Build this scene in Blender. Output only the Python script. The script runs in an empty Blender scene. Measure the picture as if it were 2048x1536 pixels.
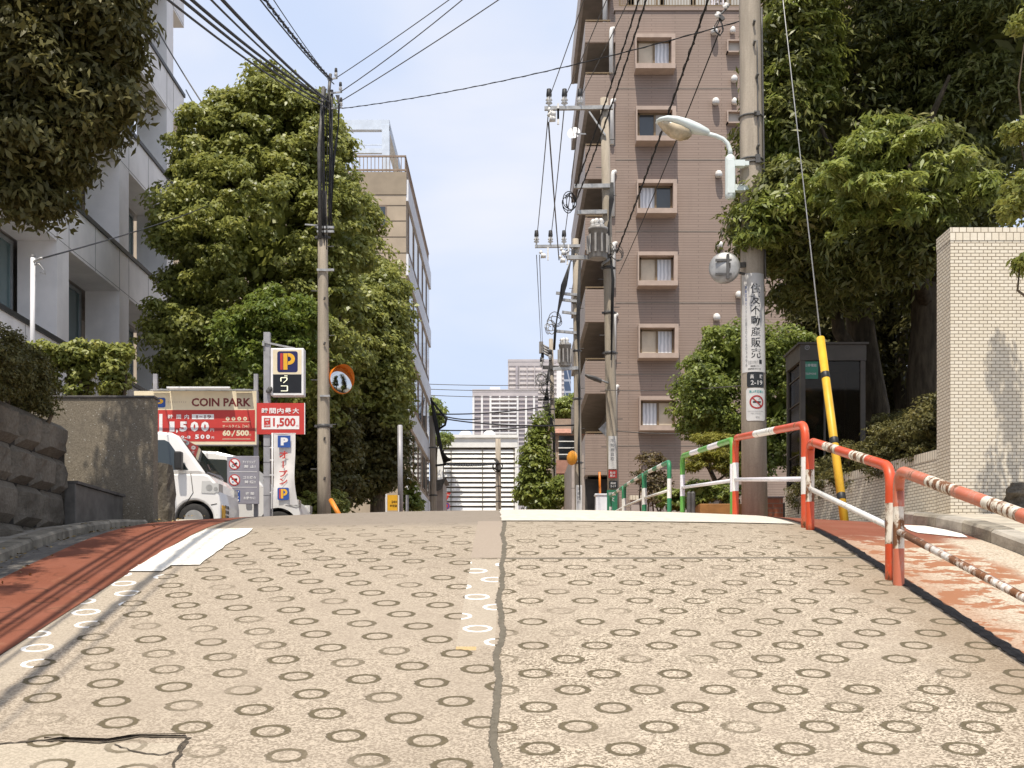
import bpy, math, random
import numpy as np
from mathutils import Vector, Matrix

SC = bpy.context.scene
COL = SC.collection
random.seed(7)
RNG = np.random.default_rng(11)
CZ = 1.6            # eye height above the road at the camera's feet
F = 2500.0 / 2048.0

# ------------------------------------------------------------------ camera, sky, sun, exposure
cam_d = bpy.data.cameras.new('camera')
cam = bpy.data.objects.new('camera', cam_d)
COL.objects.link(cam)
cam.location = (0, 0, CZ)
cam.rotation_euler = (math.radians(90), 0, 0)
cam_d.sensor_fit = 'HORIZONTAL'
cam_d.sensor_width = 36
cam_d.lens = 36 * F
cam_d.shift_y = 447 / 2048
cam_d.clip_start = 0.05
cam_d.clip_end = 3000
SC.camera = cam

SUN_DIR = Vector((0.105, 0.44, -1.0)).normalized()     # the way light travels
SUN_EL = math.asin(-SUN_DIR.z)
SUN_AZ = math.atan2(-SUN_DIR.x, -SUN_DIR.y)
sun_d = bpy.data.lights.new('sun', 'SUN')
sun_d.energy = 4.4
sun_d.angle = math.radians(0.5)
sun_d.color = (1.0, 0.93, 0.82)
sun = bpy.data.objects.new('sun', sun_d)
COL.objects.link(sun)
sun.rotation_euler = SUN_DIR.to_track_quat('-Z', 'Y').to_euler()
sun.location = (0, 0, 40)

world = bpy.data.worlds.new('World')
SC.world = world
world.use_nodes = True
SC.view_settings.view_transform = 'Standard'
SC.view_settings.look = 'None'
SC.view_settings.gamma = 1
SC.view_settings.exposure = 0.18
SC.cycles.max_bounces = 8
SC.cycles.diffuse_bounces = 6
SC.cycles.transparent_max_bounces = 8


# ------------------------------------------------------------------ node helpers
class E:
    def __init__(s, t, k): s.t = t; s.k = k
    def __add__(s, o): return mth(s.t, 'ADD', s, o)
    def __radd__(s, o): return mth(s.t, 'ADD', o, s)
    def __sub__(s, o): return mth(s.t, 'SUBTRACT', s, o)
    def __rsub__(s, o): return mth(s.t, 'SUBTRACT', o, s)
    def __mul__(s, o): return mth(s.t, 'MULTIPLY', s, o)
    def __rmul__(s, o): return mth(s.t, 'MULTIPLY', o, s)
    def __truediv__(s, o): return mth(s.t, 'DIVIDE', s, o)
    def lt(s, o): return mth(s.t, 'LESS_THAN', s, o)
    def gt(s, o): return mth(s.t, 'GREATER_THAN', s, o)
    def ab(s): return mth(s.t, 'ABSOLUTE', s)
    def fr(s): return mth(s.t, 'FRACT', s)
    def fl(s): return mth(s.t, 'FLOOR', s)
    def sq(s): return mth(s.t, 'SQRT', s)
    def cl(s):
        n = s.t.nodes.new('ShaderNodeClamp'); s.t.links.new(s.k, n.inputs[0]); return E(s.t, n.outputs[0])
    def ss(s, a, b):
        n = s.t.nodes.new('ShaderNodeMapRange'); n.interpolation_type = 'SMOOTHSTEP'
        s.t.links.new(s.k, n.inputs[0]); n.inputs[1].default_value = a; n.inputs[2].default_value = b
        n.inputs[3].default_value = 0; n.inputs[4].default_value = 1
        return E(s.t, n.outputs[0])

def put(t, sock, v):
    if isinstance(v, E): t.links.new(v.k, sock)
    elif isinstance(v, (tuple, list)):
        if len(v) == 3 and len(sock.default_value) == 4: v = tuple(v) + (1,)
        sock.default_value = v
    else: sock.default_value = v

def mth(t, op, *a):
    n = t.nodes.new('ShaderNodeMath'); n.operation = op
    for i, v in enumerate(a): put(t, n.inputs[i], v)
    return E(t, n.outputs[0])

def mixc(t, f, a, b, mode='MIX'):
    n = t.nodes.new('ShaderNodeMix'); n.data_type = 'RGBA'; n.blend_type = mode
    put(t, n.inputs[0], f); put(t, n.inputs[6], a); put(t, n.inputs[7], b)
    return E(t, n.outputs[2])

def pos(t):
    n = t.nodes.new('ShaderNodeTexCoord'); return E(t, n.outputs['Object'])

def xyz(t, v):
    n = t.nodes.new('ShaderNodeSeparateXYZ'); t.links.new(v.k, n.inputs[0])
    return [E(t, n.outputs[i]) for i in range(3)]

def comb(t, x, y, z):
    n = t.nodes.new('ShaderNodeCombineXYZ')
    for i, v in enumerate((x, y, z)): put(t, n.inputs[i], v)
    return E(t, n.outputs[0])

def noise(t, v, scale, detail=3, rough=.55, dist=0):
    n = t.nodes.new('ShaderNodeTexNoise')
    if v is not None: t.links.new(v.k, n.inputs['Vector'])
    n.inputs['Scale'].default_value = scale; n.inputs['Detail'].default_value = detail
    n.inputs['Roughness'].default_value = rough; n.inputs['Distortion'].default_value = dist
    return E(t, n.outputs[0])

def voro(t, v, scale, out='Distance'):
    n = t.nodes.new('ShaderNodeTexVoronoi'); t.links.new(v.k, n.inputs['Vector'])
    n.inputs['Scale'].default_value = scale
    return E(t, n.outputs[out])

def scl(t, v, s):
    n = t.nodes.new('ShaderNodeVectorMath'); n.operation = 'MULTIPLY'
    t.links.new(v.k, n.inputs[0]); n.inputs[1].default_value = s
    return E(t, n.outputs[0])

def newmat(name):
    m = bpy.data.materials.new(name); m.use_nodes = True
    t = m.node_tree
    return m, t, t.nodes['Principled BSDF']

def bump(t, b, h, strength=.4, dist=.01):
    n = t.nodes.new('ShaderNodeBump'); n.inputs['Strength'].default_value = strength
    n.inputs['Distance'].default_value = dist
    put(t, n.inputs['Height'], h); t.links.new(n.outputs[0], b.inputs['Normal'])

def M(name, c, rough=.6, var=.18, scale=6, bmp=0, metal=0, spec=.4, dirt=0, stretch=None):
    m, t, b = newmat(name)
    p = pos(t)
    if stretch: p = scl(t, p, stretch)
    n = noise(t, p, scale, 5)
    c2 = tuple(max(0, x * (1 - var * 1.5)) for x in c); c1 = tuple(min(1, x * (1 + var)) for x in c)
    col = mixc(t, n.ss(.3, .7), c2, c1)
    if dirt:
        d = noise(t, scl(t, p, (1, 1, .25)), scale * .6, 6, .65).ss(.5, .75)
        col = mixc(t, d * dirt, col, (.09, .075, .055))
    put(t, b.inputs['Base Color'], col)
    b.inputs['Roughness'].default_value = rough; b.inputs['Metallic'].default_value = metal
    b.inputs['Specular IOR Level'].default_value = spec
    if bmp: bump(t, b, noise(t, p, scale * 6, 4), bmp, .01)
    return m


# sky: Nishita paled by thin summer haze and faint cloud
def build_world():
    t = world.node_tree
    bg = t.nodes['Background']
    sky = t.nodes.new('ShaderNodeTexSky'); sky.sky_type = 'NISHITA'; sky.sun_disc = False
    sky.sun_elevation = SUN_EL; sky.sun_rotation = SUN_AZ
    sky.air_density = 1.0; sky.dust_density = 1.5; sky.ozone_density = 1.0
    n = t.nodes.new('ShaderNodeTexCoord'); g = E(t, n.outputs['Generated'])
    cl = noise(t, scl(t, g, (1, 1, 2.2)), 2.6, 5, .5, .3).ss(.38, .72)
    pale = mixc(t, cl, (5.7, 6.6, 8.5), (7.9, 8.0, 8.6))
    col = mixc(t, .86, E(t, sky.outputs[0]), pale)
    put(t, bg.inputs['Color'], col)
    bg.inputs['Strength'].default_value = .112
build_world()


# ------------------------------------------------------------------ mesh helpers
def PX(u, Y): return (u - 1024) / 2500 * Y
def PZ(v, Y): return CZ + (1215 - v) / 2500 * Y
def P(u, v, Y): return Vector((PX(u, Y), Y, PZ(v, Y)))

def tag(o, label=None, cat=None, group=None, kind=None):
    if label: o['label'] = label
    if cat: o['category'] = cat
    if group: o['group'] = group
    if kind: o['kind'] = kind
    return o

def thing(name, label, cat, loc, group=None):
    o = bpy.data.objects.new(name, None); COL.objects.link(o)
    o.location = loc; o.empty_display_size = .2
    return tag(o, label, cat, group)

def root_loc(o):
    v = Vector((0, 0, 0))
    while o is not None:
        v = v + o.location
        o = o.parent if o.parent is None or o.matrix_parent_inverse == Matrix() else None
    return v

def link(name, me, mats, parent=None):
    o = bpy.data.objects.new(name, me); COL.objects.link(o)
    for m in (mats if isinstance(mats, (list, tuple)) else [mats]): me.materials.append(m)
    if parent is not None:
        o.parent = parent
        w = Matrix.Translation(-parent.location) if parent.parent is None else Matrix()
        o.matrix_parent_inverse = w
    return o

class MB:
    def __init__(s): s.v = []; s.f = []; s.m = []; s.sm = []
    def add(s, vs, fs, mi=0, smooth=False):
        k = len(s.v); s.v += [tuple(x) for x in vs]
        for f in fs: s.f.append(tuple(i + k for i in f)); s.m.append(mi); s.sm.append(smooth)
        return s
    def box(s, x0, x1, y0, y1, z0, z1, mi=0):
        if x0 > x1: x0, x1 = x1, x0
        if y0 > y1: y0, y1 = y1, y0
        if z0 > z1: z0, z1 = z1, z0
        v = [(x0,y0,z0),(x1,y0,z0),(x1,y1,z0),(x0,y1,z0),(x0,y0,z1),(x1,y0,z1),(x1,y1,z1),(x0,y1,z1)]
        return s.add(v, [(3,2,1,0),(4,5,6,7),(0,1,5,4),(1,2,6,5),(2,3,7,6),(3,0,4,7)], mi)
    def bar(s, a, b, w, h, mi=0):
        a = Vector(a); b = Vector(b); d = (b - a).normalized()
        up = Vector((0,0,1)) if abs(d.z) < .95 else Vector((0,1,0))
        x = d.cross(up).normalized() * w / 2; y = x.normalized().cross(d) * h / 2
        v = [p + i * x + j * y for p in (a, b) for i, j in ((-1,-1),(1,-1),(1,1),(-1,1))]
        return s.add(v, [(0,1,2,3),(7,6,5,4),(0,4,5,1),(1,5,6,2),(2,6,7,3),(3,7,4,0)], mi)
    def tube(s, pts, r, seg=8, mi=0, cap=True, mids=None):
        pts = [Vector(p) for p in pts]; n = len(pts)
        rs = r if isinstance(r, (list, tuple)) else [r] * n
        t0 = (pts[1] - pts[0]).normalized()
        up = Vector((0,0,1)) if abs(t0.z) < .9 else Vector((1,0,0))
        nx = t0.cross(up).normalized()
        base = len(s.v); vs = []
        for i, p in enumerate(pts):
            if i == 0: t = t0
            elif i == n - 1: t = (pts[i] - pts[i-1]).normalized()
            else:
                t = (pts[i+1] - pts[i]).normalized() + (pts[i] - pts[i-1]).normalized()
                t = t.normalized() if t.length > 1e-6 else t0
            nx = (nx - t * nx.dot(t)).normalized(); ny = t.cross(nx)
            for k in range(seg):
                a = 2 * math.pi * k / seg
                vs.append(p + (nx * math.cos(a) + ny * math.sin(a)) * rs[i])
        for i in range(n - 1):
            mm = mids[i] if mids else mi
            s.add([], [], 0)
            for k in range(seg):
                k2 = (k + 1) % seg
                s.f.append((base+i*seg+k, base+(i+1)*seg+k, base+(i+1)*seg+k2, base+i*seg+k2)[::-1]); s.m.append(mm); s.sm.append(True)
        s.v += [tuple(x) for x in vs]
        if cap:
            s.f.append(tuple(base + k for k in range(seg))[::-1]); s.m.append(mids[0] if mids else mi); s.sm.append(False)
            s.f.append(tuple(base + (n-1)*seg + k for k in range(seg))); s.m.append(mids[-1] if mids else mi); s.sm.append(False)
        return s
    def cyl(s, a, b, r0, r1=None, seg=12, mi=0): return s.tube([a, b], [r0, r1 if r1 is not None else r0], seg, mi)
    def lathe(s, c, prof, seg=16, mi=0, axis=(0,0,1)):
        ax = Vector(axis).normalized()
        u = ax.cross(Vector((1,0,0)) if abs(ax.x) < .9 else Vector((0,1,0))).normalized(); w = ax.cross(u)
        c = Vector(c); vs = []
        for r, h in prof:
            for k in range(seg):
                a = 2*math.pi*k/seg; vs.append(c + ax*h + (u*math.cos(a) + w*math.sin(a))*r)
        fs = []
        for i in range(len(prof)-1):
            for k in range(seg):
                k2 = (k+1) % seg; fs.append((i*seg+k, i*seg+k2, (i+1)*seg+k2, (i+1)*seg+k))
        s.add(vs, fs, mi, True)
        s.add(vs[:seg], [tuple(range(seg))[::-1]], mi); s.add(vs[-seg:], [tuple(range(seg))], mi)
        return s
    def prism(s, poly, y0, y1, mi=0, w=None):     # poly in x,z extruded in y
        n = len(poly)
        vs = [(p[0], y0, p[1]) for p in poly] + [(p[0], y1, p[1]) for p in poly]
        fs = [tuple(range(n)), tuple(range(2*n-1, n-1, -1))] + [(i, i+n, (i+1) % n + n, (i+1) % n) for i in range(n)]
        return s.add(vs, fs, mi)
    def hprism(s, poly, z0, z1, mi=0):            # poly in x,y extruded in z (counter-clockwise)
        n = len(poly)
        vs = [(p[0], p[1], z0) for p in poly] + [(p[0], p[1], z1) for p in poly]
        fs = [tuple(range(n-1, -1, -1)), tuple(range(n, 2*n))] + [(i, (i+1) % n, (i+1) % n + n, i+n) for i in range(n)]
        return s.add(vs, fs, mi)
    def quad(s, a, b, c, d, mi=0): return s.add([a, b, c, d], [(0,1,2,3)], mi)
    def disc(s, c, r, y, n=24, mi=0, rx=None):    # faces -Y
        vs = [(c[0] + (rx or r)*math.cos(2*math.pi*k/n), y, c[1] + r*math.sin(2*math.pi*k/n)) for k in range(n)]
        return s.add(vs, [tuple(range(n))], mi)
    def ring(s, c, r0, r1, y, n=28, mi=0):
        vs = []
        for k in range(n):
            a = 2*math.pi*k/n
            vs += [(c[0]+r0*math.cos(a), y, c[1]+r0*math.sin(a)), (c[0]+r1*math.cos(a), y, c[1]+r1*math.sin(a))]
        return s.add(vs, [(2*k, 2*k+1, (2*k+3) % (2*n), (2*k+2) % (2*n)) for k in range(n)], mi)
    def rect(s, x0, x1, z0, z1, y, mi=0): return s.quad((x0,y,z0),(x1,y,z0),(x1,y,z1),(x0,y,z1), mi)
    def build(s, name, mats, parent=None, bevel=0):
        me = bpy.data.meshes.new(name); me.from_pydata(s.v, [], s.f)
        me.polygons.foreach_set('material_index', s.m); me.polygons.foreach_set('use_smooth', s.sm)
        me.update()
        o = link(name, me, mats, parent)
        if bevel:
            b = o.modifiers.new('bevel', 'BEVEL'); b.width = bevel; b.segments = 2; b.limit_method = 'ANGLE'
            b.angle_limit = math.radians(40)
        return o

def pmesh(name, V, Fq, mats, parent=None, smooth=False):
    me = bpy.data.meshes.new(name)
    me.vertices.add(len(V)); me.vertices.foreach_set('co', np.asarray(V, dtype=np.float32).ravel())
    n = len(Fq); me.loops.add(n * 4); me.polygons.add(n)
    me.loops.foreach_set('vertex_index', np.asarray(Fq, dtype=np.int32).ravel())
    me.polygons.foreach_set('loop_start', np.arange(0, n * 4, 4, dtype=np.int32))
    me.update(calc_edges=True); me.validate()
    if smooth: me.polygons.foreach_set('use_smooth', [True] * n)
    return link(name, me, mats, parent)

# lettering: returns vertices scaled into a box (x right, z up)
def glyphs(s, bold=0, res=2):
    c = bpy.data.curves.new('lettering', 'FONT'); c.body = s; c.offset = bold; c.resolution_u = res
    o = bpy.data.objects.new('lettering', c); COL.objects.link(o)
    dg = bpy.context.evaluated_depsgraph_get(); dg.update()
    me = bpy.data.meshes.new_from_object(o.evaluated_get(dg))
    v = np.array([x.co[:2] for x in me.vertices]); f = [tuple(p.vertices) for p in me.polygons]
    bpy.data.objects.remove(o); bpy.data.curves.remove(c); bpy.data.meshes.remove(me)
    mn = v.min(0); mx = v.max(0)
    return (v - mn) / (mx - mn), f, (mx - mn)

def write(mb, s, x0, x1, z0, z1, y, mi=0, bold=.012):
    v, f, d = glyphs(s, bold)
    return mb.add([(x0 + a*(x1-x0), y, z0 + b*(z1-z0)) for a, b in v], f, mi)

def write_px(mb, s, u0, v0, u1, v1, Y, mi=0, bold=.012):
    return write(mb, s, PX(u0, Y), PX(u1, Y), PZ(v1, Y), PZ(v0, Y), Y, mi, bold)


# ------------------------------------------------------------------ the lie of the land
KY = np.array([-60, -10, 0, 5, 8.5, 9.3, 10, 11, 12, 13.3, 15, 17, 18.6, 22, 26, 30, 40, 60, 100, 400, 900.])
KZ = np.array([-15, -3.81, -1.57, -.45, .334, .513, .655, .815, .93, 1.03, 1.165, 1.315, 1.43, 1.62, 1.79, 1.92, 2.1, 2.25, 2.3, 2.3, 2.3])
_d = np.diff(KZ) / np.diff(KY)
_s = np.concatenate([[_d[0]], (_d[1:] + _d[:-1]) / 2, [_d[-1]]])

def zr(y):
    y = np.clip(np.asarray(y, float), KY[0], KY[-1])
    i = np.clip(np.searchsorted(KY, y) - 1, 0, len(KY) - 2)
    h = KY[i+1] - KY[i]; t = (y - KY[i]) / h
    return ((2*t**3 - 3*t**2 + 1) * KZ[i] + (t**3 - 2*t**2 + t) * h * _s[i] + (-2*t**3 + 3*t**2) * KZ[i+1] + (t**3 - t**2) * h * _s[i+1]) + CZ

def sst(x, a, b):
    t = np.clip((np.asarray(x, float) - a) / (b - a), 0, 1); return t * t * (3 - 2 * t)

def gz(x, y):
    x = np.asarray(x, float); y = np.asarray(y, float)
    cam_ = .011 * np.minimum(np.abs(x), 3.6) ** 2 * sst(y, 8, 13)
    dip = .40 * sst(-x, 3.7, 4.9) * sst(y, 16.2, 20) + .045 * sst(-x, 3.1, 3.6) * (1 - sst(y, 12.5, 15)) * (1 - sst(y, 30, 36))
    return zr(y) - cam_ - dip

def G(x, y): return float(gz(x, y))

def sheet(name, xs, ys, mats, dz=0, wob=0):
    xs = np.asarray(xs, float); ys = np.asarray(ys, float)
    XX, YY = np.meshgrid(xs, ys)
    if wob:
        jit = np.random.default_rng(3).normal(0, wob, XX.shape); jit[:, 1:-1] = 0; XX = XX + jit
    V = np.stack([XX, YY, gz(XX, YY) + dz], -1).reshape(-1, 3)
    nx = len(xs); ny = len(ys)
    i, j = np.meshgrid(np.arange(nx - 1), np.arange(ny - 1))
    a = (j * nx + i).ravel()
    o = pmesh(name, V, np.stack([a, a + 1, a + nx + 1, a + nx], -1), mats, smooth=True)
    return tag(o, kind='structure')

YS = np.concatenate([np.arange(-8, 3, 1), np.arange(3, 24, .2), np.arange(24, 50, 1), np.arange(50, 101, 5)])


def ring_field(t, x, y, a, b, r0=.066, wid=.011, nz=None):
    row = (y / b).fl()
    par = mth(t, 'MODULO', mth(t, 'ADD', row, 1000.0), 2.0)
    u = x + par * (a / 2)
    ix = (u / a).fl()
    fu = ((u / a).fr() - .5) * a
    fw = ((y / b).fr() - .5) * b
    cell = comb(t, ix, row, 0.0)
    wn = t.nodes.new('ShaderNodeTexWhiteNoise'); wn.noise_dimensions = '2D'; t.links.new(cell.k, wn.inputs['Vector'])
    rnd = E(t, wn.outputs[0])
    sp = t.nodes.new('ShaderNodeSeparateColor'); t.links.new(wn.outputs[1], sp.inputs[0])
    fu = fu + (E(t, sp.outputs[0]) - .5) * .012
    fw = fw + (E(t, sp.outputs[1]) - .5) * .012
    d = (fu * fu + fw * fw).sq()
    if nz is not None: d = d + nz
    return d, rnd


def road_material():
    m, t, b = newmat('grooved_concrete')
    p = pos(t); x, y, z = xyz(t, p)
    fine = noise(t, p, 85, 3, .72); mid = noise(t, p, 4.5, 5, .6); big = noise(t, p, .8, 4, .55)
    speck = voro(t, p, 120, 'Color'); spk = xyz(t, speck)[0]
    nj = (noise(t, comb(t, 0.0, y, 0.0), 1.3, 2) - .5) * .10 + (noise(t, p, 26, 3) - .5) * .028
    xj = x + .062 + nj
    right = xj.gt(0)
    # two lattices: the slab right of the joint is square to the road, the left one is turned a little
    wn = (noise(t, p, 38, 3, .6) - .5)
    c, s = math.cos(.17), math.sin(.17)
    dR, rR = ring_field(t, x + .05, y, .315, .252, nz=wn * .016)
    dL, rL = ring_field(t, x * c - y * s + .02, x * s + y * c + .03, .315, .252, nz=wn * .016)
    d = mixc(t, right, comb(t, dL, rL, 0.0), comb(t, dR, rR, 0.0))
    d, rnd, _ = xyz(t, d)
    fade = (noise(t, p, 2.2, 2) * .8 + rnd * .5 - .22).ss(.05, .35)
    ring = (1 - ((d - .066).ab() + wn * .016 - .0092).ss(0, .006)) * fade
    ringw = 1 - ((d - .066).ab() - .0095).ss(0, .003)
    # base: washed-out concrete with a coarse, worn aggregate
    agg = (fine * .55 + spk * .45)
    base = mixc(t, agg.ss(.36, .62), (.160, .125, .086), (.575, .485, .372))
    flat = mixc(t, mid.ss(.3, .7), (.345, .282, .215), (.455, .382, .296))
    pit = voro(t, p, 46, 'Distance').lt(.17) * (fine + mid).gt(.94)
    base = mixc(t, pit * .6, base, (.16, .125, .085))
    wear = (mid * .5 + big * .6).ss(.42, .66)
    base = mixc(t, wear * .6 + .36, flat, base)
    base = mixc(t, (1 - right) * .42, base, (.355, .292, .225))
    stain = noise(t, scl(t, p, (1.2, .35, 1)), 1.1, 5, .6).ss(.5, .75)
    base = mixc(t, stain * .28, base, (.25, .20, .145))
    # dirty margin beside the railing
    edge = (x + (noise(t, p, 3, 3) - .5) * .5).ss(1.75, 2.45)
    base = mixc(t, edge * .72, base, mixc(t, fine, (.20, .145, .092), (.30, .225, .15)))
    # beyond the cross joint the old surface is greyer; left of the crest it is asphalt
    far = (y + (big - .5) * .6).ss(8.4, 10.2)
    base = mixc(t, far * .5, base, (.33, .275, .205))
    asp = (y + (mid - .5) * .5).ss(9.8, 10.3) * (1 - right)
    base = mixc(t, asp * .8, base, mixc(t, fine, (.20, .165, .13), (.29, .245, .20)))
    patch = (x + .28 + wn * .02).gt(0) * (x + .075).lt(0) * y.gt(8.52) * (y + wn * .03).lt(10.35)
    base = mixc(t, patch * .85, base, (.35, .285, .225))
    # worn line beside the joint and along the left edge: paint survives inside the ring grooves
    cs = (x + .275 + wn * .02).gt(0) * (x + .085).lt(0) * y.lt(8.45) * (y + wn * .1).gt(6.15)
    ls = (x + 2.47).gt(0) * (x + 2.215 + wn * .03).lt(0) * y.lt(8.1)
    strip = mth(t, 'MAXIMUM', cs, ls)
    base = mixc(t, strip * .42, base, (.46, .395, .31))
    tick = (x + .275).gt(0) * (x + .175).lt(0) * y.gt(6.08) * y.lt(6.15)
    base = mixc(t, tick * .5, base, (.70, .44, .14))
    slab = (y + x * .012 + wn * .02).lt(4.705) * (x + 1.235 + (4.7 - y) * .28).lt(0)
    base = mixc(t, slab * .5, base, mixc(t, fine, (.42, .36, .27), (.56, .49, .385)))
    rc = mixc(t, strip, mixc(t, noise(t, p, 18, 2), (.07, .055, .028), (.14, .112, .065)), (.92, .9, .86))
    rm = mixc(t, strip, ring, ringw * .95)
    rm = xyz(t, rm)[0]
    rm = rm * (1 - patch) * (1 - asp * .75) * (1 - far * .45)
    col = mixc(t, rm * .92, base, rc)
    # joints
    jw = (xj.ab() - .013 + wn * .010).ss(0, .005)
    joint = (1 - jw) * y.lt(10.5)
    cj = (y - 8.5 - x * .02 + wn * .02).ab()
    cross = (1 - (cj - .022).ss(0, .014)) * mixfac(t, right)
    dark = mth(t, 'MAXIMUM', joint, cross * .85)
    col = mixc(t, dark, col, mixc(t, noise(t, p, 30, 2), (.10, .085, .062), (.19, .165, .125)))
    put(t, b.inputs['Base Color'], col)
    b.inputs['Roughness'].default_value = .88; b.inputs['Specular IOR Level'].default_value = .2
    h = agg * .5 - rm * (1 - strip) * .8 - dark * 1.2
    bump(t, b, h, .8, .009)
    return m

def mixfac(t, right):      # the cross joint shows strongly on the right slab and faintly on the left one
    return right * .75 + .25

def red_material(worn):
    m, t, b = newmat('red_paving_worn' if worn else 'red_paving')
    p = pos(t); x, y, z = xyz(t, p)
    fine = noise(t, p, 60, 3, .7); mid = noise(t, p, 3, 5)
    red = mixc(t, fine, (.155, .052, .031), (.265, .092, .052))
    red = mixc(t, mid.ss(.35, .7) * .35, red, (.30, .12, .08))
    wn = noise(t, p, 38, 3, .6) - .5
    d, r = ring_field(t, x, y, .315, .252, nz=wn * .016)
    ring = (1 - ((d - .066).ab() - .007).ss(0, .006)) * (noise(t, p, 2.2, 2) + r * .4 - .3).ss(.2, .5)
    if worn:
        con = mixc(t, fine.ss(.35, .6), (.33, .27, .20), (.56, .48, .37))
        w = (noise(t, scl(t, p, (1, 1.25, 1)), 4.2, 5, .62, .4) * 1.0 + (1 - (y.ss(7.0, 9.5))) * .05).ss(.50, .545) * (1 - (y + (mid - .5) * .8).ss(9.2, 9.5))
        inr = 1 - (x + (mid - .5) * .5).ss(2.45, 2.85)
        w = w * (1 - inr * .55)
        outer = (x + (mid - .5) * .25).ss(3.12, 3.30) * (1 - y.ss(9.3, 9.5))
        w = mth(t, 'MAXIMUM', w, outer * .95)
        redw = mixc(t, (1 - y.ss(8.8, 9.6)) * .7, red, (.36, .175, .09))
        col = mixc(t, w, redw, con)
        col = mixc(t, ring * .35, col, (.20, .12, .07))
    else:
        worn = noise(t, scl(t, p, (1, .5, 1)), 7, 5, .65).ss(.56, .72)
        red = mixc(t, worn * .35, red, (.33, .17, .10))
        col = mixc(t, ring * .75 * (1 - y.ss(7.5, 8.6)), red, (.10, .042, .026))
    put(t, b.inputs['Base Color'], col)
    b.inputs['Roughness'].default_value = .9; b.inputs['Specular IOR Level'].default_value = .15
    bump(t, b, fine, .5, .005)
    return m

def paint_material():
    m, t, b = newmat('white_road_paint')
    p = pos(t); n = noise(t, p, 40, 4, .7); n2 = noise(t, p, 3, 4)
    col = mixc(t, n.ss(.3, .6), (.66, .61, .52), (.80, .76, .68))
    col = mixc(t, n2.ss(.55, .8) * .3, col, (.6, .52, .42))
    put(t, b.inputs['Alpha'], (n * .75 + noise(t, p, 7, 4) * .25).ss(.355, .40))
    put(t, b.inputs['Base Color'], col); b.inputs['Roughness'].default_value = .8
    bump(t, b, n, .3, .004)
    return m

def earth_material():
    m, t, b = newmat('city_ground')
    p = pos(t)
    col = mixc(t, noise(t, p, 1.5, 5), (.13, .12, .10), (.22, .20, .17))
    put(t, b.inputs['Base Color'], col); b.inputs['Roughness'].default_value = .95
    bump(t, b, noise(t, p, 30, 3), .4, .01)
    return m

mat_concrete = M('concrete', (.37, .33, .27), .85, .2, 5, .5, dirt=.45)
mat_apron = M('pale_concrete', (.46, .40, .31), .85, .2, 5, .4, dirt=.35)
mat_asphalt = M('asphalt', (.17, .155, .135), .9, .2, 20, .5)
mat_kerb = M('kerb_concrete', (.27, .235, .18), .9, .25, 7, .6, dirt=.8)
mat_paint = paint_material()
mat_road = road_material()
mat_redl = red_material(False); mat_redr = red_material(True)

gx = np.concatenate([[-900, -300, -100, -50, -25, -15, -10, -8, -7], np.arange(-6, 6.1, .5), [7, 8, 10, 15, 25, 50, 100, 300, 900]])
gy = np.concatenate([[-60, -40, -20, -10], np.arange(-6, 36, .5), np.arange(36, 60, 2), np.arange(60, 130, 10), [150, 250, 400, 900]])
sheet('ground', gx, gy, earth_material(), -.09)
sheet('road', np.linspace(-2.45, 2.42, 22), YS, mat_road, 0)
sheet('red_path', np.linspace(-3.2, -2.452, 5), YS, mat_redl, .003)
sheet('gutter', np.linspace(-3.52, -3.202, 3), YS, mat_asphalt, -.004)
sheet('footway', np.linspace(2.422, 3.52, 7), YS, mat_redr, .003)

mat_pale = M('pale_worn_paint', (.60, .545, .455), .85, .08, 14, .5, dirt=.10)
def marking(name, pts, dz=.008, mat=None):   # quad strip: list of (y, x0, x1)
    V = []; Q = []
    ys = []
    for (a, b) in zip(pts[:-1], pts[1:]):
        n = max(2, int(abs(b[0] - a[0]) / .12))
        for k in range(n):
            q = k / n; ys.append([a[i] + (b[i] - a[i]) * q for i in range(3)])
    ys.append(list(pts[-1]))
    nx = 7; r = random.Random(5)
    for yy, x0, x1 in ys:
        x0 += r.uniform(-.008, .008); x1 += r.uniform(-.008, .008)
        for k in range(nx):
            x = x0 + (x1 - x0) * k / (nx - 1); V.append((x, yy, G(x, yy) + dz))
    for j in range(len(ys) - 1):
        for k in range(nx - 1):
            a = j * nx + k; Q.append((a, a + 1, a + nx + 1, a + nx))
    return tag(pmesh(name, V, Q, mat or mat_paint, smooth=True), kind='structure')

marking('road_marking', [(8.02, -2.46, -2.25), (8.22, -2.46, -2.25), (8.24, -2.46, -2.06), (9.0, -2.44, -2.06), (9.6, -2.42, -2.02), (9.9, -2.42, -2.06)])
marking('road_marking', [(10.32, -.09, 2.33), (12, -.12, 2.33), (20, -.2, 2.33)], mat=mat_pale)
marking('road_marking', [(9.5, 3.40, 3.46), (9.75, 3.16, 3.50), (10.1, 3.18, 3.50), (10.6, 3.32, 3.50)])

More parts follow.
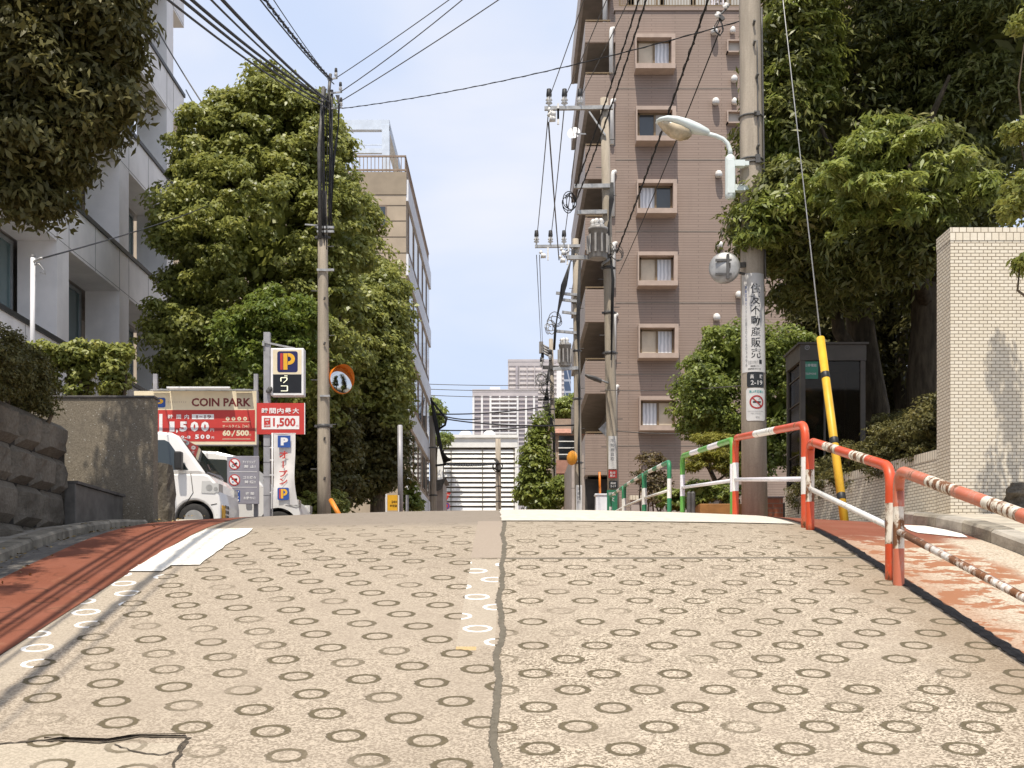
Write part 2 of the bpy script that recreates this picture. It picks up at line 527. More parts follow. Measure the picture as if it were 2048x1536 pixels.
# kerbs: stones laid end to end
def kerb(name, x0, x1, y0, y1, h, step=.6, skip=()):
    mb = MB(); r = random.Random(2)
    y = y0; i = 0
    while y < y1 - .01:
        e = min(y + step, y1) - .006
        hh = h + r.uniform(-.006, .006)
        a0, a1 = G((x0 + x1) / 2, y), G((x0 + x1) / 2, e)
        c = .02
        inner = x1 if abs(x1) < abs(x0) else x0
        outx = x0 if inner == x1 else x1
        sg = 1 if outx > inner else -1
        pr = [(inner, -.15), (inner, hh - c), (inner + sg * c, hh), (outx, hh), (outx, -.15)]
        vs = [(px, y, a0 + pz) for px, pz in pr] + [(px, e, a1 + pz) for px, pz in pr]
        n = 5
        fs = [tuple(range(n)), tuple(range(2*n-1, n-1, -1))] + [(k, k+n, (k+1) % n + n, (k+1) % n) for k in range(n)]
        mb.add(vs, fs, i % 2 if len(skip) else 0)
        y += step; i += 1
    return tag(mb.build(name, [mat_kerb, mat_concrete], None), kind='structure')
kerb('kerb', -3.68, -3.525, -4, 12.1, .085)
kerb('kerb', 3.525, 3.70, -4, 11.3, .11, skip=(1,))
sheet('verge', np.linspace(-4.3, -3.685, 4), np.arange(-4, 13, .3), mat_concrete, .05)
sheet('pavement', np.linspace(3.705, 9, 8), np.arange(-4, 13.9, .3), mat_apron, .095)
sheet('forecourt', np.concatenate([np.linspace(3.525, 5, 5), [6, 9]]), np.arange(13.9, 30, .4), mat_asphalt, .02)
sheet('driveway', np.concatenate([[-9, -6], np.linspace(-4.9, -3.525, 8)]), np.arange(12.9, 19, .3), mat_apron, .03)
sheet('car_park', np.concatenate([[-25, -15, -10, -7, -6, -5], np.linspace(-4.8, -3.525, 8)]), np.arange(19, 45, .5), mat_asphalt, .02)

# broken slab at the lower left: an upstanding lip with an open crack
def crack(pts, w0, w1, seed):
    V = []; Q = []; r = random.Random(seed)
    P_ = []
    for a, b in zip(pts[:-1], pts[1:]):
        n = max(3, int(math.dist(a, b) / .025))
        P_ += [(a[0] + (b[0]-a[0])*k/n, a[1] + (b[1]-a[1])*k/n) for k in range(n)]
    P_.append(pts[-1])
    for i, (x, y) in enumerate(P_):
        q = P_[min(i+1, len(P_)-1)]; o = P_[max(i-1, 0)]
        dx, dy = q[0]-o[0], q[1]-o[1]; L = math.hypot(dx, dy) or 1
        w = (w0 + (w1-w0)*i/len(P_)) * r.uniform(.5, 1.4) / 2; j = r.uniform(-.006, .006)
        for sgn in (-1, 1):
            X_, Y_ = x - dy/L*(w*sgn + j), y + dx/L*(w*sgn + j); V.append((X_, Y_, G(X_, Y_) + .004))
    for i in range(len(P_)-1): Q.append((2*i, 2*i+1, 2*i+3, 2*i+2))
    return V, Q
seam = []
_r = random.Random(12)
for yy in np.arange(3.6, 10.02, .045):
    q = 1 - max(0, (yy - 9.2)) * .9
    seam.append((yy, 2.385 + _r.uniform(-.012, .012), 2.418 + .036 * q + _r.uniform(-.014, .014)))
MATS_SEAM = M('asphalt_seam', (.046, .039, .032), .95, .3, 25, .6)
_V = []; _Q = []
for yy, x0, x1 in seam:
    for k in range(3): x = x0 + (x1 - x0) * k / 2; _V.append((x, yy, G(x, yy) + (.012 if k == 1 else .0055)))
for j in range(len(seam) - 1):
    for k in range(2): a = j * 3 + k; _Q.append((a, a + 1, a + 4, a + 3))
tag(pmesh('road_seam', _V, _Q, MATS_SEAM), kind='structure')
mat_crack = M('crack_dirt', (.085, .068, .048), .95, .3, 30)
def ground_at(u, v):     # where the sight line through a pixel meets the road
    Y = 3.0
    for _ in range(60):
        x = PX(u, Y); e = PZ(v, Y) - G(x, Y); Y += e * 2.2
        Y = max(2, min(40, Y))
    return (PX(u, Y), Y)
mb = MB()
for pts, w0, w1, sd in (([(-30, 1492), (60, 1483), (130, 1482), (200, 1487), (280, 1474), (375, 1476)], .012, .02, 1),
                        ([(378, 1476), (366, 1496), (345, 1536)], .013, .013, 2),
                        ([(228, 1490), (268, 1504), (318, 1512), (352, 1503), (377, 1478)], .008, .009, 3),
                        ([(150, 1480), (190, 1474), (262, 1472)], .009, .007, 4)):
    V, Q = crack([ground_at(*p) for p in pts], w0, w1, sd)
    mb.add(V, Q)
tag(mb.build('road_crack', mat_crack), kind='structure')
V, Q = [], []
lip = MB()
tt = [ground_at(*p) for p in [(88, 1479), (130, 1472), (215, 1473), (280, 1468), (372, 1470)]]
lo = [ground_at(*p) for p in [(88, 1482), (130, 1482), (215, 1485), (280, 1474), (372, 1475)]]
for k in range(4):
    q = [tt[k], tt[k+1], lo[k+1], lo[k]]
    hs = [.003, .003, .016, .016]
    vv = [(a, b_, G(a, b_) + h) for (a, b_), h in zip(q, hs)]
    lip.add(vv, [(3, 2, 1, 0)])
tag(lip.build('road_lip', mat_road), kind='structure')


# ------------------------------------------------------------------ foliage
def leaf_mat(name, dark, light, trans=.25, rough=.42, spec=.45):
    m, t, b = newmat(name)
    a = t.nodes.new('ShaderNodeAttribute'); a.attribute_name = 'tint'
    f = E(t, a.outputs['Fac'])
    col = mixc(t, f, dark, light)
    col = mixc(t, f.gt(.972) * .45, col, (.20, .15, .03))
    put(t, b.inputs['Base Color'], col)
    b.inputs['Roughness'].default_value = rough; b.inputs['Specular IOR Level'].default_value = spec
    tr = t.nodes.new('ShaderNodeBsdfTranslucent')
    put(t, tr.inputs['Color'], mixc(t, .5, col, tuple(x * 1.6 for x in light)))
    mx = t.nodes.new('ShaderNodeMixShader'); mx.inputs[0].default_value = trans
    t.links.new(b.outputs[0], mx.inputs[1]); t.links.new(tr.outputs[0], mx.inputs[2])
    t.links.new(mx.outputs[0], t.nodes['Material Output'].inputs['Surface'])
    return m

L_CAMPHOR = leaf_mat('camphor_leaf', (.135, .158, .034), (.37, .375, .095), .32, .42)
L_BRIGHT = leaf_mat('young_leaf', (.10, .15, .022), (.22, .26, .045), .35, .45)
L_DARK = leaf_mat('shade_leaf', (.068, .066, .021), (.17, .152, .046), .22, .5, .3)  # dark leaf with shade put into its colour
L_OAK_SUN = leaf_mat('sunlit_oak_leaf', (.13, .17, .032), (.36, .39, .09), .30, .40)  # lighter copy of the oak leaf: sunlight put into the colour
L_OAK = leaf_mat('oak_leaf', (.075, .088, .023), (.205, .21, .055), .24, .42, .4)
L_PRUNED = leaf_mat('privet_leaf', (.11, .15, .028), (.32, .36, .08), .28, .42)
L_HEDGE = leaf_mat('hedge_leaf', (.13, .16, .028), (.36, .36, .085), .28, .45)
L_PINE = leaf_mat('pine_needle', (.16, .17, .022), (.42, .38, .07), .25, .5)
L_RED = leaf_mat('reddish_leaf', (.08, .07, .025), (.20, .14, .06), .2, .5)

def bark(name, c):
    m, t, b = newmat(name)
    p = scl(t, pos(t), (1, 1, .22))
    n = noise(t, p, 14, 5, .65)
    put(t, b.inputs['Base Color'], mixc(t, n.ss(.3, .7), tuple(x * .45 for x in c), c))
    b.inputs['Roughness'].default_value = .95; b.inputs['Specular IOR Level'].default_value = .1
    bump(t, b, n, .9, .02)
    return m
BARK = bark('bark', (.16, .125, .085)); BARK_D = bark('dark_bark', (.10, .08, .055))

def leaf_quads(C, N, A, L, W, fold):
    B = np.cross(N, A)
    L = L[:, None]; W = W[:, None]
    v = np.stack([C - A * L * .5, C + B * W * .5 + N * W * fold, C + A * L * .5 - N * L * .10, C - B * W * .5 + N * W * fold], 1)
    return v.reshape(-1, 3)

def unit(a): return a / np.maximum(np.linalg.norm(a, axis=1, keepdims=True), 1e-9)

def foliage(name, parent, blobs, n_clump, per, clump_r, leaf, mat, seed, droop=.25, shell=(.62, 1.0), flat=.62, filler=0, fsize=3.0, up=.55, cull=None, core=.6):
    """leaf-sized faces gathered in clumps over the shell of a few ellipsoids"""
    r = np.random.default_rng(seed)
    w = np.array([b[6] if len(b) > 6 else b[3]*b[4] + b[4]*b[5] + b[3]*b[5] for b in blobs], float); w /= w.sum()
    bl = np.array([b[:6] for b in blobs], float)
    idx = r.choice(len(blobs), n_clump, p=w)
    d = unit(r.normal(size=(n_clump, 3)))
    rad = r.uniform(shell[0], shell[1], n_clump) ** .7
    cc = bl[idx, :3] + d * bl[idx, 3:] * rad[:, None]
    if cull is not None:
        k = cull(cc); cc = cc[k]; d = d[k]
    n = len(cc)
    cr = clump_r * r.uniform(.55, 1.35, n)
    ci = np.repeat(np.arange(n), per)
    off = unit(r.normal(size=(n * per, 3))) * (r.uniform(.15, 1, n * per) ** .5)[:, None]
    off[:, 2] = np.abs(off[:, 2]) * np.where(r.random(n * per) < .78, 1, -.8)
    C = cc[ci] + off * cr[ci][:, None] * np.array([1, 1, flat])
    # leaves bow outward and hang a little at the rim of each clump
    out = unit(off * np.array([1, 1, .6]) + .35 * d[ci])
    N = unit(out * .75 + np.array([0, 0, up]) + r.normal(size=out.shape) * .42)
    A = unit(np.cross(N, r.normal(size=out.shape)) + out * np.array([1, 1, 0]) * .7 + np.array([0, 0, -droop]))
    A = unit(A - N * (A * N).sum(1, keepdims=True))
    m = len(C)
    L = leaf[0] * r.uniform(.65, 1.3, m); W = leaf[1] * r.uniform(.7, 1.25, m)
    tint = np.clip(r.normal(.45, .22, m) + (r.normal(0, .16, n))[ci], 0, 1)
    V = leaf_quads(C, N, A, L, W, .18)
    if filler:
        fi = r.choice(len(blobs), filler, p=w)
        fd = unit(r.normal(size=(filler, 3)))
        FC = bl[fi, :3] + fd * bl[fi, 3:] * (r.uniform(.05, core, filler))[:, None]
        FN = unit(r.normal(size=(filler, 3))); FA = unit(np.cross(FN, r.normal(size=(filler, 3))))
        FL = leaf[0] * fsize * r.uniform(.6, 1.2, filler); FW = leaf[1] * fsize * r.uniform(.8, 1.4, filler)
        V = np.concatenate([V, leaf_quads(FC, FN, FA, FL, FW, .1)])
        tint = np.concatenate([tint, np.clip(r.normal(.30, .12, filler), 0, 1)])
    k = len(tint)
    o = pmesh(name, V, np.arange(4 * k).reshape(-1, 4), mat, parent)
    at = o.data.attributes.new('tint', 'FLOAT', 'POINT')
    at.data.foreach_set('value', np.repeat(tint, 4).astype(np.float32))
    return o

def limbs(mb, base, top, r0, r1, targets, seed=1, bend=.15, seg=10):
    r = random.Random(seed)
    base = Vector(base); top = Vector(top)
    pts = []; rs = []
    for i in range(7):
        q = i / 6
        p = base.lerp(top, q)
        if 0 < i < 6: p += Vector((r.uniform(-bend, bend), r.uniform(-bend, bend), 0))
        pts.append(p); rs.append((r0 + (r1 - r0) * q) * (1.35 if i == 0 else 1))
    mb.tube(pts, rs, seg)
    for t_, q in targets:
        i = min(5, int(q * 6)); s = pts[i].lerp(pts[i+1], q * 6 - i); e = Vector(t_)
        rr = rs[i] * .55
        m1 = s.lerp(e, .35) + Vector((r.uniform(-.2, .2), r.uniform(-.2, .2), r.uniform(0, .25)))
        m2 = s.lerp(e, .7) + Vector((r.uniform(-.2, .2), r.uniform(-.2, .2), r.uniform(-.1, .2)))
        mb.tube([s, m1, m2, e], [rr, rr*.75, rr*.5, rr*.2], 7)

def tree(name, label, base, top, r0, r1, targets, crown_kw, cat='tree', group=None, bk=None, seed=1, bend=.15):
    o = thing(name, label, cat, base, group)
    mb = MB(); limbs(mb, base, top, r0, r1, targets, seed, bend)
    mb.build('trunk', bk or BARK, o)
    foliage('crown', o, **crown_kw)
    return o

# big rounded tree behind the car park
b0 = P(535, 1040, 33); b0.z = G(b0.x, 33) - .2
def E3(u, v, Y, ru, rv, ry, w=None):    # ellipsoid from its place and half-size in the photograph, at a real depth
    c = P(u, v, Y); s = Y / 2500
    return (c.x, c.y, c.z, ru * s, ry, rv * s) + ((w,) if w else ())
tree('camphor_tree', 'tall rounded green tree behind the parking sign and vans', b0, P(540, 330, 33), .32, .10,
     [(P(420, 420, 32.5), .45), (P(660, 430, 32.5), .5), (P(400, 650, 32), .3), (P(690, 620, 32), .35), (P(560, 250, 33), .8)],
     dict(blobs=[E3(545, 232, 33, 66, 74, 1.8, 5), E3(480, 262, 33, 60, 62, 1.6, 4), E3(622, 268, 32.9, 56, 70, 1.6, 4), E3(560, 320, 33, 120, 120, 2.2, 8), E3(420, 320, 32.8, 66, 92, 1.8, 6), E3(645, 350, 32.8, 62, 110, 1.8, 6), E3(660, 480, 32.6, 76, 120, 2.0, 8), E3(385, 470, 32.4, 72, 130, 1.8, 7),
                 E3(520, 490, 32, 180, 190, 2.6, 13), E3(375, 670, 32.2, 72, 120, 1.8, 8), E3(640, 680, 32.2, 90, 170, 1.9, 8), E3(480, 720, 32.6, 150, 140, 1.8, 7), E3(455, 860, 33, 120, 100, 1.6, 4)],
          n_clump=1600, per=95, clump_r=.36, leaf=(.15, .08), mat=L_CAMPHOR, seed=4, filler=9000, fsize=2.4, shell=(.66, 1.08), droop=.3), seed=3)
foliage('lower_shade_foliage', bpy.data.objects['camphor_tree'], [E3(640, 880, 33.4, 80, 110, 1.2, 6), E3(590, 960, 33.4, 130, 60, 1.2, 4), E3(520, 860, 33.6, 110, 100, 1.2, 4)],
        200, 110, .42, (.16, .085), L_DARK, 14, filler=1600, fsize=3.5, shell=(.5, 1.0))  # darker leaves paint in the shade under the crown
b1 = P(755, 1040, 43); b1.z = G(b1.x, 43) - .2
tree('camphor_tree', 'large dark tree right of the leaning utility pole, before the tan building', b1, P(740, 560, 43), .3, .12,
     [(P(800, 620, 43), .5), (P(690, 560, 43), .6), (P(800, 800, 42.6), .35)],
     dict(blobs=[E3(715, 510, 43.5, 50, 110, 1.8, 6), E3(765, 640, 42.8, 50, 110, 1.8, 7), E3(735, 700, 42, 60, 130, 2.0, 7), E3(778, 770, 42.6, 36, 100, 1.6, 6), ],
          n_clump=560, per=95, clump_r=.50, leaf=(.19, .10), mat=L_CAMPHOR, seed=8, filler=7000, fsize=2.5, shell=(.66, 1.06)), seed=5)
foliage('lower_shade_foliage', bpy.data.objects['camphor_tree.001'], [E3(720, 860, 43, 70, 110, 1.6, 6), E3(775, 910, 43, 40, 80, 1.3, 4), E3(700, 960, 43, 80, 60, 1.3, 4)],
        200, 100, .5, (.18, .10), L_DARK, 16, filler=1500, fsize=3.5, shell=(.5, 1.0))  # under-crown shade again carried by the darker leaf colour
b2 = P(545, 1040, 28.5); b2.z = G(b2.x, 28.5) - .2
tree('young_tree', 'smaller bright yellow-green tree in front of the big rounded tree', b2, P(548, 640, 28.5), .10, .03,
     [(P(480, 650, 28.5), .55), (P(610, 660, 28.4), .6), (P(540, 600, 28.4), .85)],
     dict(blobs=[E3(545, 640, 28.5, 72, 62, .9, 5), E3(475, 660, 28.4, 45, 60, .8, 3), E3(608, 650, 28.4, 36, 62, .7, 3), E3(540, 735, 28.4, 90, 65, .8, 4)],
          n_clump=170, per=75, clump_r=.27, leaf=(.125, .06), mat=L_BRIGHT, seed=12, filler=500, fsize=3, shell=(.5, 1.05), droop=.1), seed=7)

# dark tree hanging over the stone wall, upper left
b3 = Vector((-5.6, 8.6, CZ + 1.4))
tree('overhanging_tree', 'dark leafy tree hanging over the stone wall at upper left', b3, (-5.0, 8.7, CZ + 6.0), .22, .10,
     [((-3.6, 8.6, CZ + 4.2), .4), ((-4.2, 9.6, CZ + 4.6), .5), ((-3.3, 8.2, CZ + 6), .7), ((-4.6, 7.5, CZ + 6.8), .8)],
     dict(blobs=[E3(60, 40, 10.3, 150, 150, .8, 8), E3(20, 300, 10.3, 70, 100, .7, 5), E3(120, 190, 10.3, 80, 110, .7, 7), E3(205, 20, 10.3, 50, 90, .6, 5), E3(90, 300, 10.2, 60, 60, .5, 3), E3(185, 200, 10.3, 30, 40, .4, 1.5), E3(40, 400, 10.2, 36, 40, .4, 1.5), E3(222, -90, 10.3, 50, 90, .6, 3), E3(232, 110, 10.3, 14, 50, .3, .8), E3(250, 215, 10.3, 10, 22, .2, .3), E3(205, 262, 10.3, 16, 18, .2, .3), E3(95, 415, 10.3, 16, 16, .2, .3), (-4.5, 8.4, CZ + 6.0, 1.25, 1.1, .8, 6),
                 (-5.3, 7.7, CZ + 6.9, 1.35, 1.5, 1.2, 9), (-4.7, 7.0, CZ + 5.3, 1.1, 1.3, 1.0, 5), (-5.4, 6.2, CZ + 8.3, 1.5, 2.0, 1.2, 6), (-4.4, 6.2, CZ + 5.3, .92, 2.3, .85, 11)],  # these out-of-view lobes are added to shade the crown and kerb
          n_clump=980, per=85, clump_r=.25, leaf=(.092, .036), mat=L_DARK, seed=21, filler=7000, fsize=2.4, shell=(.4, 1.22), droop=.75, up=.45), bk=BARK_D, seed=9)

# the grove over the telephone box, upper right
b4 = P(1745, 900, 19.5); b4.z = CZ + 1.5
tree('evergreen_oak', 'big dark tree with a forked trunk behind the telephone box', b4, P(1715, 420, 19.5), .30, .16,
     [(P(1620, 500, 18.6), .45), (P(1560, 380, 17.9), .6), (P(1800, 330, 18.8), .7), (P(1640, 250, 18), .8), (P(1700, 100, 19), .95)],
     dict(blobs=[E3(1565, 250, 18.6, 62, 190, 1.1, 7), E3(1590, 60, 18.6, 80, 120, 1.2, 6), E3(1600, 440, 18.0, 112, 95, 1.1, 7), E3(1545, 450, 17.9, 66, 80, .8, 4), E3(1690, 520, 18.6, 120, 110, 1.2, 6),
                 E3(1700, 200, 20, 150, 220, 1.6, 8), E3(1620, 560, 18.4, 80, 60, .9, 3), E3(1800, 480, 20, 130, 120, 1.3, 5), E3(1720, -200, 19.5, 260, 180, 2.4, 8)],
          n_clump=640, per=100, clump_r=.36, leaf=(.135, .045), mat=L_OAK, seed=31, filler=9000, fsize=2.6, shell=(.6, 1.05), droop=.6), bk=BARK_D, seed=11, bend=.1)
b5 = P(1835, 860, 18.6); b5.z = CZ + 1.6
tree('evergreen_oak', 'thick straight-trunked tree beside the tall brick pillar', b5, P(1850, 300, 18.6), .27, .17,
     [(P(1820, 330, 15.6), .55), (P(1960, 380, 17), .6), (P(1900, 150, 17.5), .8), (P(1980, 150, 18), .8)],
     dict(blobs=[E3(1830, 320, 16.2, 80, 50, .6, 3), E3(1800, 500, 16.8, 110, 60, .7, 5), E3(1720, 520, 17.2, 80, 56, .6, 4), E3(1860, 470, 16.2, 50, 60, .6, 3), E3(1900, 400, 17.5, 100, 60, 1.0, 5), E3(1950, 250, 19, 140, 230, 1.5, 9), E3(1850, 120, 19.5, 150, 180, 1.5, 8), E3(2010, 80, 18, 90, 150, 1.2, 5),
                 E3(1890, 560, 19.5, 90, 90, .9, 3)],
          n_clump=600, per=100, clump_r=.34, leaf=(.135, .042), mat=L_OAK, seed=37, filler=9000, fsize=2.6, shell=(.55, 1.05), droop=.6), bk=BARK_D, seed=15, bend=.06)
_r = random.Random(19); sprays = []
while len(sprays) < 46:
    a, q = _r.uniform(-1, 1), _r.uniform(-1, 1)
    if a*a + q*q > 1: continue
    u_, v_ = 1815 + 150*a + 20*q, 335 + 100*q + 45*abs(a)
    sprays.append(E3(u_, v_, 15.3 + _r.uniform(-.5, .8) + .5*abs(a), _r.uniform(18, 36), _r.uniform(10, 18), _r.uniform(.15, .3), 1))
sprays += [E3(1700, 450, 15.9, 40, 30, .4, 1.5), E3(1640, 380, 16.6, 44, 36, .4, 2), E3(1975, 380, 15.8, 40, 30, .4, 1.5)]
foliage('sunlit_foliage', bpy.data.objects['evergreen_oak.001'], sprays,
        300, 48, .15, (.14, .038), L_OAK_SUN, 43, shell=(.2, 1.1), droop=.6, flat=.6)  # sunlit bunch, brightened through its leaf colour
foliage('sunlit_foliage', bpy.data.objects['evergreen_oak'], [E3(1555, 250, 18.0, 40, 150, .5, 5), E3(1600, 40, 18.0, 70, 80, .6, 4), E3(1640, 130, 18.2, 36, 90, .4, 3), E3(1575, 430, 17.5, 80, 60, .6, 5), E3(1520, 450, 17.4, 40, 60, .4, 3), E3(1650, 420, 17.4, 60, 36, .5, 3)],
        300, 66, .24, (.14, .042), L_OAK_SUN, 45, shell=(.4, 1.05), droop=.5, flat=.5)  # sunlit left edge of the grove, painted with the lighter leaf
# unseen foliage added above the frame to shade the grove, shrubs and booth
foliage('shading_foliage', bpy.data.objects['evergreen_oak.001'], [(7.0, 16.9, CZ + 10.9, 2.2, 2.3, .75, 8), (6.1, 18.6, CZ + 11.6, 1.3, 1.6, .8, 4), (9.2, 16.2, CZ + 10.4, 1.8, 2.2, .8, 5), (6.6, 12.5, CZ + 7.4, 1.15, .65, .7, 3), (7.8, 13.6, CZ + 8.3, 1.3, 1.3, .8, 3), (7.6, 19.6, CZ + 12.4, 1.8, 1.8, .8, 4)],
        420, 60, .42, (.26, .10), L_OAK, 39, shell=(.1, 1.0), droop=.4, filler=2600, fsize=2.6, core=.95)
# darker trees deeper in the grove
for i, (u, Y, lab) in enumerate(((1690, 25, 'deep-shaded tree at the back of the grove, left of the forked trunk'), (1800, 26, 'deep-shaded tree at the back of the grove, between the two big trunks'), (1930, 24, 'deep-shaded tree at the back of the grove, behind the brick pillar'))):
    bb = P(u, 900, Y); bb.z = CZ + 1.4
    tree('shade_tree', lab, bb, P(u + 10, 350, Y), .2, .1, [(P(u - 70, 520, Y), .5), (P(u + 80, 480, Y), .6)],
         dict(blobs=[E3(u, 330, Y, 130, 300, 1.8, 6), E3(u - 30, 650, Y + .6, 90, 150, 1.2, 4), E3(u + 40, 150, Y, 150, 250, 1.8, 4), E3(u, 800, Y + 1, 90, 100, 1.0, 3)],
              n_clump=210, per=70, clump_r=.5, leaf=(.17, .065), mat=L_DARK, seed=50 + i, filler=4500, fsize=2.6, shell=(.4, 1.0), droop=.5), bk=BARK_D, group='shaded trees of the grove', seed=20 + i)
# yellow-green spray reaching in at the right edge
b6 = P(2140, 1000, 11.5); b6.z = CZ + .8
tree('maple_sapling', 'yellow-green sprays reaching in above the brick pillar at right edge', b6, P(2130, 420, 11.5), .06, .025,
     [(P(2035, 260, 11.5), .7), (P(2040, 400, 11.4), .8), (P(2052, 60, 11.6), .95), (P(2040, 530, 11.4), .5)],
     dict(blobs=[E3(2040, 262, 11.5, 28, 26, .25, 2), E3(2036, 400, 11.4, 26, 44, .3, 3), E3(2055, 30, 11.6, 36, 45, .3, 2), E3(2052, 530, 11.4, 16, 14, .2, 1), E3(2120, 420, 11.5, 60, 200, .5, 3)],
          n_clump=95, per=34, clump_r=.12, leaf=(.085, .03), mat=L_HEDGE, seed=61, shell=(.2, 1.0), droop=.25), seed=25)

# round-pruned tree behind the concrete pole
b7 = P(1500, 1020, 25); b7.z = G(b7.x, 25) - .1
tree('pruned_tree', 'round-pruned green tree behind the concrete pole with notices', b7, P(1490, 720, 25), .13, .05,
     [(P(1420, 760, 25), .55), (P(1570, 720, 25), .6), (P(1390, 860, 24.8), .3), (P(1560, 850, 25), .35)],
     dict(blobs=[E3(1480, 712, 25, 82, 75, 1.1, 6), E3(1405, 775, 24.8, 55, 60, .9, 4), E3(1420, 835, 25.0, 72, 50, 1.0, 5), E3(1570, 725, 25.2, 66, 70, 1.0, 5), E3(1560, 850, 25, 70, 90, 1.0, 5), E3(1500, 900, 25, 70, 60, .8, 3)],
          n_clump=330, per=90, clump_r=.27, leaf=(.10, .05), mat=L_PRUNED, seed=71, filler=2200, fsize=4, shell=(.65, 1.0), droop=.1), seed=27)
b8 = P(1442, 1012, 21); b8.z = G(b8.x, 21)
tree('garden_pine', 'small cloud-pruned pine with flat layers by the railing', b8, P(1418, 885, 21), .055, .03,
     [(P(1380, 925, 20.9), .6), (P(1465, 930, 21), .5), (P(1420, 880, 21), .95)],
     dict(blobs=[E3(1422, 880, 20.6, 44, 10, .35, 3), E3(1428, 912, 20.5, 58, 12, .45, 4), E3(1388, 934, 20.5, 26, 9, .25, 1.2), E3(1452, 936, 20.5, 26, 8, .25, 1)],
          n_clump=150, per=60, clump_r=.10, leaf=(.075, .014), mat=L_PINE, seed=73, filler=900, fsize=3, shell=(.3, 1.0), droop=-.6, up=.7), seed=29)

def bush(name, label, cat, base, blobs, mat, seed, n, per, cr, leaf, filler=600, stems=4, group=None, **kw):
    o = thing(name, label, cat, base, group)
    r = random.Random(seed)
    for k in range(stems):
        mb = MB()
        b = blobs[k % len(blobs)]
        s = Vector((b[0] + r.uniform(-.5, .5) * b[3], b[1], base[2])); e = Vector((b[0] + r.uniform(-.6, .6) * b[3], b[1] + r.uniform(-.4, .4) * b[4], b[2] + .4 * b[5]))
        mb.tube([s, s.lerp(e, .5) + Vector((r.uniform(-.08, .08), 0, 0)), e], [.022, .016, .007], 6); mb.build('stem', BARK, o)
    foliage('foliage', o, blobs=blobs, n_clump=n, per=per, clump_r=cr, leaf=leaf, mat=mat, seed=seed, filler=filler, **kw)
    return o

# clipped hedge above the concrete wall and the dark one over the stone wall
Yh = 13.4
bush('hedge', 'clipped sunlit hedge with thin stems standing above the concrete wall', 'hedge', (PX(160, Yh), Yh, PZ(797, Yh) - .02),
     [E3(u, 713, Yh, 26, 25, .3) for u in (65, 100, 135, 170, 205, 240)] + [E3(u, 745, Yh, 24, 26, .28, .07) for u in (90, 150, 230)] + [E3(90, 755, Yh, 34, 34, .26, .09), E3(170, 745, Yh, 26, 30, .22, .08), E3(225, 735, Yh, 26, 30, .22, .09), E3(230, 782, Yh, 22, 12, .2, .05), E3(150, 785, Yh, 40, 12, .2, .06)],
     L_HEDGE, 81, 300, 42, .095, (.062, .036), filler=60, stems=12, shell=(.35, 1.0), droop=0)
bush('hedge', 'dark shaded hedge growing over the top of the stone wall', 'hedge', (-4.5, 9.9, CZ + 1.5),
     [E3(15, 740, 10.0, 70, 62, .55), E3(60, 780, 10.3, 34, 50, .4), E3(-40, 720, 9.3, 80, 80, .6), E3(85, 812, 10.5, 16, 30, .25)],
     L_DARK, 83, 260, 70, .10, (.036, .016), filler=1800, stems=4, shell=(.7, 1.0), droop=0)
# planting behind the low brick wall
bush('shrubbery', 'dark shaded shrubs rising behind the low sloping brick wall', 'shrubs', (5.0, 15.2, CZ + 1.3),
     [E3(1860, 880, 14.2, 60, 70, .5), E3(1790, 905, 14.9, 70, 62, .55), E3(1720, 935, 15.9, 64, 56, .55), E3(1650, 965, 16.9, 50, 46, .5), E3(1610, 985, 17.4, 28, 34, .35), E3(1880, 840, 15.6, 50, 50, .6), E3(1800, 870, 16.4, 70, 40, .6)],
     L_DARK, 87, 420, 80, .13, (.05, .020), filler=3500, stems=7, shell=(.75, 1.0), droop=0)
# small shrubs about the crest
bush('clipped_bush', 'low clipped bush behind the leaning utility pole on the left', 'bush', (PX(640, 30), 30, G(-4.6, 30)),
     [E3(620, 1015, 30, 34, 30, .5), E3(665, 1012, 30, 32, 28, .5)], L_HEDGE, 91, 110, 60, .13, (.075, .04), stems=4, droop=0)
bush('shrub', 'pale weedy shrub by the yellow parking board', 'bush', (PX(822, 44), 44, G(-3.4, 44) - .3),
     [E3(820, 990, 44, 18, 32, .35), E3(832, 1015, 44, 14, 18, .3)], L_PRUNED, 93, 50, 50, .16, (.13, .06), filler=60, stems=3, droop=0)
bush('shrub', 'reddish sparse shrub in front of the brown apartment block', 'bush', (PX(1305, 26), 26, G(3, 26)),
     [E3(1300, 945, 26, 34, 40, .4), E3(1318, 985, 26, 26, 30, .35)], L_RED, 95, 70, 32, .15, (.08, .03), filler=40, stems=6, droop=0)
bush('planter_shrubs', 'leafy ground shrubs in the terracotta planter beside the pine', 'shrubs', (PX(1435, 19.6), 19.6, G(3.2, 19.6) + .2),
     [E3(1400, 985, 19.6, 36, 26, .3), E3(1455, 988, 19.6, 30, 24, .3), E3(1350, 1000, 21, 36, 22, .3)], L_PRUNED, 97, 110, 50, .09, (.07, .032), filler=300, stems=4, droop=0)
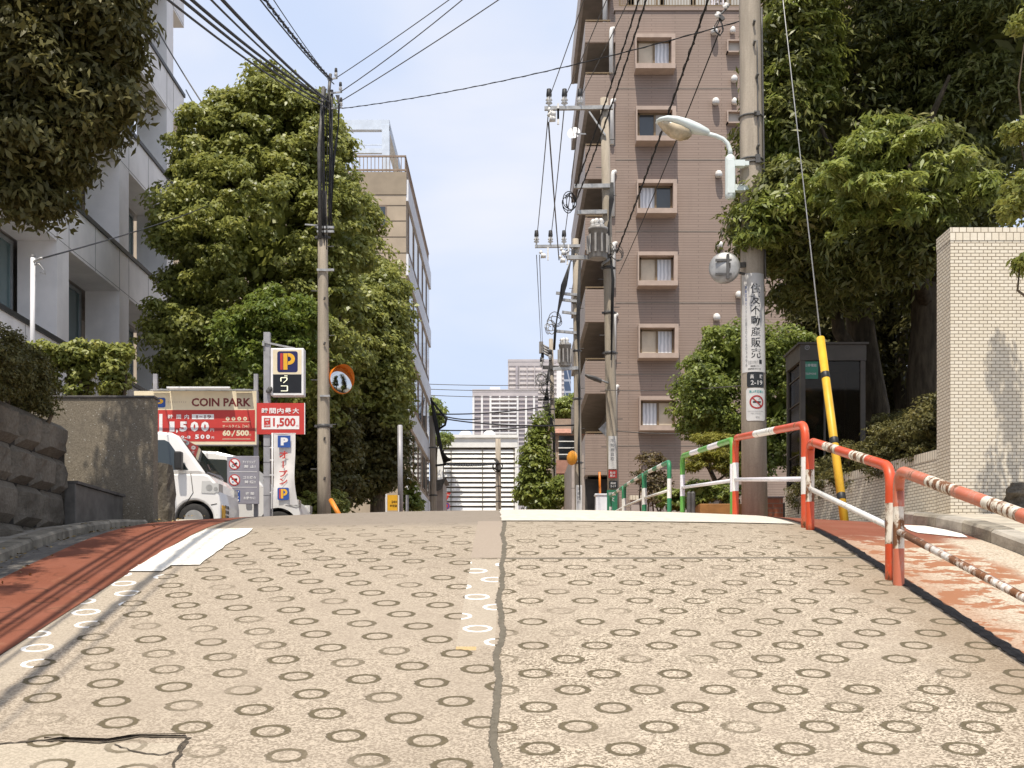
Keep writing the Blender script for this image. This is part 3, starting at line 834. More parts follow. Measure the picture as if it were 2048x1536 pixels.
# trees at the far end of the street
b9 = P(1075, 1010, 62); b9.z = G(b9.x, 62)
tree('ivy_tree', 'narrow green tree beside the louvred white building at the street end', b9, P(1078, 860, 62), .2, .06,
     [(P(1060, 930, 62), .5), (P(1095, 950, 62), .4)],
     dict(blobs=[E3(1079, 870, 62, 14, 46, .8, 2), E3(1072, 925, 62, 28, 46, 1.2, 4), E3(1070, 985, 62, 34, 44, 1.4, 5), E3(1098, 990, 61.5, 22, 36, 1.0, 2)],
          n_clump=170, per=70, clump_r=.48, leaf=(.24, .12), mat=L_PRUNED, seed=101, filler=1200, fsize=3.5, shell=(.5, 1.0)), seed=31)
bush('shrub', 'low green shrubs at the foot of the far right-hand poles', 'bush', (PX(1125, 60), 60, G(2.4, 60)),
     [E3(1125, 985, 60, 20, 28, .8), E3(1140, 975, 60, 14, 24, .7)], L_PRUNED, 103, 60, 55, .4, (.2, .1), filler=200, stems=3, droop=0)
b10 = P(868, 1010, 75); b10.z = G(b10.x, 75)
tree('street_tree', 'pale tree just past the tan building at the far left', b10, P(868, 840, 75), .2, .06,
     [(P(878, 830, 75), .7)],
     dict(blobs=[E3(870, 825, 75, 16, 30, 1.2, 2), E3(885, 880, 90, 18, 12, 1.2, 1)],
          n_clump=70, per=60, clump_r=.5, leaf=(.26, .13), mat=L_PRUNED, seed=105, filler=200, fsize=3, shell=(.4, 1.0)), seed=33)
# earth bed the grove and the hedges stand in
mat_soil = M('planting_soil', (.10, .075, .05), .95, .3, 8, .5)
mb = MB(); mb.hprism([(4.75, 13.4), (9.5, 13.4), (9.5, 30), (4.4, 30), (4.18, 17.6)], 1.0, CZ + 1.62)
tag(mb.build('planting_bed', mat_soil), kind='structure')
mb = MB(); mb.hprism([(-25, -6), (-4.29, -6), (-4.29, 10.9), (-5.0, 12.45), (-25, 12.45)], -4, CZ + 1.5)
mb.hprism([(-25, 12.452), (-4.3, 12.72), (-4.5, 14.2), (-25, 14.2)], 0, CZ + 2.03)
tag(mb.build('terrace', mat_soil), kind='structure')


# ------------------------------------------------------------------ walls on the left
def stone_material():
    m, t, b = newmat('rough_stone')
    p = pos(t)
    n = noise(t, p, 3.2, 6, .65); f = noise(t, p, 42, 4, .7); blk = noise(t, p, 1.6, 1)
    col = mixc(t, n.ss(.3, .7), (.095, .082, .064), (.20, .175, .138))
    col = mixc(t, blk.ss(.4, .62) * .5, col, (.235, .205, .16))
    col = mixc(t, f.ss(.35, .65) * .4, col, (.065, .055, .045))
    put(t, b.inputs['Base Color'], col); b.inputs['Roughness'].default_value = .95; b.inputs['Specular IOR Level'].default_value = .15
    bump(t, b, n * .7 + f * .5, .9, .03)
    return m
mat_stone = stone_material()
def aggregate_material():
    m, t, b = newmat('exposed_aggregate')
    p = pos(t)
    v = xyz(t, voro(t, p, 110, 'Color'))[0]; n = noise(t, p, 1.5, 4)
    col = mixc(t, v, (.15, .122, .085), (.265, .22, .155))
    col = mixc(t, v.gt(.988) * .8, col, (.5, .47, .4))
    col = mixc(t, n.ss(.4, .7) * .35, col, (.15, .13, .10))
    x, y, z = xyz(t, p)
    drip = noise(t, scl(t, p, (7, 7, .6)), 1.2, 4, .6).ss(.52, .75)
    col = mixc(t, drip * .35, col, (.10, .085, .065))
    put(t, b.inputs['Base Color'], col); b.inputs['Roughness'].default_value = .9
    bump(t, b, v, .4, .004)
    return m
mat_aggregate = aggregate_material()
mat_darkstone = M('polished_dark_stone', (.12, .11, .095), .55, .2, 9)
mat_coping = M('dark_coping', (.10, .09, .08), .6, .2, 9)

o = thing('stone_wall', 'rough coursed stone retaining wall along the left kerb in deep shade', 'wall', (-3.95, 9.0, G(-3.9, 9)))
mb = MB(); r = random.Random(4)
zt = CZ + 1.60
course = [.31, .30, .33, .30, .34, .3, .3, .3, .3]
zz = zt; ci = 0
while zz > CZ - .9:
    h = course[ci % len(course)]; y = 4.6 + r.uniform(-.3, 0)
    first = ci == 0
    while y < 10.95:
        w = r.uniform(.32, .62); e = min(y + w, 10.98)
        if 10.98 - e < .2: e = 10.98
        nx, nz_ = 7, 6; base = len(mb.v); dep = r.uniform(-.02, .045)
        top = zz - (0.17 * max(0, (y - 10.35) / .6) if first else 0)
        vs = []
        for j in range(nz_):
            for i in range(nx):
                a, b_ = i / (nx - 1), j / (nz_ - 1)
                pil = (min(a, 1 - a, .09) / .09) ** .5 * (min(b_, 1 - b_, .12) / .12) ** .5
                edge = i in (0, nx - 1) or j in (0, nz_ - 1)
                vs.append((-3.958 + (.062 + dep * .7) * pil + (0 if edge else r.uniform(-.012, .012)), y + a * (e - y), zz - h + b_ * (top - zz + h)))
        fs = [(j*nx+i, j*nx+i+1, (j+1)*nx+i+1, (j+1)*nx+i) for j in range(nz_-1) for i in range(nx-1)]
        mb.add(vs, fs, 0, False)
        y = e
    zz -= h; ci += 1
bk = MB(); bk.box(-4.3, -3.955, 4.2, 10.965, -2.5, zt - .04); bk.build('mortar', M('dark_mortar', (.03, .026, .021), .95, .2, 9), o)
# end face of the wall, rough as well
zz = zt - .16
while zz > CZ + .3:
    h = .3; nx, nz_ = 5, 5; vs = []
    for j in range(nz_):
        for i in range(nx):
            a, b_ = i/(nx-1), j/(nz_-1); ed = i in (0, nx-1) or j in (0, nz_-1)
            vs.append((-4.28 + a*.35, 10.98 + (0 if ed else r.uniform(0, .04)), zz - h + b_*h))
    mb.add(vs, [(j*nx+i, (j+1)*nx+i, (j+1)*nx+i+1, j*nx+i+1) for j in range(nz_-1) for i in range(nx-1)])
    zz -= h
mb.build('masonry', mat_stone, o)

o = thing('low_wall', 'low dark stone plinth wall between the rough stone wall and the concrete wall', 'wall', (-3.9, 11.6, G(-3.9, 11.6)))
mb = MB(); mb.box(-4.1, -3.84, 11.0, 12.34, -.5 + CZ, CZ + 1.09); mb.build('body', mat_darkstone, o, .008)
mb = MB(); mb.box(-4.1, -3.82, 11.0, 12.36, CZ + 1.09, CZ + 1.115); mb.build('coping', mat_coping, o)

o = thing('concrete_wall', 'brown exposed-aggregate concrete wall facing the road beside the parking entrance', 'wall', (-4.4, 12.56, G(-3.8, 12.5)))
mb = MB(); mb.box(-5.8, -3.572, 12.46, 12.62, CZ - .2, CZ + 2.09); mb.build('body', mat_aggregate, o, .01)
mb = MB(); mb.box(-5.8, -3.56, 12.445, 12.64, CZ + 2.09, CZ + 2.112); mb.build('coping', mat_coping, o, .004)

# rough gatepost stone
def rock(name, label, cat, c, sx, sy, sz, seed, mat, parent=None, amp=.08):
    rr = np.random.default_rng(seed); n, k = 14, 10
    V = []; Q = []
    for j in range(k + 1):
        for i in range(n):
            a = 2*math.pi*i/n; q = j/k
            ca, sa = math.cos(a), math.sin(a); s = 1 / max(abs(ca), abs(sa))
            s = 1 + (s - 1) * .75
            tp = (1 - .18*max(0, q-.75)/.25) if j < k else .8
            V.append((c[0] + ca*s*sx*tp*(1+rr.normal(0, amp)), c[1] + sa*s*sy*tp*(1+rr.normal(0, amp)), c[2] + q*sz + rr.normal(0, amp*.12)))
    for j in range(k):
        for i in range(n): Q.append((j*n+i, j*n+(i+1) % n, (j+1)*n+(i+1) % n, (j+1)*n+i))
    mb = MB(); mb.add(V, Q); mb.add(V[-n:], [tuple(range(n))])
    ob = mb.build(name, mat, parent)
    if label: tag(ob, label, cat)
    return ob
yb = 13.6
rock('gatepost_stone', 'rough upright stone block beside the concrete wall at the parking entrance', 'stone block', (PX(328, yb), yb, CZ + .55), .11, .15, (PZ(930, yb) - CZ) - .55, 6, mat_stone)
rock('boulder', 'grey boulder at the foot of the brick pillar, right edge', 'boulder', (PX(2060, 12.4), 12.4, G(4.8, 12.4)), .24, .2, .40, 9, mat_stone, amp=.12)

# ------------------------------------------------------------------ brick pillar and low brick wall on the right
def brick_material(name, c1, c2, mortar, bw, bh, gap, axis='x', rough=.6, warp=True):
    m, t, b = newmat(name)
    p = pos(t); x, y, z = xyz(t, p)
    n = t.nodes.new('ShaderNodeTexBrick')
    ln = (x + y * 1.0) if axis == 'xy' else (x if axis == 'x' else y)
    t.links.new(comb(t, ln, z, 0.0).k, n.inputs['Vector'])
    n.inputs['Scale'].default_value = 1; n.inputs['Brick Width'].default_value = bw; n.inputs['Row Height'].default_value = bh
    n.inputs['Mortar Size'].default_value = gap; n.inputs['Mortar Smooth'].default_value = .1; n.inputs['Bias'].default_value = -.2
    put(t, n.inputs['Color1'], c1); put(t, n.inputs['Color2'], c2); put(t, n.inputs['Mortar'], mortar)
    col = E(t, n.outputs[0])
    st = noise(t, scl(t, p, (3, 3, .5)), 1.1, 5, .6).ss(.5, .8)
    col = mixc(t, st * .25, col, tuple(v * .5 for v in c1))
    col = mixc(t, noise(t, p, 25, 3).ss(.4, .7) * .15, col, tuple(v * .6 for v in c1))
    put(t, b.inputs['Base Color'], col); b.inputs['Roughness'].default_value = rough; b.inputs['Specular IOR Level'].default_value = .25
    big = noise(t, p, .22, 4, .6)
    col = mixc(t, big.ss(.35, .68) * .22, col, tuple(v * .62 for v in c1))
    put(t, b.inputs['Base Color'], col)
    bump(t, b, E(t, n.outputs[1]) * -1.0, .5, .004)
    return m
CR1, CR2, MOR = (.74, .665, .53), (.80, .735, .61), (.215, .165, .11)
mat_brick = brick_material('cream_brick', CR1, CR2, MOR, .086, .035, .0042)
mat_bricks = brick_material('cream_brick_side', CR1, CR2, MOR, .086, .035, .0042, 'y')
mat_sold = brick_material('cream_soldier_brick', CR1, CR2, MOR, .075, .5, .004)
mat_solds = brick_material('cream_soldier_brick_side', CR1, CR2, MOR, .045, .5, .004, 'xy')

o = thing('brick_pillar', 'tall cream brick wall end with a soldier-course top, right edge', 'brick wall', (5.8, 13.15, G(5, 13)))
X0 = PX(1901, 13)
mb = MB()
zt = PZ(481, 13); zp = PZ(455, 13)
def sided(mb, x0, x1, y0, y1, z0, z1):
    v = [(x0,y0,z0),(x1,y0,z0),(x1,y1,z0),(x0,y1,z0),(x0,y0,z1),(x1,y0,z1),(x1,y1,z1),(x0,y1,z1)]
    mb.add(v, [(0,1,5,4),(2,3,7,6),(4,5,6,7)], 0); mb.add(v, [(3,0,4,7),(1,2,6,5)], 1)
sided(mb, X0, 8.5, 13, 13.42, .3, zt); mb.build('brickwork', [mat_brick, mat_bricks], o)
mb = MB(); sided(mb, X0 - .004, 8.5, 12.995, 13.425, zt + .001, zp); mb.build('coping', [mat_sold, mat_bricks], o)

o = thing('low_brick_wall', 'low cream brick garden wall running back from the pillar below dark shrubs', 'brick wall', (4.3, 15.2, G(4.2, 15)))
A = Vector((X0 + .02, 13.43, 0)); B = Vector((PX(1570, 17.9), 17.9, 0)); n_ = Vector((B.y - A.y, -(B.x - A.x), 0)).normalized() * .2
zlow = CZ + 1.60; ztop = CZ + 1.70
for nm, z0, z1, mt, e in (('brickwork', .8, zlow, mat_bricks, 0), ('coping', zlow + .001, ztop, mat_solds, .004)):
    mb = MB(); d = (A - B).normalized() * e; q = n_.normalized() * e
    mb.hprism([tuple((p)[:2]) for p in (B - d - q, A - q, A + n_ + q, B + n_ - d + q)], z0, z1); mb.build(nm, mt, o)

# ------------------------------------------------------------------ white office building, left
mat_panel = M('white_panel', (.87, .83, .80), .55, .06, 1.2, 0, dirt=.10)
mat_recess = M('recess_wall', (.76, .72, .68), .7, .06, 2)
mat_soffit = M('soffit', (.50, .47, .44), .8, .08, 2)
mat_gap_p = M('spandrel_joint', (.30, .28, .26), .8, .1, 4)  # grey of the thin panel joint lines
mat_band = M('ledge_shadow_band', (.05, .05, .05), .45, .1, 5)  # one dark strip paints the ledge together with its shadow gap
mat_alu = M('aluminium', (.42, .44, .44), .4, .1, 6, metal=.6)
def glass_mat(name, c, rough=.08):
    m, t, b = newmat(name)
    p = pos(t); n = noise(t, p, .7, 2)
    put(t, b.inputs['Base Color'], mixc(t, n, tuple(x * .7 for x in c), c)); b.inputs['Roughness'].default_value = rough
    b.inputs['Specular IOR Level'].default_value = .8
    return m
mat_gl = glass_mat('green_glass', (.10, .16, .16)); mat_gd = glass_mat('dark_glass', (.05, .06, .065)); mat_gw = glass_mat('frosted_glass', (.52, .48, .41), .5)
XF = -10.3
o = thing('office_building', 'white panelled office building with deep recessed windows on the left', 'building', (-14, 28, G(-14, 28)))
mb = MB()
sills = [2.65, 6.0, 9.4, 12.8, 16.0, 19.3]
sp = [(2.65 - 1.1 - 1, 2.65)] + [(s - 1.1, s) for s in sills[1:]]
cols_ = [(19.4, 20.15), (23.85, 24.6), (28.3, 29.06), (32.8, 33.6), (37.3, 38.02)]
for k, (a, b_) in enumerate(sp):
    mb.box(XF - .9, XF, 15, 39.25, CZ + a, CZ + b_, 0)
for a, b_ in cols_:
    z = CZ + .3
    for s0, s1 in sp:
        if CZ + s0 > z: mb.box(XF - .9, XF - .003, a, b_, z, CZ + s0, 0)
        z = CZ + s1
    mb.box(XF - .9, XF - .003, a, b_, z, CZ + 24, 0)
mb.box(XF - .9, XF, 15, 39.25, CZ + 20.5, CZ + 26, 0)
mb.build('facade', mat_panel, o)
mb = MB()
for k, (a, b_) in enumerate(sp):
    for yy in [q for c in cols_ for q in c] + [22.0, 26.45, 30.9, 35.4]: mb.box(XF + .0005, XF + .004, yy - .012, yy + .012, CZ + a + .01, CZ + b_ - .01)
    mb.box(XF + .0005, XF + .004, 15, 39.2, CZ + a + .06, CZ + a + .075)
mb.build('joint', mat_gap_p, o)
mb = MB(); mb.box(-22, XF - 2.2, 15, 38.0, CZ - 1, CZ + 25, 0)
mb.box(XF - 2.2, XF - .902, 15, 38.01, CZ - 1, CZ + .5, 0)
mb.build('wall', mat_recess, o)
mb = MB()
for s in sills: mb.box(XF - .02, XF + .045, 15, 39.27, CZ + s + .002, CZ + s + .11)
mb.build('sill_band', mat_band, o)
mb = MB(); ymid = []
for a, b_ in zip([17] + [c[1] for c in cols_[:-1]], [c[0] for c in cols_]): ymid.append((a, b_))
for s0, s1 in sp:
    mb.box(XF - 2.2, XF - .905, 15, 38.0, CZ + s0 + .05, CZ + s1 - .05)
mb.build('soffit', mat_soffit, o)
for li, (s, nx_) in enumerate(zip(sills, [q[0] for q in sp[1:]] + [20.5])):
    for a, b_ in ymid:
        mb = MB(); z0 = CZ + s; z1 = CZ + nx_; xw = XF - .98
        mb.box(xw - .06, xw, a + .02, b_ - .02, z0 + .02, z0 + .14); mb.box(xw - .06, xw, a + .02, b_ - .02, z1 - .12, z1 - .02)
        for yy in (a + .02, a + (b_ - a) * .5 - .04, b_ - .12): mb.box(xw - .06, xw, yy, yy + .08, z0 + .14, z1 - .12)
        w = mb.build('window', mat_alu, o)
        mb = MB(); mb.box(xw - .05, xw - .035, a + .03, b_ - .03, z0 + .1, z1 - .1); mb.build('pane', mat_gl, w)
mb = MB(); mb.box(XF - .5, XF - .02, 38.02, 39.24, CZ + 19.35, CZ + 20.5); mb.build('corner_panel', mat_soffit, o)

# ------------------------------------------------------------------ tan office building behind the camphor trees
mat_tan = M('tan_panel', (.46, .37, .27), .75, .07, 1.5, dirt=.12); mat_tand = M('tan_parapet', (.33, .265, .19), .75, .08, 1.5)
mat_white = M('white_band', (.80, .80, .82), .5, .05, 2); mat_gap = M('panel_joint', (.14, .11, .08), .8, .1, 4)
mat_steel = M('pale_blue_steel', (.62, .68, .76), .45, .06, 3); mat_rust = M('brown_rail', (.30, .22, .16), .5, .15, 5)
o = thing('tan_building', 'tan panelled office block with white bands and a rooftop steel frame', 'building', (-9, 60, G(-9, 60)))
YA, YB = 53.0, 67.8; XA = PX(812, YA)
zr_ = PZ(349, YA)
mb = MB(); mb.box(-24, XA, YA, YB, 2, zr_ - .85); mb.build('wall', mat_tan, o)
mb = MB(); mb.box(-24, XA + .02, YA - .03, YB, zr_ - .849, zr_ + .1); mb.build('parapet', mat_tand, o)
mb = MB()
for v in (412, 443, 475, 507, 540, 572, 604, 640, 680): mb.box(-12, XA + .004, YA - .006, YA - .001, PZ(v, YA), PZ(v, YA) + .045)
mb.build('joint', mat_gap, o)
for z in (18.0, 14.85, 11.75, 8.6, 5.5):
    mb = MB(); mb.box(XA + .001, XA + .10, YA + .02, YB + .05, CZ + z - .75, CZ + z + .15); mb.build('band', mat_white, o)
for z in (14.95, 11.85, 8.7, 5.6):
    for k in range(5):
        y0 = YA + 1.0 + k * 2.8
        mb = MB(); mb.box(XA + .002, XA + .04, y0, y0 + 1.9, CZ + z + .35, CZ + z + 2.1); w = mb.build('window', mat_rust, o)
        mb = MB(); mb.box(XA + .041, XA + .05, y0 + .1, y0 + 1.8, CZ + z + .42, CZ + z + 2.02); mb.build('pane', mat_gd, w)
mb = MB(); mb.box(PX(753, YA), PX(773, YA), YA - .05, YA - .01, PZ(452, YA), PZ(412, YA)); w = mb.build('window', mat_rust, o)
mb = MB(); mb.box(PX(755, YA), PX(771, YA), YA - .06, YA - .051, PZ(450, YA), PZ(414, YA)); mb.build('pane', mat_gd, w)
mb = MB(); zt = PZ(311, YA); zb = zr_ + .1
for z in (zt, zb + .12): mb.bar((-14, YA + .1, z), (XA, YA + .1, z), .07, .07); mb.bar((XA - .04, YA + .1, z), (XA - .04, YB, z), .07, .07)
x = XA - .05
while x > -9: mb.bar((x, YA + .1, zb), (x, YA + .1, zt), .03, .03); x -= .16
y = YA + .3
while y < YB: mb.bar((XA - .04, y, zb), (XA - .04, y, zt), .03, .03); y += .3
mb.build('roof_railing', mat_rust, o)
mb = MB(); Yf = YA + 1.2; zf = PZ(252, Yf); xf = PX(772, Yf)
mb.bar((xf, Yf, zb - .2), (xf, Yf, zf), .32, .32); mb.bar((-16, Yf, zf), (xf + .16, Yf, zf), .3, .42); mb.bar((-16, Yf, zf - 1.1), (xf, Yf, zf - 1.1), .18, .2)
mb.bar((xf, Yf + .1, zf), (xf, YB - 1, zf), .3, .42); mb.bar((xf, YB - 1, zb - .2), (xf, YB - 1, zf), .32, .32)
mb.bar((-16, YB - 1, zf), (xf, YB - 1, zf), .3, .4); mb.bar((xf, Yf, zb + 1.6), (-16, Yf, zb + 1.6), .05, .05)
mb.build('roof_frame', mat_steel, o)

# ------------------------------------------------------------------ brown tiled apartment block, right
mat_tile = brick_material('brown_tile', (.315, .235, .19), (.345, .26, .21), (.22, .165, .13), 1.9, .105, .012)
mat_tiley = brick_material('brown_tile_side', (.315, .235, .19), (.345, .26, .21), (.22, .165, .13), 1.9, .105, .012, 'y')
mat_frame = M('pinkish_surround', (.44, .335, .27), .7, .06, 3, dirt=.15); mat_bronze = M('bronze_frame', (.20, .14, .075), .4, .1, 4)
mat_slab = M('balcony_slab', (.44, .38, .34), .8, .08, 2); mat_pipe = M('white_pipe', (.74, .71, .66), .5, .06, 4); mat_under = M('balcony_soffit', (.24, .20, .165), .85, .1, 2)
mat_shoji = M('paper_blind', (.60, .52, .40), .8, .05, 3)
def curtain_mat():
    m, t, b = newmat('net_curtain'); p = pos(t); x, y, z = xyz(t, p)
    w = mth(t, 'SINE', x * 42 + noise(t, p, 2, 2) * 5)
    put(t, b.inputs['Base Color'], mixc(t, w * .5 + .5, (.50, .52, .55), (.82, .84, .86))); b.inputs['Roughness'].default_value = .8
    return m
mat_curtain = curtain_mat()
YR = 51.0; XR = 4.22; ZG = CZ + 2.0
o = thing('apartment_block', 'brown tiled apartment block with bay windows and stacked balconies', 'building', (9, 55, ZG))
zroof = PZ(22, YR); FH = 143 / 2500 * YR
mb = MB()
v0 = (XR, 16, YR, 64)
mb.add([(XR,YR,0),(16,YR,0),(16,64,0),(XR,64,0),(XR,YR,zroof),(16,YR,zroof),(16,64,zroof),(XR,64,zroof)], [(0,1,5,4),(2,3,7,6),(1,2,6,5)], 0)
mb.build('wall', mat_tile, o)
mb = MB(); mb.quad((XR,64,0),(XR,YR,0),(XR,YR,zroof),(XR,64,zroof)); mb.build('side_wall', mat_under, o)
mb = MB(); mb.box(XR - .06, 16.05, YR - .06, YR + .3, zroof, zroof + .16); mb.build('roof_coping', mat_tile, o)
mb = MB()
for k in range(7):
    z = PZ(150 + 12 + k * 143, YR) + 2.0
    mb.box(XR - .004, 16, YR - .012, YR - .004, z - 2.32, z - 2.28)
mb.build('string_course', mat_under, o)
for k in range(6):                       # bay windows
    vt, vb = 80 + k * 143 + (2 if k > 1 else 0), 150 + k * 143
    x0, x1 = PX(1268 + 1.6 * k, YR), PX(1347 + 1.6 * k, YR); z0, z1 = PZ(vb, YR), PZ(vt, YR); d = .58; f = .15
    mb = MB()
    mb.box(x0, x1, YR - d, YR - .002, z1 - f, z1); mb.box(x0, x1, YR - d - .08, YR - .002, z0, z0 + .20)
    mb.box(x1 - f, x1, YR - d, YR - .002, z0 + .201, z1 - f - .001); mb.box(x0, x0 + .05, YR - d, YR - .002, z0 + .201, z1 - f - .001)
    b_ = mb.build('bay_window', mat_frame, o)
    mb = MB(); xa, xb, za, zb = x0 + .12, x1 - f - .01, z0 + .202, z1 - f - .002; yw = YR - .17
    xm = (xa + xb) / 2
    mb.box(xa - .06, xa + .05, yw - .05, yw, za, zb); mb.box(xb - .06, xb, yw - .05, yw, za, zb); mb.box(xa, xb, yw - .05, yw, zb - .07, zb); mb.box(xa, xb, yw - .05, yw, za, za + .07); mb.box(xm - .04, xm + .04, yw - .06, yw, za, zb)
    mb.build('frame', mat_bronze, b_)
    pat = [(mat_shoji, mat_curtain), (mat_gd, mat_tile), (mat_curtain, mat_gd), (mat_shoji, mat_curtain), (mat_shoji, mat_curtain), (mat_curtain, mat_shoji)][k]
    for q, (p0, p1) in enumerate(((xa + .05, xm - .04), (xm + .04, xb - .06))):
        mb = MB(); mb.rect(p0, p1, za + .07, zb - .07, yw - .01); mb.build('pane', pat[q] if pat[q] is not mat_tile else mat_gw, b_)
def vent(u, v, s=1.0):
    x, z = PX(u, YR), PZ(v, YR)
    mb = MB()
    mb.tube([(x, YR, z - .12), (x, YR - .14, z - .10), (x, YR - .24, z - .16), (x, YR - .24, z - .26)], [.10*s, .12*s, .12*s, .11*s], 10)
    mb.lathe((x, YR - .24, z - .20), [(.001, .20), (.06*s, .185), (.105*s, .12), (.115*s, .03), (.10*s, 0)], 12)
    mb.build('vent_hood', mat_pipe, o)
for u, v, s in ((1427, 60, 1.2), (1464, 58, .9), (1467, 155, 1.1), (1430, 200, 1.2), (1467, 200, .9), (1438, 486, 1.2), (1476, 585, 1.1), (1432, 630, 1.2), (1474, 445, 1.0), (1436, 345, 1.2)): vent(u, v, s)
for v in (85, 226):
    x0, x1, z0, z1 = PX(1452, YR), PX(1482, YR), PZ(v + 25, YR), PZ(v, YR)
    mb = MB(); mb.box(x0, x1, YR - .28, YR - .002, z1 - .05, z1); mb.box(x0, x0 + .05, YR - .28, YR - .002, z0, z1 - .051); mb.box(x0, x1, YR - .28, YR - .002, z0, z0 + .05); mb.box(x1 - .05, x1, YR - .28, YR - .002, z0 + .051, z1 - .051)
    w = mb.build('small_window', mat_frame, o)
    mb = MB(); mb.rect(x0 + .05, x1 - .05, z0 + .05, z1 - .05, YR - .06); mb.build('pane', mat_gw, w)
xb0 = 2.98
for k in range(-2, 6):                    # balconies on the street side
    zt = PZ(150 + k * 143 + (k > 4) * 4, YR); zb = PZ(215 + k * 143, YR)
    if k == 5: zb = PZ(950, YR)
    if k == -1: zt = PZ(45, YR); zb = PZ(85, YR)
    if k == -2: zt = PZ(-135, YR); zb = PZ(-78, YR)
    mb = MB()
    mb.add([(xb0,YR-.02,zb),(XR-.002,YR-.02,zb),(XR-.002,YR+.14,zb),(xb0,YR+.14,zb),(xb0,YR-.02,zt),(XR-.002,YR-.02,zt),(XR-.002,YR+.14,zt),(xb0,YR+.14,zt)],
           [(3,2,1,0),(4,5,6,7),(0,1,5,4),(2,3,7,6)], 0)
    mb.add([(xb0,YR-.02,zb),(xb0,YR+.14,zb),(xb0,YR-.02,zt),(xb0,YR+.14,zt)], [(1,0,2,3)], 1)
    b_ = mb.build('balcony', [mat_tile, mat_slab], o)
    mb = MB(); mb.box(xb0, xb0 + .15, YR + .141, 63, zb, zt); mb.build('parapet', mat_slab, b_)
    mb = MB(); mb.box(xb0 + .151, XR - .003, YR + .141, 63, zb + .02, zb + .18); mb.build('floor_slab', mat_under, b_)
    mb = MB(); mb.bar((xb0 + .02, YR + .06, zt + .10), (XR - .2, YR + .06, zt + .10), .08, .05); mb.bar((xb0 + .05, YR + .06, zt), (xb0 + .05, YR + .06, zt + .1), .05, .05)
    mb.bar((XR - .3, YR + .06, zt), (XR - .3, YR + .06, zt + .1), .05, .05); mb.build('handrail', mat_bronze, b_)
mb = MB(); zt = PZ(-40, YR); mb.box(XR, XR + 6, YR + 2.2, 62, zroof, zt + 6); mb.build('upper_wall', mat_tile, o)
for k in range(6):
    zt = PZ(50 + 10 + k * 143, YR); zb = PZ(150 + k * 143, YR) + .04; x = PX(1222 + k * 1.6, YR)
    mb = MB(); mb.tube([(x + .12, YR - .02, zt + .05), (x + .02, YR - .1, zt), (x, YR - .1, zt - .1), (x, YR - .1, zb)], .085, 8); mb.build('drainpipe', mat_pipe, o)
mb = MB(); x = PX(1212, YR); mb.tube([(x, YR + .5, zroof - .8), (x, YR + .5, zroof + 3)], .1, 8); mb.build('drainpipe', mat_pipe, o)
# set-back top storey with terrace rail and washing
mb = MB(); mb.box(PX(1255, 53), 16, 53.2, 63, zroof + .01, zroof + 3.2); mb.build('top_storey', mat_tile, o)
mb = MB(); z0 = zroof + .161
for x in np.arange(PX(1245, YR), 15, .12): mb.bar((x, YR + .1, z0 + .1), (x, YR + .1, z0 + .95), .025, .025)
for z in (z0 + .1, z0 + .95): mb.bar((PX(1240, YR), YR + .1, z), (15, YR + .1, z), .05, .05)
for x in np.arange(PX(1240, YR), 15, 1.5): mb.bar((x, YR + .1, z0), (x, YR + .1, z0 + 1), .07, .07)
mb.build('terrace_railing', mat_bronze, o)
for k in range(4):
    mb = MB(); x = PX(1268 + k * 62, 53); mb.box(x, x + 1.1, 53.1, 53.15, zroof + .1, zroof + 2.3); mb.build('terrace_window', mat_gw, o)
mat_cloth = M('patterned_cloth', (.55, .50, .62), .9, .9, 7)
mb = MB(); mb.box(PX(1425, YR), PX(1452, YR), YR + .5, YR + .56, zroof + .2, zroof + 1.4); tag(mb.build('washing', mat_cloth), 'patterned washing hung on the roof terrace of the brown block', 'laundry')
# ground floor entrance on the street corner
mat_dark = M('dark_opening', (.05, .043, .036), .8, .2, 3)
mb = MB(); mb.box(PX(1172, YR), XR - .01, YR + .6, YR + .62, 0, PZ(955, YR)); mb.build('entrance', mat_dark, o)
mb = MB(); mb.box(xb0 - .5, xb0 + .15, YR + .8, YR + 9, 0, PZ(905, YR)); mb.build('entrance_wall', mat_slab, o)

# ------------------------------------------------------------------ far buildings
mat_far = M('hazed_concrete_far', (.64, .58, .55), .8, .06, .3); mat_farw = M('white_concrete_far', (.80, .77, .74), .8, .04, .3); mat_fard = M('hazed_glass_far', (.42, .375, .38), .4, .1, .4); mat_fars = M('grey_band_far', (.50, .45, .44), .7, .06, .3)  # tower colours lightened to carry the distance haze
def tower(name, label, u0, u1, vtop, Y, dep, colsp, rowpx, style):
    o = thing(name, label, 'tower', (PX((u0+u1)/2, Y), Y + dep/2, CZ + 2.3))
    x0, x1, zt = PX(u0, Y), PX(u1, Y), PZ(vtop, Y); s = Y / 2500
    mb = MB(); mb.box(x0, x1, Y, Y + dep, 0, zt); mb.build('wall', mat_fard if style else mat_far, o)
    mb = MB(); mb.box(x0 - .3*s, x1 + .3*s, Y - 2*s, Y + dep, zt, zt + 5*s); mb.box(x0, x1, Y - 1.5*s, Y - .01, zt - 8*s, zt - .01); mb.build('roof', mat_fars, o)
    sl = MB(); v = vtop + 14
    while v < 1000:
        sl.box(x0, x1, Y - 2.2*s, Y - .01, PZ(v + rowpx*.38, Y), PZ(v, Y)); v += rowpx
    sl.build('floor_slab', mat_fars if style else mat_far, o)
    pl = MB()
    for u, w, mi in colsp: pl.box(PX(u, Y), PX(u + w, Y), Y - 4.2*s, Y - .02, 0, zt - 9*s, mi)
    pl.build('pier', [mat_farw, mat_fard, mat_fars], o)
    return o
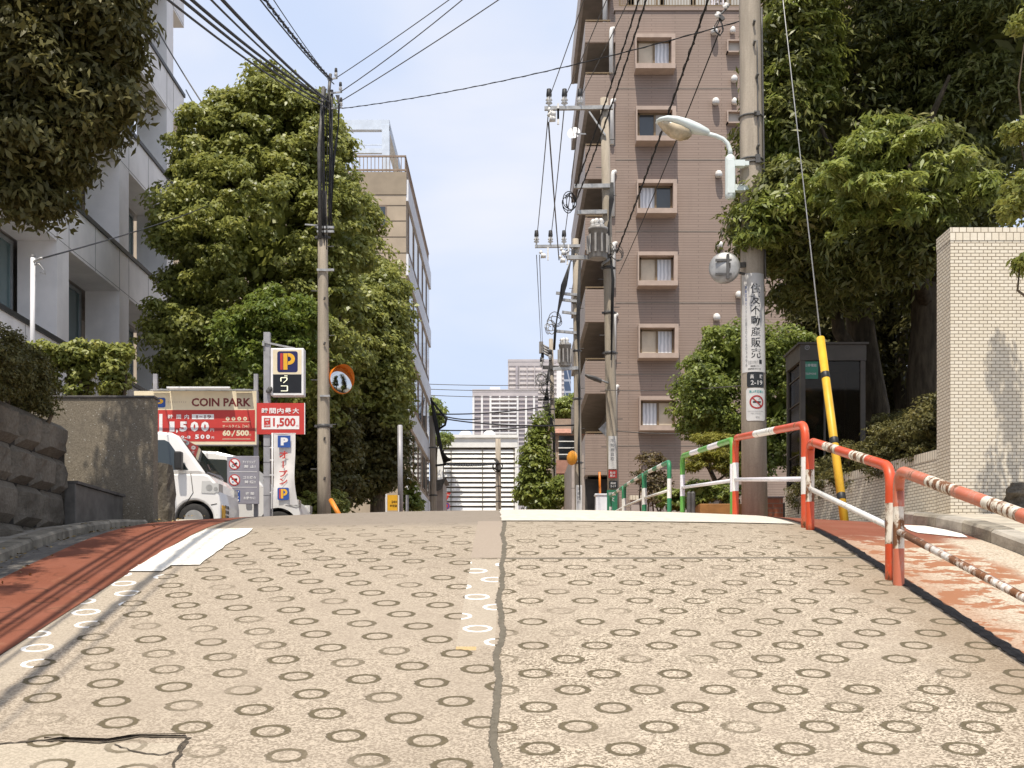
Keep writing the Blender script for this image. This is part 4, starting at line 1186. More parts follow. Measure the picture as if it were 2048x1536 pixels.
tower('apartment_tower', 'pale gridded apartment tower just above the louvred building', 945, 1076, 784, 260, 26, [(945, 4, 0), (962, 4, 0), (979, 4, 0), (998, 3, 0), (1016, 3, 0), (1033, 4, 0), (1050, 4, 0), (1066, 4, 0)], 8.4, 1)
mb_o = bpy.data.objects['apartment_tower']
mb = MB(); Y = 259.2
v = 797
while v < 1000: mb.box(PX(983, Y), PX(1033, Y), Y - .1, Y + .25, PZ(v + 3.2, Y), PZ(v, Y)); v += 8.4
mb.build('white_balustrade', mat_farw, mb_o)
mb = MB(); mb.box(PX(980, 262), PX(1000, 262), 262, 270, PZ(784, 262), PZ(774, 262)); mb.build('roof_box', mat_farw, mb_o)
tower('apartment_tower', 'taller grey gridded tower rising behind the pale one', 1016, 1128, 724, 330, 30, [(1016, 2, 2), (1031, 6, 1), (1036, 3, 2), (1053, 2, 2), (1068, 2, 2), (1083, 2, 2), (1098, 2, 2), (1113, 10, 0)], 9.0, 0)
mat_blue = None
def blue_mat():
    m, t, b = newmat('blue_glass'); p = pos(t); x, y, z = xyz(t, p)
    g = mth(t, 'MAXIMUM', ((z / 3.2).fr()).lt(.18), ((x / 2.0 + z / 9).fr()).lt(.14))
    put(t, b.inputs['Base Color'], mixc(t, g, (.07, .10, .17), (.40, .43, .50))); b.inputs['Roughness'].default_value = .15
    return m
mat_blue = blue_mat()
o = thing('glass_tower', 'narrow blue glass tower beside the grey gridded tower', 'tower', (PX(1130, 345), 360, CZ + 2.3))
mb = MB(); mb.box(PX(1121, 345), PX(1142, 345), 345, 370, 0, PZ(686, 345)); mb.build('wall', mat_blue, o)
mb = MB(); mb.box(PX(1119, 344.5), PX(1123, 344.5), 344.5, 344.9, 0, PZ(690, 344.5)); mb.build('corner_pier', mat_farw, o)

# louvred white building closing the street
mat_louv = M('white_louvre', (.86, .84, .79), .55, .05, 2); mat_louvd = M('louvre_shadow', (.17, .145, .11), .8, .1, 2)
Y = 92.0
o = thing('louvred_building', 'white louvred building closing the end of the street', 'building', (PX(958, Y), Y + 6, CZ + 2.3))
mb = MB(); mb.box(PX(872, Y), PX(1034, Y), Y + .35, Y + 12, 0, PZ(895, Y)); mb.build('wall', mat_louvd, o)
mb = MB(); mb.box(PX(868, Y), PX(1035, Y), Y - .1, Y + 12, PZ(895, Y) + .002, PZ(876, Y)); mb.box(PX(868, Y), PX(1036, Y), Y - .25, Y + 12.1, PZ(876, Y) + .002, PZ(870, Y)); mb.build('fascia', mat_louv, o)
v = 899; mb = MB()
while v < 1080:
    z0, z1 = PZ(v + 6.6, Y), PZ(v, Y)
    mb.add([(PX(888, Y), Y, z0), (PX(1033, Y), Y, z0), (PX(1033, Y), Y + .10, z1), (PX(888, Y), Y + .10, z1), (PX(888, Y), Y + .05, z0 - .02), (PX(1033, Y), Y + .05, z0 - .02), (PX(1033, Y), Y + .14, z1 - .02), (PX(888, Y), Y + .14, z1 - .02)], [(0,1,2,3), (7,6,5,4), (0,4,5,1)])
    v += 9.6
mb.build('louvre', mat_louv, o)
mb = MB()
for u in (902, 965, 1028): mb.box(PX(u - .6, Y), PX(u + .6, Y), Y - .06, Y + .1, 0, PZ(896, Y))
mb.build('louvre_post', mat_louvd, o)
mb = MB(); mb.box(PX(1030, Y), PX(1035, Y), Y - .1, Y + .3, 0, PZ(896, Y) - .02); mb.box(PX(868, Y), PX(886, Y), Y - .05, Y + .3, 0, PZ(896, Y) - .02); mb.build('corner_pier', mat_louv, o)
mb = MB()
for u in (931, 979): mb.lathe((PX(u, Y + 3), Y + 3, PZ(872, Y + 3)), [(.5, 0), (.42, .25), (.2, .42), (.01, .48)], 12)
mb.build('roof_dome', mat_louv, o)

# red-tiled house with a green roof, far right
mat_rt = M('red_roof_tile', (.42, .22, .16), .8, .1, 4); mat_grn = M('roof_planting', (.07, .13, .03), .9, .3, 3, 1)
Y = 78.0
o = thing('red_roofed_house', 'house with reddish roof bands and planted top beyond the right-hand poles', 'house', (PX(1140, Y), Y + 5, CZ + 2.3))
mb = MB(); mb.box(PX(1086, Y), PX(1190, Y), Y, Y + 10, 0, PZ(838, Y)); mb.build('wall', M('house_render', (.42, .32, .24), .8, .1, 2), o)
mb = MB(); mb.add([(PX(1084, Y), Y - .5, PZ(868, Y)), (PX(1192, Y), Y - .5, PZ(868, Y)), (PX(1192, Y), Y + 1.2, PZ(832, Y)), (PX(1084, Y), Y + 1.2, PZ(832, Y)), (PX(1084, Y), Y - .01, PZ(870, Y)), (PX(1192, Y), Y - .01, PZ(870, Y))], [(0,1,2,3), (0,4,5,1)]); mb.build('roof', mat_rt, o)
mb = MB(); mb.box(PX(1112, Y), PX(1160, Y), Y - .4, Y - .01, PZ(948, Y), PZ(922, Y)); mb.build('balcony', mat_rt, o)
mb = MB(); mb.rect(PX(1118, Y), PX(1156, Y), PZ(920, Y), PZ(872, Y), Y - .01); w = mb.build('window', mat_gd, o)
mb = MB()
for v in (884, 897, 910): mb.bar((PX(1116, Y), Y - .3, PZ(v, Y)), (PX(1158, Y), Y - .3, PZ(v, Y)), .06, .06)
mb.build('bar', mat_louv, w)
bush('roof_garden', 'green planting on top of the red-roofed house', 'shrubs', (PX(1140, Y + 2), Y + 3, PZ(838, Y) - .1), [E3(1125, 822, Y + 3, 26, 18, 1.5), E3(1150, 815, Y + 3, 20, 22, 1.5), E3(1105, 828, Y + 3, 14, 12, 1)], L_PRUNED, 121, 90, 55, .5, (.22, .12), stems=3)


# ------------------------------------------------------------------ pipe railings along the right of the road
def worn_paint(name, c, rust, chip=(.62, .57, .48), rough=.42, rscale=9):
    m, t, b = newmat(name)
    p = pos(t); n = noise(t, scl(t, p, (1, 1, .45)), rscale, 6, .68); n2 = noise(t, p, 5, 3); f = noise(t, p, 60, 3)
    col = mixc(t, n2.ss(.35, .7) * .3, c, tuple(min(1, x * 1.25 + .04) for x in c))
    r = n.ss(1 - rust - .02, 1 - rust + .05)
    col = mixc(t, n.ss(1 - rust - .08, 1 - rust) * .5, col, chip)
    col = mixc(t, r, col, mixc(t, f, (.11, .045, .018), (.26, .11, .045)))
    put(t, b.inputs['Base Color'], col); put(t, b.inputs['Roughness'], r * .45 + rough)
    bump(t, b, r * -.6 + f * .2, .4, .003)
    return m
RED = worn_paint('vermilion_paint', (.60, .075, .018), .39, (.6, .2, .1)); WHT = worn_paint('white_rail_paint', (.80, .77, .72), .37, rscale=16)
REDF = worn_paint('faded_vermilion_paint', (.56, .16, .085), .42, (.55, .35, .27)); WHTR = worn_paint('rusty_white_paint', (.74, .68, .57), .50, (.55, .45, .32), rscale=15)
RUSTY = worn_paint('rust_flaked_white_paint', (.80, .77, .72), .50, (.45, .28, .16), rscale=7); GRN = worn_paint('bright_green_paint', (.11, .33, .05), .28, (.3, .5, .25)); DGRN = worn_paint('dark_green_paint', (.035, .22, .10), .28, (.2, .4, .28))
WHT2 = worn_paint('lavender_white_paint', (.74, .71, .74), .28)

def rail(label, y0, y1, h, mats, X=2.36, x1=None, top_n=5, r=.034, mid=True, midmat=None, group='pipe railings along the road edge'):
    x1 = X if x1 is None else x1
    g0, g1 = G(X, y0) - .05, G(x1, y1) - .05
    o = thing('pipe_railing', label, 'railing', ((X + x1) / 2, (y0 + y1) / 2, (g0 + g1) / 2), group)
    R = .13
    a = Vector((X, y0, g0)); b = Vector((X, y0, g0 + h)); c = Vector((x1, y1, g1 + h)); d = Vector((x1, y1, g1))
    def fil(p, q, s):
        u = (p - q).normalized(); w = (s - q).normalized()
        P0, P2 = q + u * R, q + w * R
        return [P0 * (1-k)**2 + q * 2*k*(1-k) + P2 * k**2 for k in np.linspace(0, 1, 9)]
    key = [a] + fil(a, b, c) + fil(b, c, d) + [d]
    # arc length, stripe breaks
    L = [0]
    for p, q in zip(key[:-1], key[1:]): L.append(L[-1] + (q - p).length)
    tot = L[-1]; l1, l2 = h * .36, h * .70
    s0 = h + R * .55; span = tot - 2 * s0
    br = [(l1, 0), (l2, 1), (s0, 0)]
    for k in range(top_n): br.append((s0 + span * (k + 1) / top_n, k % 2))
    br += [(tot - l2, 0), (tot - l1, 1), (tot, 0)]
    def at(s):
        i = min(max(int(np.searchsorted(L, s)) - 1, 0), len(key) - 2); q = (s - L[i]) / max(1e-9, L[i+1] - L[i])
        return key[i].lerp(key[i+1], q)
    cuts = sorted(set([0.0] + [q[0] for q in br[:-1]] + L + list(np.arange(.1, tot, .12))))
    cuts = [s for i, s in enumerate(cuts) if i == 0 or s - cuts[i-1] > 1e-4]
    pts = [at(s) for s in cuts]
    mids = [next(m for e, m in br if (s + e2) / 2 <= e + 1e-6) for s, e2 in zip(cuts[:-1], cuts[1:])]
    mb = MB(); mb.tube(pts, r, 14, mids=mids); mb.build('hoop', mats, o)
    if mid:
        z = h * .50
        mb = MB(); mb.tube([a + Vector((0, .0, z)), d + Vector((0, 0, z))], .021, 10); mb.build('crossbar', midmat or WHT, o)
    return o
rail('faded red and white pipe railing nearest the camera, with a rusty lower bar', 5.25, 7.63, .75, [REDF, WHTR], top_n=5, midmat=RUSTY)
rail('worn orange and cream railing, second from the camera, with rust streaks', 7.79, 9.90, .75, [RED, WHTR], top_n=5, midmat=WHT)
rail('bright orange and white railing in front of the concrete pole', 10.06, 13.20, .88, [RED, WHT], top_n=3, midmat=WHT2)
rail('light green and white railing just left of the concrete pole', 13.34, 17.3, .87, [GRN, WHT2], top_n=5, midmat=WHT2)
rail('nearest of the dark green railings going over the crest', 18.75, 22.2, .86, [DGRN, WHT], top_n=5)
rail('middle one of the dark green railings going over the crest', 22.4, 26.2, .86, [DGRN, WHT], top_n=5)
rail('farthest of the dark green railings beyond the crest', 26.5, 29.9, .86, [DGRN, WHT], top_n=5)

# ------------------------------------------------------------------ utility poles
def pole_mat(name, c):
    m, t, b = newmat(name)
    p = pos(t); n = noise(t, scl(t, p, (1, 1, .12)), 9, 5, .65); f = noise(t, p, 45, 3)
    s = noise(t, scl(t, p, (3, 3, .10)), 3.4, 4, .6).ss(.56, .66)
    col = mixc(t, n.ss(.3, .7), tuple(x * .72 for x in c), c)
    col = mixc(t, s * .55, col, tuple(x * .42 for x in c))
    put(t, b.inputs['Base Color'], mixc(t, f.ss(.4, .7) * .2, col, (.2, .17, .13))); b.inputs['Roughness'].default_value = .85
    bump(t, b, f, .3, .004)
    return m
POLE = pole_mat('pole_concrete', (.45, .38, .29)); POLE2 = pole_mat('pole_concrete_weathered', (.46, .39, .305))
STEEL = M('galvanised_steel', (.42, .41, .39), .45, .15, 8, metal=.5); DSTEEL = M('dark_steel', (.10, .095, .09), .5, .2, 8); RUBBER = M('black_cable', (.018, .017, .017), .55, .2, 10)
PORC = M('porcelain', (.80, .77, .72), .25, .08, 10); TRANS = M('transformer_grey', (.33, .31, .285), .45, .12, 5, dirt=.3)
WIREG = M('grey_wire', (.12, .11, .10), .5, .2, 10)

def steps(mb, b, t, r0, r1, n, side=0):
    for k in range(n):
        q = .22 + .75 * k / n; c = b.lerp(t, q); r = r0 + (r1 - r0) * q
        s = 1 if k % 2 else -1
        mb.bar(c, c + Vector((s * (r + .14), -.03, 0)), .018, .018)
def utility_pole(label, b, t, r0, r1, mat=None, bands=(), nstep=10, group='utility poles'):
    o = thing('utility_pole', label, 'utility pole', b, group)
    mb = MB(); mb.tube([b.lerp(t, q) for q in (0, .25, .5, .75, 1)], [r0 + (r1 - r0) * q for q in (0, .25, .5, .75, 1)], 18); mb.build('shaft', mat or POLE, o)
    mb = MB(); steps(mb, b, t, r0, r1, nstep); mb.build('climbing_step', DSTEEL, o)
    for q in bands:
        c = b.lerp(t, q); r = r0 + (r1 - r0) * q; d = (t - b).normalized()
        mb = MB(); mb.lathe(c, [(r + .001, -.04), (r + .012, -.038), (r + .012, .038), (r + .001, .04)], 16, axis=d); mb.bar(c + Vector((-r - .06, -.02, 0)), c + Vector((r + .06, -.02, 0)), .05, .05); mb.build('band', DSTEEL, o)
    return o
def insulator(o, c, s=1.0):
    mb = MB(); mb.lathe(c, [(.03*s, 0), (.03*s, .06*s), (.09*s, .08*s), (.05*s, .13*s), (.09*s, .16*s), (.05*s, .22*s), (.06*s, .24*s)], 10, 0); mb.lathe(Vector(c) + Vector((0, 0, .24*s)), [(.065*s, 0), (.075*s, .05*s), (.06*s, .2*s), (.01, .22*s)], 10, 1)
    mb.build('insulator', [PORC, RUBBER], o)
def cutout(o, c, s=1.0):
    mb = MB(); mb.tube([Vector(c), Vector(c) + Vector((.16*s, 0, -.02*s))], [.09*s, .06*s], 10); mb.lathe(Vector(c) + Vector((.0, 0, .05*s)), [(.03*s, 0), (.07*s, .03*s), (.03*s, .1*s)], 8); mb.bar(Vector(c) + Vector((.22*s, 0, -.15*s)), Vector(c) + Vector((.22*s, 0, .25*s)), .05*s, .05*s)
    mb.build('fuse_cutout', PORC, o)
def transformer(o, c, r, h):
    c = Vector(c)
    mb = MB(); mb.lathe(c, [(r*.92, 0), (r, .03), (r, h*.9), (r*1.06, h*.9), (r*1.06, h), (r*.7, h + .04)], 20)
    for k in range(10):
        a = 2*math.pi*k/10; d = Vector((math.cos(a), math.sin(a), 0)); mb.bar(c + d*(r+.03) + Vector((0,0,.12)), c + d*(r+.03) + Vector((0,0,h*.75)), .05, .05)
    t_ = mb.build('transformer', TRANS, o)
    for a in (3.6, 4.4, 5.2):
        mb = MB(); p = c + Vector((math.cos(a)*r*.6, math.sin(a)*r*.6, h)); mb.lathe(p, [(.05, 0), (.09, .04), (.05, .08), (.09, .12), (.04, .2)], 8); mb.build('bushing', PORC, t_)
def coil(name, o, c, r, n, seed, mat=None, th=.018):
    mb = MB(); rr = random.Random(seed)
    for k in range(n):
        pts = []; q = Vector((rr.uniform(-.15, .15), rr.uniform(-.1, .1), rr.uniform(-.2, .2))) * r * 2; rx, rz = r * rr.uniform(.6, 1.1), r * rr.uniform(.7, 1.2); ph = rr.uniform(0, 6)
        for i in range(15): a = ph + i / 14 * 5.6; pts.append(Vector(c) + q + Vector((math.cos(a)*rx, math.sin(a*1.3)*r*.3, math.sin(a)*rz)))
        mb.tube(pts, th, 5)
    return mb.build(name, mat or RUBBER, o)

# left pole with a dark steel extension
YL = 27.0
b = P(648.5, 1032, YL); b.z = G(b.x, YL) - .3; t_ = P(645, 383, YL)
pL = utility_pole('slim concrete pole on the left with bundled cables and a dark steel top', b, t_, .152, .098, POLE, (.34, .87, .9), 6)
mb = MB(); mb.tube([P(648, 480, YL) + Vector((-.06, -.14, 0)), P(646, 300, YL) + Vector((-.06, -.14, 0)), P(648, 176, YL) + Vector((0, -.05, 0))], .042, 10); mb.tube([P(658, 470, YL), P(662, 300, YL), P(664, 180, YL)], .03, 8); mb.build('steel_extension', DSTEEL, pL)
mb = MB()
rr = random.Random(8)
for k in range(7):
    dx = rr.uniform(-3, 16); pts = []
    for v in (178 + rr.uniform(-8, 20), 230, 290, 350, 410, 470 + rr.uniform(-20, 30)): pts.append(P(648 + dx + rr.uniform(-2.5, 2.5) + (v < 200) * (10 - dx) * .4, v, YL - rr.uniform(.08, .22)))
    mb.tube(pts, rr.uniform(.009, .020), 6)
for k in range(3):
    mb.tube([P(672 + k*3, 190, YL - .1), P(679 - k, 210 + k*6, YL - .1), P(677, 250, YL), P(668 - 2*k, 330, YL - .1), P(662, 440, YL - .1)], .014, 5)
mb.build('cable_bundle', RUBBER, pL)
MB().tube([P(655, 215, YL - .05), P(661, 148, YL)], .035, 8).build('steel_extension', DSTEEL, pL)
for v in (455, 463, 540): MB().bar(P(634, v, YL - .12), P(668, v, YL - .12), .05, .05).build('bracket', STEEL, pL)
MB().bar(P(610, 449, YL), P(650, 452, YL), .03, .03).build('bracket', STEEL, pL)
for u, v in ((672, 155), (681, 183), (682, 214)):
    insulator(pL, P(u, v, YL), .45); MB().bar(P(655, v + 4, YL - .05), P(u + 3, v + 1, YL), .03, .03).build('bracket', STEEL, pL)
mb = MB()
for v in (600, 690, 880, 960): mb.bar(P(648, v, YL - .14), P(650, v - 6, YL - .16), .03, .03)
mb.build('bolt', DSTEEL, pL)

# big concrete pole with notices on the right
YP = 17.5
bP = P(1510, 1034, YP); bP.z = G(bP.x, YP) - .4
tP = P(1496, -380, YP)
pR = utility_pole('thick concrete pole on the right carrying the street lamp and notices', bP, tP, .182, .135, POLE2, (), 0)
def on_pole(z, a, out=.0):        # point on the shaft skin: a = angle from facing the camera side (-Y) towards +X
    q = (z - bP.z) / (tP.z - bP.z); c = bP.lerp(tP, q); r = .182 + (.135 - .182) * q + out
    return Vector((c.x + r * math.sin(a), c.y - r * math.cos(a), z))
def pole_patch(mb, z0, z1, a0, a1, out, mi=0, n=14, rc=0):
    k = len(mb.v); vs = []
    for i in range(n + 1):
        a = a0 + (a1 - a0) * i / n
        e = 0
        if rc:
            w = (a1 - a0) * .17; m = min(a - a0, a1 - a) / (.17 * rc / .03)
            e = rc * (1 - math.sqrt(max(0, 1 - (1 - min(1, m)) ** 2)))
        vs += [on_pole(z0 + e, a, out), on_pole(z1 - e, a, out)]
    mb.add(vs, [(2*i, 2*i+2, 2*i+3, 2*i+1) for i in range(n)], mi, True)
def pole_text(mb, s, a0, a1, z0, z1, out, mi=0, bold=.02):
    v, f, d = glyphs(s, bold)
    mb.add([on_pole(z0 + q[1] * (z1 - z0), a0 + q[0] * (a1 - a0), out) for q in v], f, mi)
for q in (.565, .60, .735):
    mb = MB(); z = PZ({.565: 322, .60: 330, .735: 236}[q], YP); mb.tube([on_pole(z, a, .010) for a in np.linspace(-3.1, 3.1, 30)], .014, 6, cap=False)
    mb.bar(on_pole(z, .15, .01), on_pole(z, .5, .03), .05, .06); mb.build('band', DSTEEL, pR)
mb = MB(); mb.tube([on_pole(z, .42 + .0 * z, .012) for z in np.linspace(PZ(325, YP), PZ(90, YP), 12)], .010, 6)
mb.tube([on_pole(z, 1.15, .018) for z in np.linspace(PZ(560, YP), PZ(20, YP), 12)], .014, 6); mb.build('conduit', DSTEEL, pR)
mb = MB()
for v in (60, 165, 305, 455, 100, 240): mb.bar(on_pole(PZ(v, YP), .12 + (v % 2) * .2, 0), on_pole(PZ(v - 6, YP), .12 + (v % 2) * .2, .06), .028, .028)
mb.build('bolt', DSTEEL, pR)
mb = MB(); za = CZ + 11.0; mb.bar((1.9, YP - .25, za), (tP.x + .6, YP - .25, za), .09, .09); mb.build('crossarm', STEEL, pR)
# notices
NW = M('notice_white', (.60, .585, .56), .45, .05, 5, dirt=.12); NB = M('notice_black', (.022, .024, .025), .4, .1, 5); NT = M('notice_teal', (.03, .27, .26), .5, .05, 5); NR = M('notice_red', (.36, .03, .025), .5, .08, 5); NBL = M('notice_blue', (.10, .14, .30), .5, .1, 5); NG = M('notice_grey', (.30, .30, .30), .5, .1, 5)
o = thing('pole_advertisement', 'white wrap-around notice with large black vertical characters on the concrete pole', 'notice', on_pole(PZ(650, YP), -.1), 'notices on the concrete pole')
mb = MB(); pole_patch(mb, PZ(748, YP), PZ(552, YP), -1.25, .95, .004); mb.build('sheet', NW, o)
mb = MB(); ch = '住友不動産販売'
for i, c in enumerate(ch):
    v0 = 573 + i * 21.4; pole_text(mb, c, -.34, .42, PZ(v0 + 19.2, YP), PZ(v0, YP), .007, 0, .006)
s = '高輪営業センター0120(060)496'
for i, c in enumerate(s):
    v0 = 576 + i * 8.1; a0 = -.83
    if c == 'ー': pole_text(mb, '|', a0 + .06, a0 + .09, PZ(v0 + 6.6, YP), PZ(v0, YP), .007, 0, .01); continue
    pole_text(mb, c, a0, a0 + .17, PZ(v0 + 6.8, YP), PZ(v0, YP), .007, 1 if i < 5 else 2, .008)
pole_text(mb, '住友の仲介', -.62, .20, PZ(733, YP), PZ(725, YP), .007, 2, .0)
pole_patch(mb, PZ(732, YP), PZ(724, YP), .28, .52, .007, 0, 4)
pole_text(mb, '高輪営業センター', -.40, .30, PZ(738.5, YP), PZ(735, YP), .007, 0, .01)
pole_text(mb, '営業時間九時三十分', -.62, .42, PZ(744, YP), PZ(740.5, YP), .007, 0, .01)
mb.build('lettering', [NB, NBL, NG], o)
o = thing('address_plate', 'dark green-black address plate below the tall pole notice', 'plate', on_pole(PZ(763, YP), -.1), 'notices on the concrete pole')
mb = MB(); pole_patch(mb, PZ(778.5, YP), PZ(748.5, YP), -.72, .72, .006, 0, 16, .02); mb.build('sheet', NB, o)
mb = MB(); pole_text(mb, '高', -.44, -.16, PZ(761.5, YP), PZ(753, YP), .009, 0, .015); pole_text(mb, '輪', .30, .56, PZ(761.5, YP), PZ(753, YP), .009, 0, .015); pole_text(mb, '2-19', -.40, .54, PZ(774, YP), PZ(765, YP), .009, 0, .012); mb.build('lettering', NW, o)
o = thing('no_smoking_notice', 'white no-smoking plate with a red crossed cigarette, lowest on the concrete pole', 'plate', on_pole(PZ(812, YP), -.1), 'notices on the concrete pole')
mb = MB(); pole_patch(mb, PZ(845, YP), PZ(780, YP), -.80, .82, .006, 0, 16, .03); mb.build('sheet', NW, o)
mb = MB(); pole_text(mb, '路上喫煙禁止', -.52, .66, PZ(790, YP), PZ(784.5, YP), .009, 1, .015)
def pole_ring(mb, zc, ac, r0, r1, out, mi):
    vs = []
    for k in range(32):
        a = 2*math.pi*k/32
        vs += [on_pole(zc + r0*math.sin(a), ac + r0*math.cos(a)/.165, out), on_pole(zc + r1*math.sin(a), ac + r1*math.cos(a)/.165, out)]
    mb.add(vs, [(2*k, (2*k+1), (2*k+3) % 64, (2*k+2) % 64) for k in range(32)], mi)
zc = PZ(808, YP); rr_ = 13.5 * YP / 2500; ac = .06
pole_ring(mb, zc, ac, rr_*.78, rr_, .009, 0)
def pole_line(mb, z0, a0, z1, a1, w, out, mi):
    n = 8; vs = []
    dz, da = z1 - z0, (a1 - a0) * .165; L = math.hypot(dz, da); nz_, na = da / L, -dz / L
    for i in range(n + 1):
        q = i / n
        for s in (-1, 1): vs.append(on_pole(z0 + dz*q + s*w/2*nz_, a0 + (a1-a0)*q + s*w/2*na/.165, out))
    mb.add(vs, [(2*i, 2*i+1, 2*i+3, 2*i+2) for i in range(n)], mi)
pole_line(mb, zc, ac - rr_*.55/.165, zc, ac + rr_*.55/.165, .022, .009, 2)
pole_line(mb, zc + .03, ac + .12, zc + .06, ac + .28, .006, .009, 3)
pole_line(mb, zc + rr_*.6, ac - rr_*.6/.165, zc - rr_*.6, ac + rr_*.6/.165, .016, .0105, 0)
pole_line(mb, PZ(826, YP), -.66, PZ(826, YP), .6, .004, .009, 3)
pole_text(mb, 'やめよう歩きたばこ', -.42, .40, PZ(832.5, YP), PZ(828.5, YP), .009, 3, .008); pole_text(mb, '港区役所', -.05, .26, PZ(840, YP), PZ(836, YP), .009, 3, .008)
mb.build('lettering', [NR, NT, NB, NG], o)

# street lamp on the concrete pole
LAMPB = M('pale_mint_enamel', (.70, .76, .73), .35, .05, 4); LENS = M('amber_lens', (.52, .42, .28), .2, .2, 9, spec=.6)
o = thing('street_lamp', 'pale mint street lamp with a drooping oval head on the concrete pole', 'street lamp', P(1460, 350, YP - .15))
Yq = YP - .18
mb = MB(); zb_, zt_ = PZ(396, Yq), PZ(312, Yq); x = PX(1460.5, Yq)
mb.lathe((x, Yq, zb_), [(.045, -.02), (.07, 0), (.072, .05), (.072, zt_ - zb_ - .06), (.066, zt_ - zb_ - .02), (.04, zt_ - zb_ + .01)], 16); mb.box(x - .05, x + .05, Yq - .075, Yq - .06, zb_ + .05, zt_ - .08); mb.build('ballast_box', LAMPB, o)
mb = MB()
for v in (327, 376): mb.box(x + .05, x + .20, Yq - .035, Yq + .06, PZ(v + 6, Yq), PZ(v - 6, Yq)); mb.box(x + .13, PX(1500, YP) - .05, Yq - .02, Yq + .12, PZ(v + 4, Yq), PZ(v - 4, Yq))
mb.build('bracket', LAMPB, o)
mb = MB(); mb.tube([P(1460.5, 314, Yq), P(1460, 300, Yq), P(1455, 287, Yq), P(1446, 278, Yq), P(1432, 272, Yq), P(1414, 267, Yq)], [.036, .032, .030, .030, .030, .030], 12); mb.build('arm', LAMPB, o)
# head: an oval shell swept along the arm's direction
def sweep_oval(mb, st, mi=0, seg=18, half=None):
    k = len(mb.v); vs = []
    for c, w, h1, h0 in st:
        for i in range(seg):
            a = 2*math.pi*i/seg; s = math.sin(a)
            vs.append(Vector(c) + Vector((0.10*s*h1, math.cos(a) * w, (h1 if s > 0 else h0) * s)))
    fs = [(j*seg+i, j*seg+(i+1) % seg, (j+1)*seg+(i+1) % seg, (j+1)*seg+i) for j in range(len(st)-1) for i in range(seg)]
    mb.add(vs, fs, mi, True); mb.add(vs[:seg], [tuple(range(seg))[::-1]], mi); mb.add(vs[-seg:], [tuple(range(seg))], mi)
mb = MB()
sweep_oval(mb, [(P(1419, 266, Yq), .028, .03, .03), (P(1416, 265, Yq), .05, .05, .045), (P(1398, 259, Yq), .085, .075, .07), (P(1376, 252, Yq), .125, .085, .09), (P(1352, 245, Yq), .155, .07, .075), (P(1332, 242, Yq), .15, .05, .055), (P(1318, 242, Yq), .11, .03, .04), (P(1312, 243, Yq), .05, .015, .02)])
mb.build('lamp_head', LAMPB, o)
mb = MB()
sweep_oval(mb, [(P(1383, 268, Yq), .03, .01, .03), (P(1376, 264, Yq), .10, .01, .10), (P(1360, 258, Yq), .135, .01, .165), (P(1342, 252, Yq), .135, .01, .16), (P(1326, 247, Yq), .10, .01, .10), (P(1316, 244, Yq), .05, .01, .03)])
mb.build('lens', LENS, o)

# back of a round mirror clamped to the concrete pole
o = thing('traffic_mirror', 'back of a round grey traffic mirror clamped to the concrete pole', 'mirror', P(1450, 536, YP - .25), 'traffic mirrors')
Ym = YP - .3; c = P(1449, 536, Ym); ax = Vector((-.22, -.97, 0)).normalized()
mb = MB(); mb.lathe(c, [(.205, -.02), (.215, -.01), (.215, .015), (.19, .03), (.12, .055), (.01, .065)], 26, axis=ax); mb.build('back_plate', STEEL, o)
mb = MB(); mb.bar(c + ax*.08 + Vector((.05, 0, .17)), c + ax*.08 + Vector((.05, 0, -.17)), .04, .03)
for z in (.09, -.10): mb.bar(c + ax*.06 + Vector((-.12, 0, z)), c + ax*.06 + Vector((.10, 0, z)), .03, .03)
mb.bar(c + ax*.08 + Vector((.05, 0, .01)), P(1490, 530, YP - .1), .05, .07); mb.bar(c + ax*.08 + Vector((.05, 0, -.05)), P(1488, 548, YP - .1), .03, .03); mb.build('bracket', DSTEEL, o)

# right-hand row of poles beyond the crest
Y1 = 32.0
b = P(1229, 1030, Y1); b.z = G(b.x, Y1) - .3
p1 = utility_pole('tall pole with crossarm and transformer in front of the brown apartment block', b, P(1208.5, 197, Y1), .155, .105, POLE, (.52, .62, .43), 12)
MB().bar(P(1089, 217, Y1 - .14), P(1226, 215, Y1 - .14), .09, .09).build('crossarm', STEEL, p1)
MB().bar(P(1178, 223, Y1 - .14), P(1211, 271, Y1 - .14), .04, .04).build('crossarm', STEEL, p1)
MB().bar(P(1148, 373, Y1 - .14), P(1222, 372, Y1 - .14), .10, .10).build('crossarm', STEEL, p1)
MB().bar(P(1154, 425, Y1 - .14), P(1214, 424, Y1 - .14), .10, .10).build('crossarm', STEEL, p1)
MB().bar(P(1134, 515, Y1 - .14), P(1216, 516, Y1 - .14), .09, .10).build('crossarm', STEEL, p1)
MB().bar(P(1204, 530, Y1 - .1), P(1222, 518, Y1 - .1), .2, .05).build('crossarm', STEEL, p1)
for u in (1098, 1129, 1160): insulator(p1, P(u, 213, Y1 - .14), 1.0)
for v in (226, 236): cutout(p1, P(1099, v + 1, Y1 - .2), 1.0)
transformer(p1, P(1196, 518, Y1 - .42), .235, .78)
coil('cable_loop', p1, P(1140, 405, Y1 - .2), .19, 5, 3, th=.012)
coil('cable_loop', p1, P(1216, 500, Y1 - .3), .14, 5, 5, WIREG, .010); coil('cable_loop', p1, P(1232, 510, Y1 - .2), .17, 4, 6, WIREG, .010)
mb = MB()
for k in range(5): mb.tube([P(1222 + k, 365, Y1 - .2), P(1219 + 2*k, 400, Y1 - .25), P(1218 - k, 460, Y1 - .25), P(1224 + k, 560, Y1 - .22), P(1222, 640 + 20*k, Y1 - .2)], .016, 5)
mb.build('cable_bundle', RUBBER, p1)
